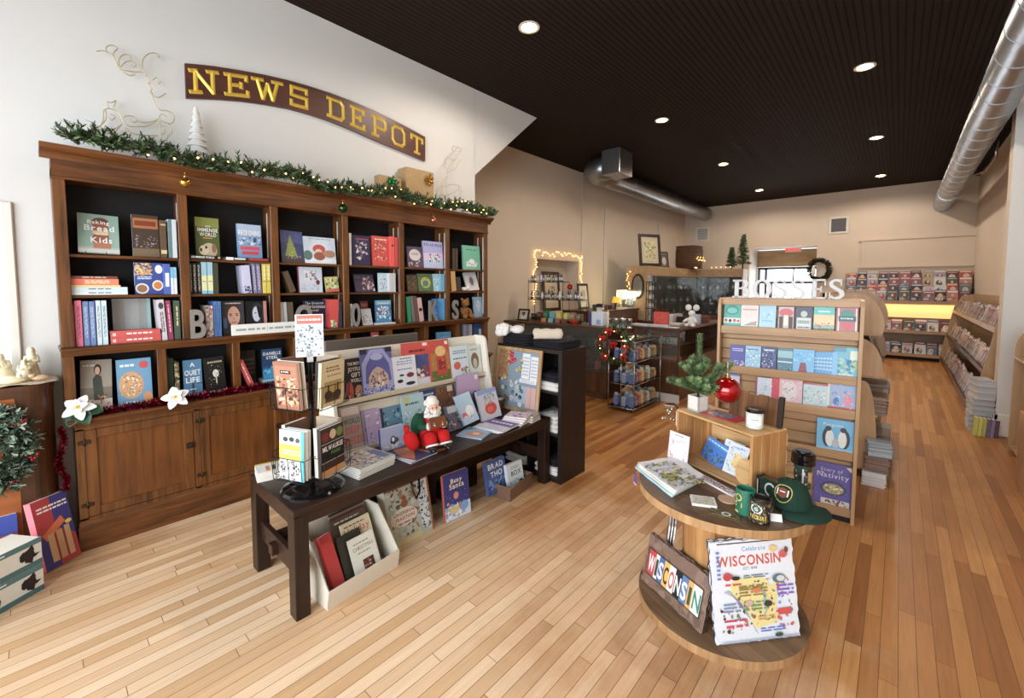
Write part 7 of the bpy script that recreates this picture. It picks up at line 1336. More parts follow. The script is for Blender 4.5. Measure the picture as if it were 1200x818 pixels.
picture((XB-.2,onx(638,345,XB-.2).y,1.201),.62,.87,PI/2,.08,'framed landscape drawing standing inside the wall recess',[('r',.1,.15,.8,.7,(206,190,160)),('s',30,.2,.3,.6,.35,.08,[(84,70,44),(120,100,60),(60,56,40)],3)],(196,176,146))
q=U(667,333,6.3);o=thing('ornament_ball','dark red bauble on top tier end of the wire stand','ornament',(tx+w*.36+.08,6.2,CZ1+TZs[1]+.155));k=MB();k.ball((0,0,.05),.05,18,12);k.obj('ball','redglass',o);o.location.z=CZ1+TZs[1]+.18
q=U(699,380,6.0);boxthing('white_carton','tall white printed carton on the display counter','box',(q.x,6.05,CZ1+.001),(.26,.16,.22),(214,220,232),None,0,[('r',0,0,.22,1,(60,70,120)),('r',.55,.1,.3,.35,(150,170,196))])
o=thing('hat_form','pale hat stand with black hat on the white carton','hat',(q.x+.02,6.05,CZ1+.2215));k=MB();k.lathe([(.05,0),(.045,.03),(.05,.07),(.04,.09),(0,.1)],18);k.obj('head_form','cream',o);k=MB();k.lathe([(.09,.078),(.09,.084),(.052,.086),(.05,.125),(0,.13)],20);k.obj('hat','black',o)
for i in range(6):
 q=U(714+4.3*i,381,5.93);o=thing('glass_jar','lidded clear glass jar in the cluster on the display counter end','jar',(q.x,5.93+.07*(i%2),CZ1),group='glass jars on the display counter');k=MB();k.lathe([(.036,0),(.04,.01),(.04,.1),(.03,.12),(.028,.12),(.036,.1),(.036,.012),(0,.012)],14);k.obj('jar','dglass',o);k=MB();k.lathe([(.034,.12),(.034,.14),(0,.14)],14);k.obj('lid','chrome',o)
o=thing('candlestick','tall white candlestick at corner of the display counter','candlestick',(-3.3,5.86,CZ1));k=MB();k.lathe([(.03,0),(.032,.01),(.012,.02),(.016,.08),(.01,.14),(.018,.2),(.02,.23),(.008,.235),(.008,.27),(0,.275)],14);k.obj('stick','ivory',o)
sl=thing('string_lights','warm fairy lights strung round the wall recess','string lights',(XB+.02,(NY0+NY1)/2,1.4));k=MB();R=random.Random(4);pts=[]
ym=(NY0+NY1)/2;hw_=(NY1-NY0)/2+.07;top=NZ1+.12-1.4
for i in range(22):pts.append((0,-hw_+R.uniform(-.05,.05),top*i/21))
for i in range(24):pts.append((0,-hw_+2*hw_*i/23,top+R.uniform(-.06,.06)))
for i in range(22):pts.append((0,hw_+R.uniform(-.05,.05),top*(1-i/21)))
k.tube(pts,.003,4);k.obj('cord','trimw',sl)
sbm=MB();sbm.ball((0,0,0),.009,7,5);sbm=sbm.mesh('bulb','fairy')
for p in pts:bulb(sl,(.012,p[1]+R.uniform(-.02,.02),p[2]),me=sbm)
WX_,WY0,WY1,WZt=(-3.03,-2.64),5.42,6.28,1.0
wr=thing('wire_rack','dark wire floor rack filled with packets and bottles, under the wreath','rack',((WX_[0]+WX_[1])/2,(WY0+WY1)/2,0));a,b=(WX_[1]-WX_[0])/2,(WY1-WY0)/2
for sx in(-1,0,1):
 for sy in(-1,1):
  if sx==0 and sy==1:continue
  k=MB();k.tube([(sx*a,sy*b,0),(sx*a,sy*b,WZt)],.008,6);k.obj('upright','chrome',wr)
for z in(.05,.38,.70,.98):
 k=MB();k.box((-a,-b,z),(a,b,z+.012));k.obj('shelf','gblack',wr)
 k=MB();
 for sx in(-1,1):k.tube([(sx*a,-b,z+.006),(sx*a,b,z+.006)],.006,5)
 for sy in(-1,1):k.tube([(-a,sy*b,z+.006),(a,sy*b,z+.006)],.006,5)
 k.obj('rail','chrome',wr)
R=random.Random(15);PK=[(96,120,170),(150,166,200),(190,80,50),(206,190,130),(150,110,80),(206,206,206),(120,130,90),(206,140,70)]
for z,row in((.062,'bottom'),(.392,'lower middle'),(.712,'upper middle')):
 for j in range(8):
  for i in range(3):
   x=-2.71-.115*i;y=WY0+.07+.1*j;c=PK[(j+i)%8]if j>1 else PK[i%2]
   k=MB(c);h=R.uniform(.14,.2);k.box((-.035,-.03,0),(.035,.03,h*.8),c,.012);k.prism([(-.035,h*.78),(.035,h*.78),(.02,h),(-.02,h)],'y',-.004,.004,mixc(c,(240,236,220),.5));k.art((.035,-.03,.02),(0,1,0),(0,0,1),.06,h*.6,[('r',.1,.2,.8,.5,mixc(c,(240,236,224),.6)),('e',.5,.45,.25,.15,mixc(c,(60,30,30),.4))])
   o=k.obj('snack_packet','gloss');o.location=(x,y,z+.001);tag(o,'snack packet on the %s shelf of the wire rack'%row,'packet','packets on the %s wire rack shelf'%row)
R=random.Random(19);p=ony(735,413,5.3);o=thing('christmas_wreath','green wreath with red bows and gold lights hung on front of the wire rack','wreath',(-2.9,5.36,.95))
k=MB()
for i in range(260):
 t=R.random()*2*PI;c=Vector((.2*math.cos(t),R.uniform(-.04,.02),.2*math.sin(t)));d=rdir(R)*.7+Vector((math.cos(t)*.7,-.5,math.sin(t)*.7));d.y=-abs(d.y);sprig(k,c,d,R.uniform(.05,.1),.022,11,GREENS,R,.005)
k.obj('foliage','leaf',o)
for x,z in((.17,-.14),(.02,.02),(.2,-.01),(-.16,.1),(-.05,.2),(-.12,-.16)):k=MB();k.ball((x-.03,-.09,z),(.03,.012,.022));k.ball((x+.03,-.09,z),(.03,.012,.022));k.ball((x,-.095,z),.012);k.box((x-.03,-.09,z-.07),(x-.012,-.086,z));k.box((x+.012,-.09,z-.07),(x+.03,-.086,z));k.obj('red_bow','redfelt',o)
for i in range(12):t=i*2*PI/12;k=MB();k.tube([(.17*math.cos(t),-.06,.17*math.sin(t)),(.2*math.cos(t+.2),-.1,.2*math.sin(t+.2)),(.24*math.cos(t+.1),-.09,.24*math.sin(t+.1))],[.006,.008,.002],6);k.obj('gold_leaf','copper',o)
for i in range(9):bulb(o,(.19*math.cos(i*.7),-.1,.19*math.sin(i*.7)))
yq=6.6
def on_b(u,y):return U(u,378,y).x
for i,(u,y,s,c,n_)in enumerate(((752,6.5,(.3,.2,.03),(206,212,220),'pale blue grey paper pile at left'),(772,6.55,(.3,.2,.025),(190,200,206),'grey newspaper pile in the middle'),(790,6.46,(.2,.1,.012),(232,230,226),'thin white paper pile at front'),(790,7.0,(.3,.3,.03),(206,196,190),'cream catalogue pile at back'))):
 boxthing('paper_pile',n_+' of the register counter top','papers',(min(on_b(u,y),-2.55),y,CZ1+.001),s,c,'paper piles on the register counter',0,[('l',.1,.2,.8,.6,(110,110,120),1)])
for i,(u,y)in enumerate(((771,6.75),(779,6.72))):
 o=thing('gift_bag',('left','right')[i]+' of two bright red gift bags on the register counter','bag',(on_b(u,y),y,CZ1),group='red gift bags');k=MB((206,50,34));k.box((-.06,-.035,0),(.06,.035,.22),(206,50,34));k.art((-.06,-.035,0),(1,0,0),(0,0,1),.12,.22,[('s',10,.2,.2,.6,.5,.12,[(226,96,60),(170,30,26)],i)]);k.obj('bag_body','print',o);k=MB();k.tube([(-.025,-.03,.215),(-.02,-.03,.26),(.02,-.03,.26),(.025,-.03,.215)],.004,5);k.obj('handle','redfelt',o)
o=thing('wicker_bowl','shallow tan wicker bowl on the register counter left of red bags','bowl',(on_b(762,6.9),6.9,CZ1));k=MB();k.lathe([(.06,0),(.1,.03),(.13,.06),(.122,.06),(.09,.03),(0,.01)],22);k.obj('woven_bowl','wicker',o)
o=thing('plush_rabbit','white plush rabbit with round ears sitting on the register counter','plush toy',(on_b(813,6.85)-.03,6.85,CZ1));k=MB();k.ball((0,0,.09),(.07,.06,.09));k.ball((0,-.01,.21),(.055,.05,.05));k.obj('body','plushw',o)
for s in(-1,1):k=MB();k.ball((s*.06,.01,.3),(.05,.02,.05));k.obj('ear','plushw',o);k=MB();k.tube([(s*.05,-.04,.12),(s*.1,-.09,.08)],[.025,.018],8);k.obj('arm','plushw',o);k=MB();k.ball((s*.05,-.07,.03),(.03,.06,.028));k.obj('leg','plushw',o)
for i,(u,y,s,c)in enumerate(((799,7.6,(.16,.12,.1),(40,36,36)),(786,7.5,(.1,.1,.14),(226,222,220)),(792,7.9,(.12,.1,.13),(190,170,170)),(825,7.4,(.1,.1,.16),(176,200,226)),(830,7.8,(.12,.1,.12),(110,60,50)))):
 boxthing('counter_box',('black','white','rose grey','light blue','brown red')[i]+' small box at back of the register counter','box',(min(max(on_b(u,y),-3.0),-2.5),y,CZ1+.001),s,c,'boxes at back of the register counter')
lc=thing('back_cabinet','dark low cabinet against the rear left wall, carrying a glowing glass case','cabinet',(-5.04,8.73,0));k=MB();k.box((-.42,-1.0,0),(.42,.9,1.2),bev=.006);k.obj('cabinet_body','dwood',lc);k=MB();k.box((-.42,-1.02,1.2),(.44,.92,1.235),bev=.004);k.obj('cabinet_top','dwood',lc)
X5=-4.8
def on5(u,v):return onx(u,v,X5)
q=on5(747,368);o=thing('jewellery_case','glowing white glass jewellery case on the back cabinet','case',(X5,9.38,1.2355));k=MB();k.box((-.14,-.24,0),(.14,.24,.03));k.box((-.14,-.24,.40),(.14,.24,.43));k.obj('case_frame','trimw',o);k=MB();k.box((-.13,-.23,.03),(.13,.23,.4));k.obj('glass','dglass',o);M['caselamp']=emit('case_lamp',(255,236,190),4);k=MB();k.box((-.1,-.2,.392),(.1,.2,.398));k.obj('lamp_strip','caselamp',o)
q=on5(768,368);o=thing('display_tower','narrow dark revolving display tower beside the glowing case','display',(-4.24,9.45,0));k=MB()
for x in(-.07,.07):
 for y in(-.07,.07):k.box((x-.008,y-.008,0),(x+.008,y+.008,1.86))
for z in(0,.6,1.24,1.44,1.64,1.84):k.box((-.08,-.08,z),(.08,.08,z+.02))
k.obj('tower_frame','blkwood',o)
R=random.Random(3)
for z in(1.26,1.46,1.66):
 for x,y in((.04,-.04),(.04,.04),(-.02,0)):k=MB((206,206,206));k.lathe([(.012,z),(.02,z+.05),(.008,z+.1),(0,z+.11)],8,(x,y,0));k.obj('figurine','gloss',o)
lo=thing('table_lamp','small yellow shaded lamp glowing on the back cabinet','lamp',(X5,8.85,1.2355));k=MB();k.lathe([(.05,0),(.05,.01),(.015,.03),(.015,.16)],14);k.obj('base','brass',lo);M['shade']=emit('lamp_shade',(230,190,70),.6);k=MB();k.lathe([(.09,.14),(.06,.28)],18);k.obj('lamp_shade','shade',lo);k=MB();k.ball((0,0,.17),.02);k.obj('bulb','fairy',lo)
lamp('case_light','POINT',(X5+.02,9.38,1.55),4,(1,.9,.6),shadow_soft_size=.1);lamp('table_lamp_light','POINT',(X5+.05,9.05,1.6),5,(1,.85,.45),shadow_soft_size=.06)
q=onx(696,352,-5.3);picture((-5.3,8.15,1.2355),.42,.58,PI/2,.12,'framed pale print on the back cabinet against the wall',[('r',.2,.2,.6,.6,(196,176,150)),('s',10,.3,.3,.4,.4,.1,[(150,110,96),(110,90,80)],3)])
for i,(y,c,h)in enumerate((('8.1',(60,100,80),.12),('8.28',(226,222,214),.1),('8.45',(120,70,50),.11),('8.62',(70,50,44),.09))):boxthing('keepsake_box',('green','white','russet','dark brown')[i]+' keepsake box before the framed print on the back cabinet','box',(-4.85,float(y),1.2355),(.12,.13,h),c,'keepsake boxes on the back cabinet')
HX,HYc,HZ=-4.4,12.92,2.235;HY0=onx(760,312,HX).y;HX1=ony(871,315,HYc).x
hu=thing('corner_hutch','L shaped glass fronted display hutch with pale wood header at the rear left','cabinet',(HX,HYc,0));M['ltwood']=wood('pale_header',(150,122,90),(186,158,122),'y',.5,.5,.1)
y0=HY0-HYc;x1=HX1-HX;d=.5
k=MB();k.box((-d,y0,HZ-.22),(0,d,HZ));k.box((0,0,HZ-.22),(x1,d,HZ));k.obj('header','ltwood',hu)
k=MB();k.box((-d,y0,.02),(0,d,.95));k.box((0,0,.02),(x1,d,.95));k.obj('base_cabinet','dwood',hu)
k=MB();k.box((-d,y0,.95),(-d+.02,d,HZ-.22));k.box((-d,d-.02,.95),(x1,d,HZ-.22));k.obj('back_panel','black',hu)
k=MB();k.box((-d,y0,.95),(0,y0+.03,HZ-.22));k.obj('end_panel','ltwood',hu);k=MB();k.box((x1-.03,0,.95),(x1,d,HZ-.22));k.obj('end_panel','ltwood',hu);k=MB();k.box((-.05,-.0,.95),(.0,.05,HZ-.22));k.obj('corner_post','dwood',hu)
k=MB();k.box((-.012,y0+.03,.96),(-.006,-.0,HZ-.22));k.obj('glass_door','dglass',hu);k=MB();k.box((0,.006,.96),(x1-.03,.012,HZ-.22));k.obj('glass_door','dglass',hu)
R=random.Random(44)
for z in(1.3,1.65):k=MB();k.box((-d+.03,y0+.05,z),(-.03,d-.03,z+.012));k.box((-.03,.03,z),(x1-.04,d-.03,z+.012));k.obj('glass_shelf','dglass',hu)
for z,row in((.952,'bottom'),(1.313,'middle'),(1.663,'top')):
 for i in range(9):bottle((HX-.2+R.uniform(-.08,.08),HY0+.25+i*.33,z),.035,R.uniform(.12,.22),R.choice([(70,90,96),(150,150,146),(110,80,60),(60,60,66)]),'glassware on the %s shelf in the left wing of the hutch'%row,'glassware in the left hutch wing, %s shelf'%row,name='vase')
 for i in range(5):bottle((HX+.12+i*.2,HYc+.22,z),.035,R.uniform(.12,.24),R.choice([(150,180,206),(190,206,216),(110,120,126),(80,80,84)]),'glassware on the %s shelf in the right wing of the hutch'%row,'glassware in the right hutch wing, %s shelf'%row,name='vase')
q=onx(752,311,HX-.2)
picture((HX-.22,HY0+.02,HZ),.62,.78,PI/2-.5,.12,'large dark framed map leaning on top of the hutch, leftmost',[('r',.12,.12,.76,.76,(196,186,140)),('s',16,.2,.2,.6,.6,.12,[(150,150,110),(206,200,160),(120,130,110)],4)],(190,176,150))
picture((HX-.3,HY0+.72,HZ),.34,.5,PI/2-.3,.12,'narrow brown frame behind the large framed map on the hutch',[('r',.1,.1,.8,.8,(120,84,60))],(130,90,60))
picture((HX-.2,HY0+1.15,HZ),.3,.42,PI/2-.4,.15,'small dark framed photograph on the hutch left of the basket',[('r',.1,.1,.8,.8,(84,80,80)),('e',.5,.4,.3,.3,(190,180,170))],(110,100,96))
bp_=thing('wicker_basket','large dark woven basket with fairy lights atop the corner hutch','basket',(HX-.12,HYc-.32,HZ));M['dkwicker']=flat('dark_wicker',(84,60,40),.7,noise=.4,scale=14,bump=.6)
k=MB();V=[];n=24
for z,g in((.02,.88),(.15,1),(.45,1.02),(.6,.97),(.66,.85)):V.append((g,z))
for(g0,z0),(g1,z1)in zip(V,V[1:]):
 A_=[(.3*g0*math.copysign(abs(math.cos(t))**.5,math.cos(t)),.38*g0*math.copysign(abs(math.sin(t))**.5,math.sin(t)),z0)for t in[2*PI*i/n for i in range(n)]];B_2=[(.3*g1*math.copysign(abs(math.cos(t))**.5,math.cos(t)),.38*g1*math.copysign(abs(math.sin(t))**.5,math.sin(t)),z1)for t in[2*PI*i/n for i in range(n)]]
 k.add(A_+B_2,[(i,(i+1)%n,n+(i+1)%n,n+i)for i in range(n)])
k.obj('woven_body','dkwicker',bp_);k=MB()
for z in[.04+.06*i for i in range(11)]:k.tube([(.31*math.copysign(abs(math.cos(t))**.5,math.cos(t)),.39*math.copysign(abs(math.sin(t))**.5,math.sin(t)),z)for t in[2*PI*i/n for i in range(n)]],.012,5,closed=True)
k.obj('weave_band','wicker',bp_)
for i in range(10):bulb(bp_,(.34,-.35+.07*i,.28+.05*math.sin(i*2)),me=sbm)
for i in range(9):bulb(bp_,(.34 if i<4 else.2+.12*i,-.5+.05*i if i<4 else-.2,.03),me=sbm)
def fir(x,y,z,h,lab,mat='leaf'):
 o=thing('fir_figure',lab,'tree',(x,y,z),group='little firs on the hutch');R=random.Random(int(h*100));k=MB()
 for i in range(170):t=R.random();a=R.uniform(0,2*PI);c=Vector((0,0,h*(.15+.82*t)));sprig(k,c,Vector((math.cos(a),math.sin(a),-.1)),.03+h*.19*(1-t),.035,7,GREENS,R,.012)
 k.obj('foliage','leaf',o);k=MB();k.tube([(0,0,0),(0,0,h*.5)],.02,6);k.obj('trunk','walnut',o)
fir(ony(857,314,HYc+.1).x,HYc+.1,HZ,.62,'smaller dark fir figure on right end of the hutch');fir(ony(870,314,HYc+.3).x,HYc+.32,HZ,.98,'taller dark fir figure on right end of the hutch')
q=onx(754,325,-4.6);o=thing('oval_mirror','dark oval mirror on end panel of the hutch','mirror',(HX-.25,HY0-.001,1.75),(0,0,0));k=MB();k.prism([(.16*math.cos(t),.3*math.sin(t))for t in[2*PI*i/24 for i in range(24)]],'y',-.03,0);k.obj('frame','frame',o);k=MB();k.prism([(.12*math.cos(t),.25*math.sin(t))for t in[2*PI*i/24 for i in range(24)]],'y',-.034,-.03);k.obj('mirror_glass','steel',o)
o=thing('string_lights','short vertical fairy light strand hanging left of the oval mirror','string lights',(HX-.48,HY0-.03,1.3));k=MB();k.tube([(0,0,0),(.02,0,.3),(0,0,.85)],.004,4);k.obj('cord','trimw',o)
for i in range(16):bulb(o,(R.uniform(-.05,.05),-.02,.05+.05*i),me=sbm)
pF=ony(826,251,14.5);pN=onx(702,206,pF.x);rD=.21;zD=pF.z
dl_=thing('air_duct','round steel air duct with box elbow along the rear left wall','duct',(pF.x,(pN.y+pF.y)/2,zD));L2=(pF.y-pN.y)/2;k=MB();k.tube([(0,-L2+i*(2*L2)/12,0)for i in range(13)],rD,24);k.obj('straight_duct','steel',dl_);k=MB()
k.tube([(.0,-L2+.05,0),(.0,-L2-.12,0),(.06,-L2-.26,0),(.2,-L2-.34,0),(.45,-L2-.36,0)],rD*1.08,20);k.obj('elbow','steel',dl_);k=MB();k.box((.42,-L2-.62,-.2),(.8,-L2-.1,ZC-zD-.002),bev=.01);k.obj('plenum_box','steel',dl_)
for i in range(1,5):k=MB();y=-L2+2*L2*i/5;k.lathe([(rD+.008,-.015),(rD+.008,.015)],24);k.v=[(a_,y+c_,b_)for a_,b_,c_ in k.v];k.obj('seam_band','steel',dl_)
pe=Vector((.685,0,3.73));rD=.172
dr=thing('air_duct','long round steel spiral duct overhead along the right wall','duct',(pe.x,8,pe.z));k=MB();k.tube([(0,-6.5+i*(YB-1.52)/20,0)for i in range(21)],rD,28);k.obj('straight_duct','steel',dr)
for i in range(28):k=MB();y=-6.3+i*.48;k.lathe([(rD+.004,-.006),(rD+.004,.006)],28);k.v=[(a_,y+c_,b_)for a_,b_,c_ in k.v];k.obj('seam_band','steel',dr)
k=MB();k.lathe([(rD+.015,-.03),(rD+.015,.03)],28);k.v=[(a_,4.9+c_,b_)for a_,b_,c_ in k.v];k.obj('collar','chrome',dr)
k=MB();k.tube([(0.1,3.0,.2),(.1,3.0,ZC-pe.z)],.02,8);k.tube([(.15,3.6,.05),(.35,3.4,.08),(.45,3.2,.25),(.45,3.2,ZC-pe.z)],.03,8);k.obj('hanger','chrome',dr)
def vent(u0,v0,u1,v1,lab,fan):
 a,b=ony(u0,v0,YB),ony(u1,v1,YB);w,h=b.x-a.x,a.z-b.z;o=thing('air_vent',lab,'vent',(a.x,YB-.03,b.z),group='vents on the back wall');k=MB();t=.05
 for p,q in(((0,0),(t,h)),((w-t,0),(w,h)),((t,0),(w-t,t)),((t,h-t),(w-t,h))):k.box((p[0],0,p[1]),(q[0],.03,q[1]))
 k.obj('frame','trimw',o);k=MB((70,68,72)if fan else(150,150,156));k.box((t,.012,t),(w-t,.029,h-t))
 if fan:k.prism([(w/2+w*.42*math.cos(x),h/2+h*.42*math.sin(x))for x in[2*PI*i/20 for i in range(20)]],'y',.004,.012,(84,82,86))
 k.obj('grille','print',o)
 for i in range(8):k=MB();z=t+(h-2*t)*(i+.5)/8;k.box((t,.002,z-.006),(w-t,.012,z+.006));k.obj('slat','trimw' if not fan else 'dkframe',o)
vent(816,267,831,282.5,'square slatted vent on the back wall near the duct end',0);vent(972,255,994,273,'square vent with round dark fan on the back wall',1)
a=ony(920,296,YB+.95);o=thing('exit_sign','lit exit sign with red letters above the rear door','sign',(a.x,YB+.95,a.z));k=MB((226,206,196));k.box((0,0,0),(.42,.06,.24),(226,200,190));k.obj('housing','print',o);M['exitred']=emit('exit_red',(230,40,36),2.2);k=MB();k.art((0,-.002,0),(1,0,0),(0,0,1),.42,.24,[('t','EXIT',.5,.2,.6,(230,40,36),'c',.9)]);k.obj('letters','exitred',o)
R=random.Random(23);q=ony(960,316,YB-.05);o=thing('twig_wreath','brown and green wreath with white bow beside the rear door','wreath',(q.x,YB-.04,q.z));k=MB()
for i in range(170):t=R.random()*2*PI;sprig(k,Vector((.17*math.cos(t),-.02,.21*math.sin(t))),Vector((math.cos(t),-.6,math.sin(t)))+rdir(R)*.6,.11,.05,9,[(70,56,40),(84,66,50),(56,62,40)],R,.014)
k.obj('foliage','leaf',o);k=MB();k.ball((-.12,-.12,-.05),(.05,.03,.14));k.obj('bow','plushw',o)
MPAL=[(170,60,56),(216,214,210),(70,76,96),(190,156,104),(140,76,92),(100,112,126),(206,190,176),(110,50,54),(190,196,200),(84,94,80),(186,120,96),(150,156,180),(50,46,50)]
mw_=thing('magazine_wall','long back wall magazine display with glowing strip and stepped top','display',(.3,14.2,0));M['glow']=emit('glow_strip',(255,214,150),.4)
k=MB();k.box((-1.4,-.16,0),(.96,.55,.09));k.obj('plinth','black',mw_)
for z,y0_ in((.13,-.26),(.68,-.24),(1.385,-.28)):k=MB();k.box((-1.4,y0_,z-.045),(.96,.5,z),bev=.004);k.box((-1.4,y0_,z),(.96,y0_+.02,z+.03));k.obj('shelf','maplex',mw_)
k=MB();k.box((-1.4,.48,.09),(.96,.56,2.1));k.obj('back_board','maplex',mw_)
k=MB();k.box((-1.4,.1,1.0),(.96,.104,1.34));k.obj('light_panel','glow',mw_)
for i in range(4):k=MB();y=-.14+.15*i;z=1.385+.16*i;k.box((-1.4,y,z),(.96,y+.14,z+.02));k.obj('step','maplex',mw_)
lamp('magazine_strip_light','AREA',(.1,14.15,1.33),7,(1,.74,.4),(0,0,0),shape='RECTANGLE',size=2.2,size_y=.2)
R=random.Random(77);MG={}
def magmesh(i):
 if i not in MG:
  c=MPAL[i%13];k=MB(c);k.box((0,0,0),(.2,.006,.27),c);r_=random.Random(i);k.art((0,0,0),(1,0,0),(0,0,1),.2,.27,[('r',.05,.8,.9,.15,MPAL[(i*5+3)%13]),('l',.1,.82,.8,.1,(236,232,226),1),('e',.5+r_.uniform(-.1,.1),.4,.28,.3,MPAL[(i*3+6)%13]),('e',.5,.55,.13,.13,(214,176,150)),('s',8,.1,.05,.8,.4,.1,[MPAL[(i+2)%13],MPAL[(i+7)%13]],i),('l',.08,.1,.4,.2,(236,232,226),3)],.001);MG[i]=k.mesh('magazine','print')
 return MG[i]
def mag(p,rz,lean,lab,grp,s=1.0):
 o=bpy.data.objects.new('magazine',magmesh(R.randrange(26)));COL.objects.link(o);o.location=(p[0],p[1],p[2]+.003);o.rotation_euler=(-lean,0,rz);o.scale=(s*R.uniform(.9,1.05),1,s*R.uniform(.85,1.05));tag(o,lab,'magazine',grp)
for i in range(4):
 z=1.406+.16*i;y=14.2-.1+.15*i
 for j in range(11):mag((-1.05+j*.207+R.uniform(-.01,.01),y+R.uniform(-.01,.01),z),R.uniform(-.03,.03),.22,'magazine on the %s stepped tier above the glowing strip'%('front lowest','second','third','rear highest')[i],'magazines on back wall tier %s'%('one','two','three','four')[i])
for z,row,w_ in((.131,'lowest shelf',.14),(.681,'shelf below the glowing strip',.12)):
 for d_ in(0,1):
  for j in range(9):mag((-.75+j*.212+R.uniform(-.01,.01),14.0+.14*d_,z+.03*d_),0,.3,'magazine in the %s row, %s, back magazine wall'%(('front','rear')[d_],row),'magazines, %s row, %s'%(('front','rear')[d_],row))
rr=thing('wall_rack_unit','long sloped wooden magazine rack along the right wall behind the column','rack',(1.05,11.0,0));rr.name='magazine_shelving'
LY=2.9
for i,(x,z)in enumerate(((-.30,.12),(-.22,.66),(-.14,1.2))):
 k=MB();k.box((x,-LY,z-.03),(.2,LY,z));k.box((x,-LY,z),(x+.015,LY,z+.04));k.obj('shelf','ltwood' if i==2 else 'dwood',rr)
k=MB();k.box((.17,-LY,0),(.21,LY,1.6));k.obj('back_board','maplez',rr)
for s in(-1,1):k=MB();k.prism([(-.3,0),(-.3,.2),(-.12,1.3),(.0,1.55),(.21,1.6),(.21,0)],'y',s*LY,s*(LY+.025));k.obj('end_panel','maplez',rr)
k=MB();k.box((-.27,-LY,0),(.2,LY,.09));k.obj('plinth','dwood',rr)
for i,(x,z)in enumerate(((-.26,.121),(-.18,.661),(-.1,1.201))):
 for j in range(25):mag((1.05+x,8.25+j*.222+.21,z),-PI/2,.32,'magazine on the %s tier of the right wall rack'%('bottom','middle','top')[i],'magazines on the right wall rack, %s tier'%('bottom','middle','top')[i],1.1)
for i,(x,y,s,z,c,lab)in enumerate(((.79,7.72,(.2,.3,.2),0,(190,188,186),'lower newspaper bundle on the floor against the column'),(.79,7.7,(.19,.29,.2),.201,(200,198,196),'middle newspaper bundle stacked against the column'),(.795,7.66,(.16,.27,.24),.402,(214,214,214),'white topmost newspaper bundle stacked against the column'))):
 o=thing('newspaper_bundle',lab,'newspapers',(x,y,z+.001),(0,0,.1*i),'newspaper bundles by the column');k=MB(c)
 for j in range(9):h=s[2]/9;e=RND.uniform(-.006,.006);k.box((-s[0]/2+e,-s[1]/2-e,j*h),(s[0]/2+e,s[1]/2-e,j*h+h*.92),mixc(c,(90,90,96),.12*(j%3)),.003)
 k.obj('paper_block','print',o)
for i,(c,n_)in enumerate((((190,190,60),'leftmost, yellow'),((206,200,80),'second, yellow'),((176,180,70),'third, olive yellow'),((110,90,120),'fourth, violet'),((140,120,150),'fifth, mauve'),((90,60,80),'rightmost, plum'))):
 book((.715+.033*i,7.36,.001),.03,.21,.16,c,(),rx=-.05,ry=.06,label='thin book in the row standing on the floor by the column, '+n_,group='row of thin books by the column')
ar=thing('aisle_rack','maple aisle rack with quarter round end panels behind the maple book rack','rack',(-.2,5.6,0))
def qr(z0,z1,xo,r):return[(-.34,z0),(-.34,z1)]+[(xo-r+r*math.cos(PI/2-PI/2*i/8),z1-(z1-z0)*.85+(z1-z0)*.85*math.sin(PI/2-PI/2*i/8))for i in range(9)]+[(xo-.01,z0)]
for y in(-.62,.95):
 for z0,z1,xo,r in((1.33,1.69,.115,.2),(.95,1.29,.12,.18),(.1,.9,.1,.1)):k=MB();k.prism(qr(z0,z1,xo,r),'y',y,y+.025);k.obj('end_panel','maplez',ar)
k=MB();k.box((-.36,-.62,0),(-.32,.975,1.69));k.obj('back_board','maplez',ar)
for z in(1.33,.95,.6,.1):k=MB();k.box((-.33,-.6,z-.02),(.1,.95,z));k.obj('shelf','maplex',ar)
R=random.Random(5)
for z,n_ in((1.331,'top'),(.951,'middle')):
 for j in range(7):mag((-.12,5.1+j*.2,z),PI/2,.35,'magazine on the %s shelf of the aisle rack'%n_,'magazines on the aisle rack, %s shelf'%n_)
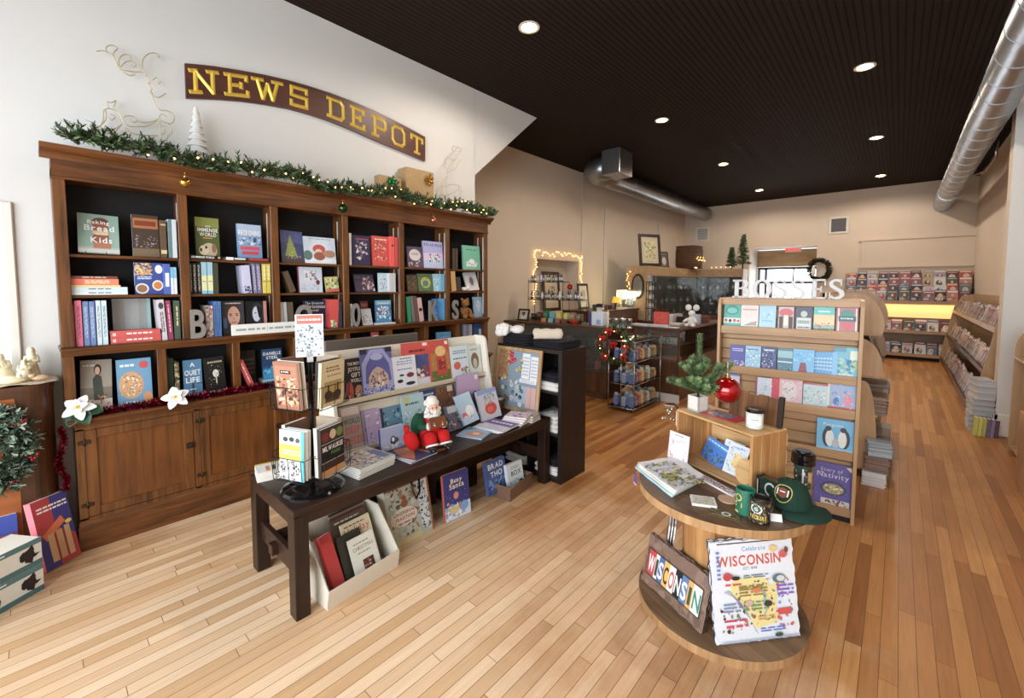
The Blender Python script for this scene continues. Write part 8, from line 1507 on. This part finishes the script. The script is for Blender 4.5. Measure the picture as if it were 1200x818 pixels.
for z,n_ in((.601,'upper'),(.101,'lower')):
 for j in range(4):boxthing('paper_stack','stack of flat papers on the %s open shelf of the aisle rack'%n_,'papers',(-.17,5.15+j*.33,z),(.26+.05*(z<.3),.28,.16-.02*(j%2)),(170,166,160)if j%2 else(120,90,70),'paper stacks on the aisle rack, %s shelf'%n_)
for i in range(3):boxthing('loose_papers','papers stacked on the floor at the near end of the aisle rack, '+('bottom','middle','top')[i],'papers',(-.1+.01*i,4.90,.001+.135*i),(.16,.1,.13),((206,206,204),(130,100,84),(150,166,176))[i],'papers at the near end of the aisle rack',.1*i)
a1=thing('arched_rack','arched maple rack end with shelf at right edge, before the column','rack',(1.17,6.2,0))
ap=lambda h,w:[(-w,0),(-w,h-.25)]+[(-w+2*w*i/14 if False else-w*math.cos(PI*i/14),h-.25+.25*math.sin(PI*i/14))for i in range(1,14)]+[(w,h-.25),(w,0)]
for y in(0,.7):k=MB();k.prism(ap(1.36,.24),'y',y,y+.025);k.obj('end_panel','maplez',a1)
k=MB();k.box((-.24,.02,1.0),(.24,.7,1.02));k.obj('shelf','maplex',a1);k=MB();k.box((-.23,.02,.05),(.23,.7,.07));k.obj('shelf','maplex',a1)
q=ony(1173,488,5.9);book((.92,5.96,.45),.26,.26,.02,(22,24,28),[('s',8,.4,.2,.4,.5,.08,[(90,100,110),(150,160,170)],3)],rz=.3,ry=.3,rx=-.2,label='black picture book tilted at the arched rack by the right edge',group=None)
k=MB();b2=thing('book_bin','low maple book bin at right edge with picture books','bin',(1.07,5.3,0))
for s in(-1,1):k=MB();k.box((s*.235,-.3,0),(s*.215,.5,.66),bev=.004);k.obj('side_panel','pinez',b2)
k=MB();k.box((-.215,.47,0),(.215,.49,.66));k.box((-.215,-.3,.08),(.215,.47,.1));k.box((-.215,-.3,.42),(.215,.47,.44));k.obj('shelf','pinez',b2)
for i,(z,c,n_)in enumerate(((.101,(150,190,190),'lower'),(.441,(190,90,60),'upper'))):book((.87,5.05,z),.28,.28,.03,c,[('s',16,.05,.05,.9,.9,.14,[(206,220,220),(90,130,150),(226,206,150)],i)],rx=-.1,label=n_+' picture book face out in the low bin at right edge',group='picture books in the low bin')
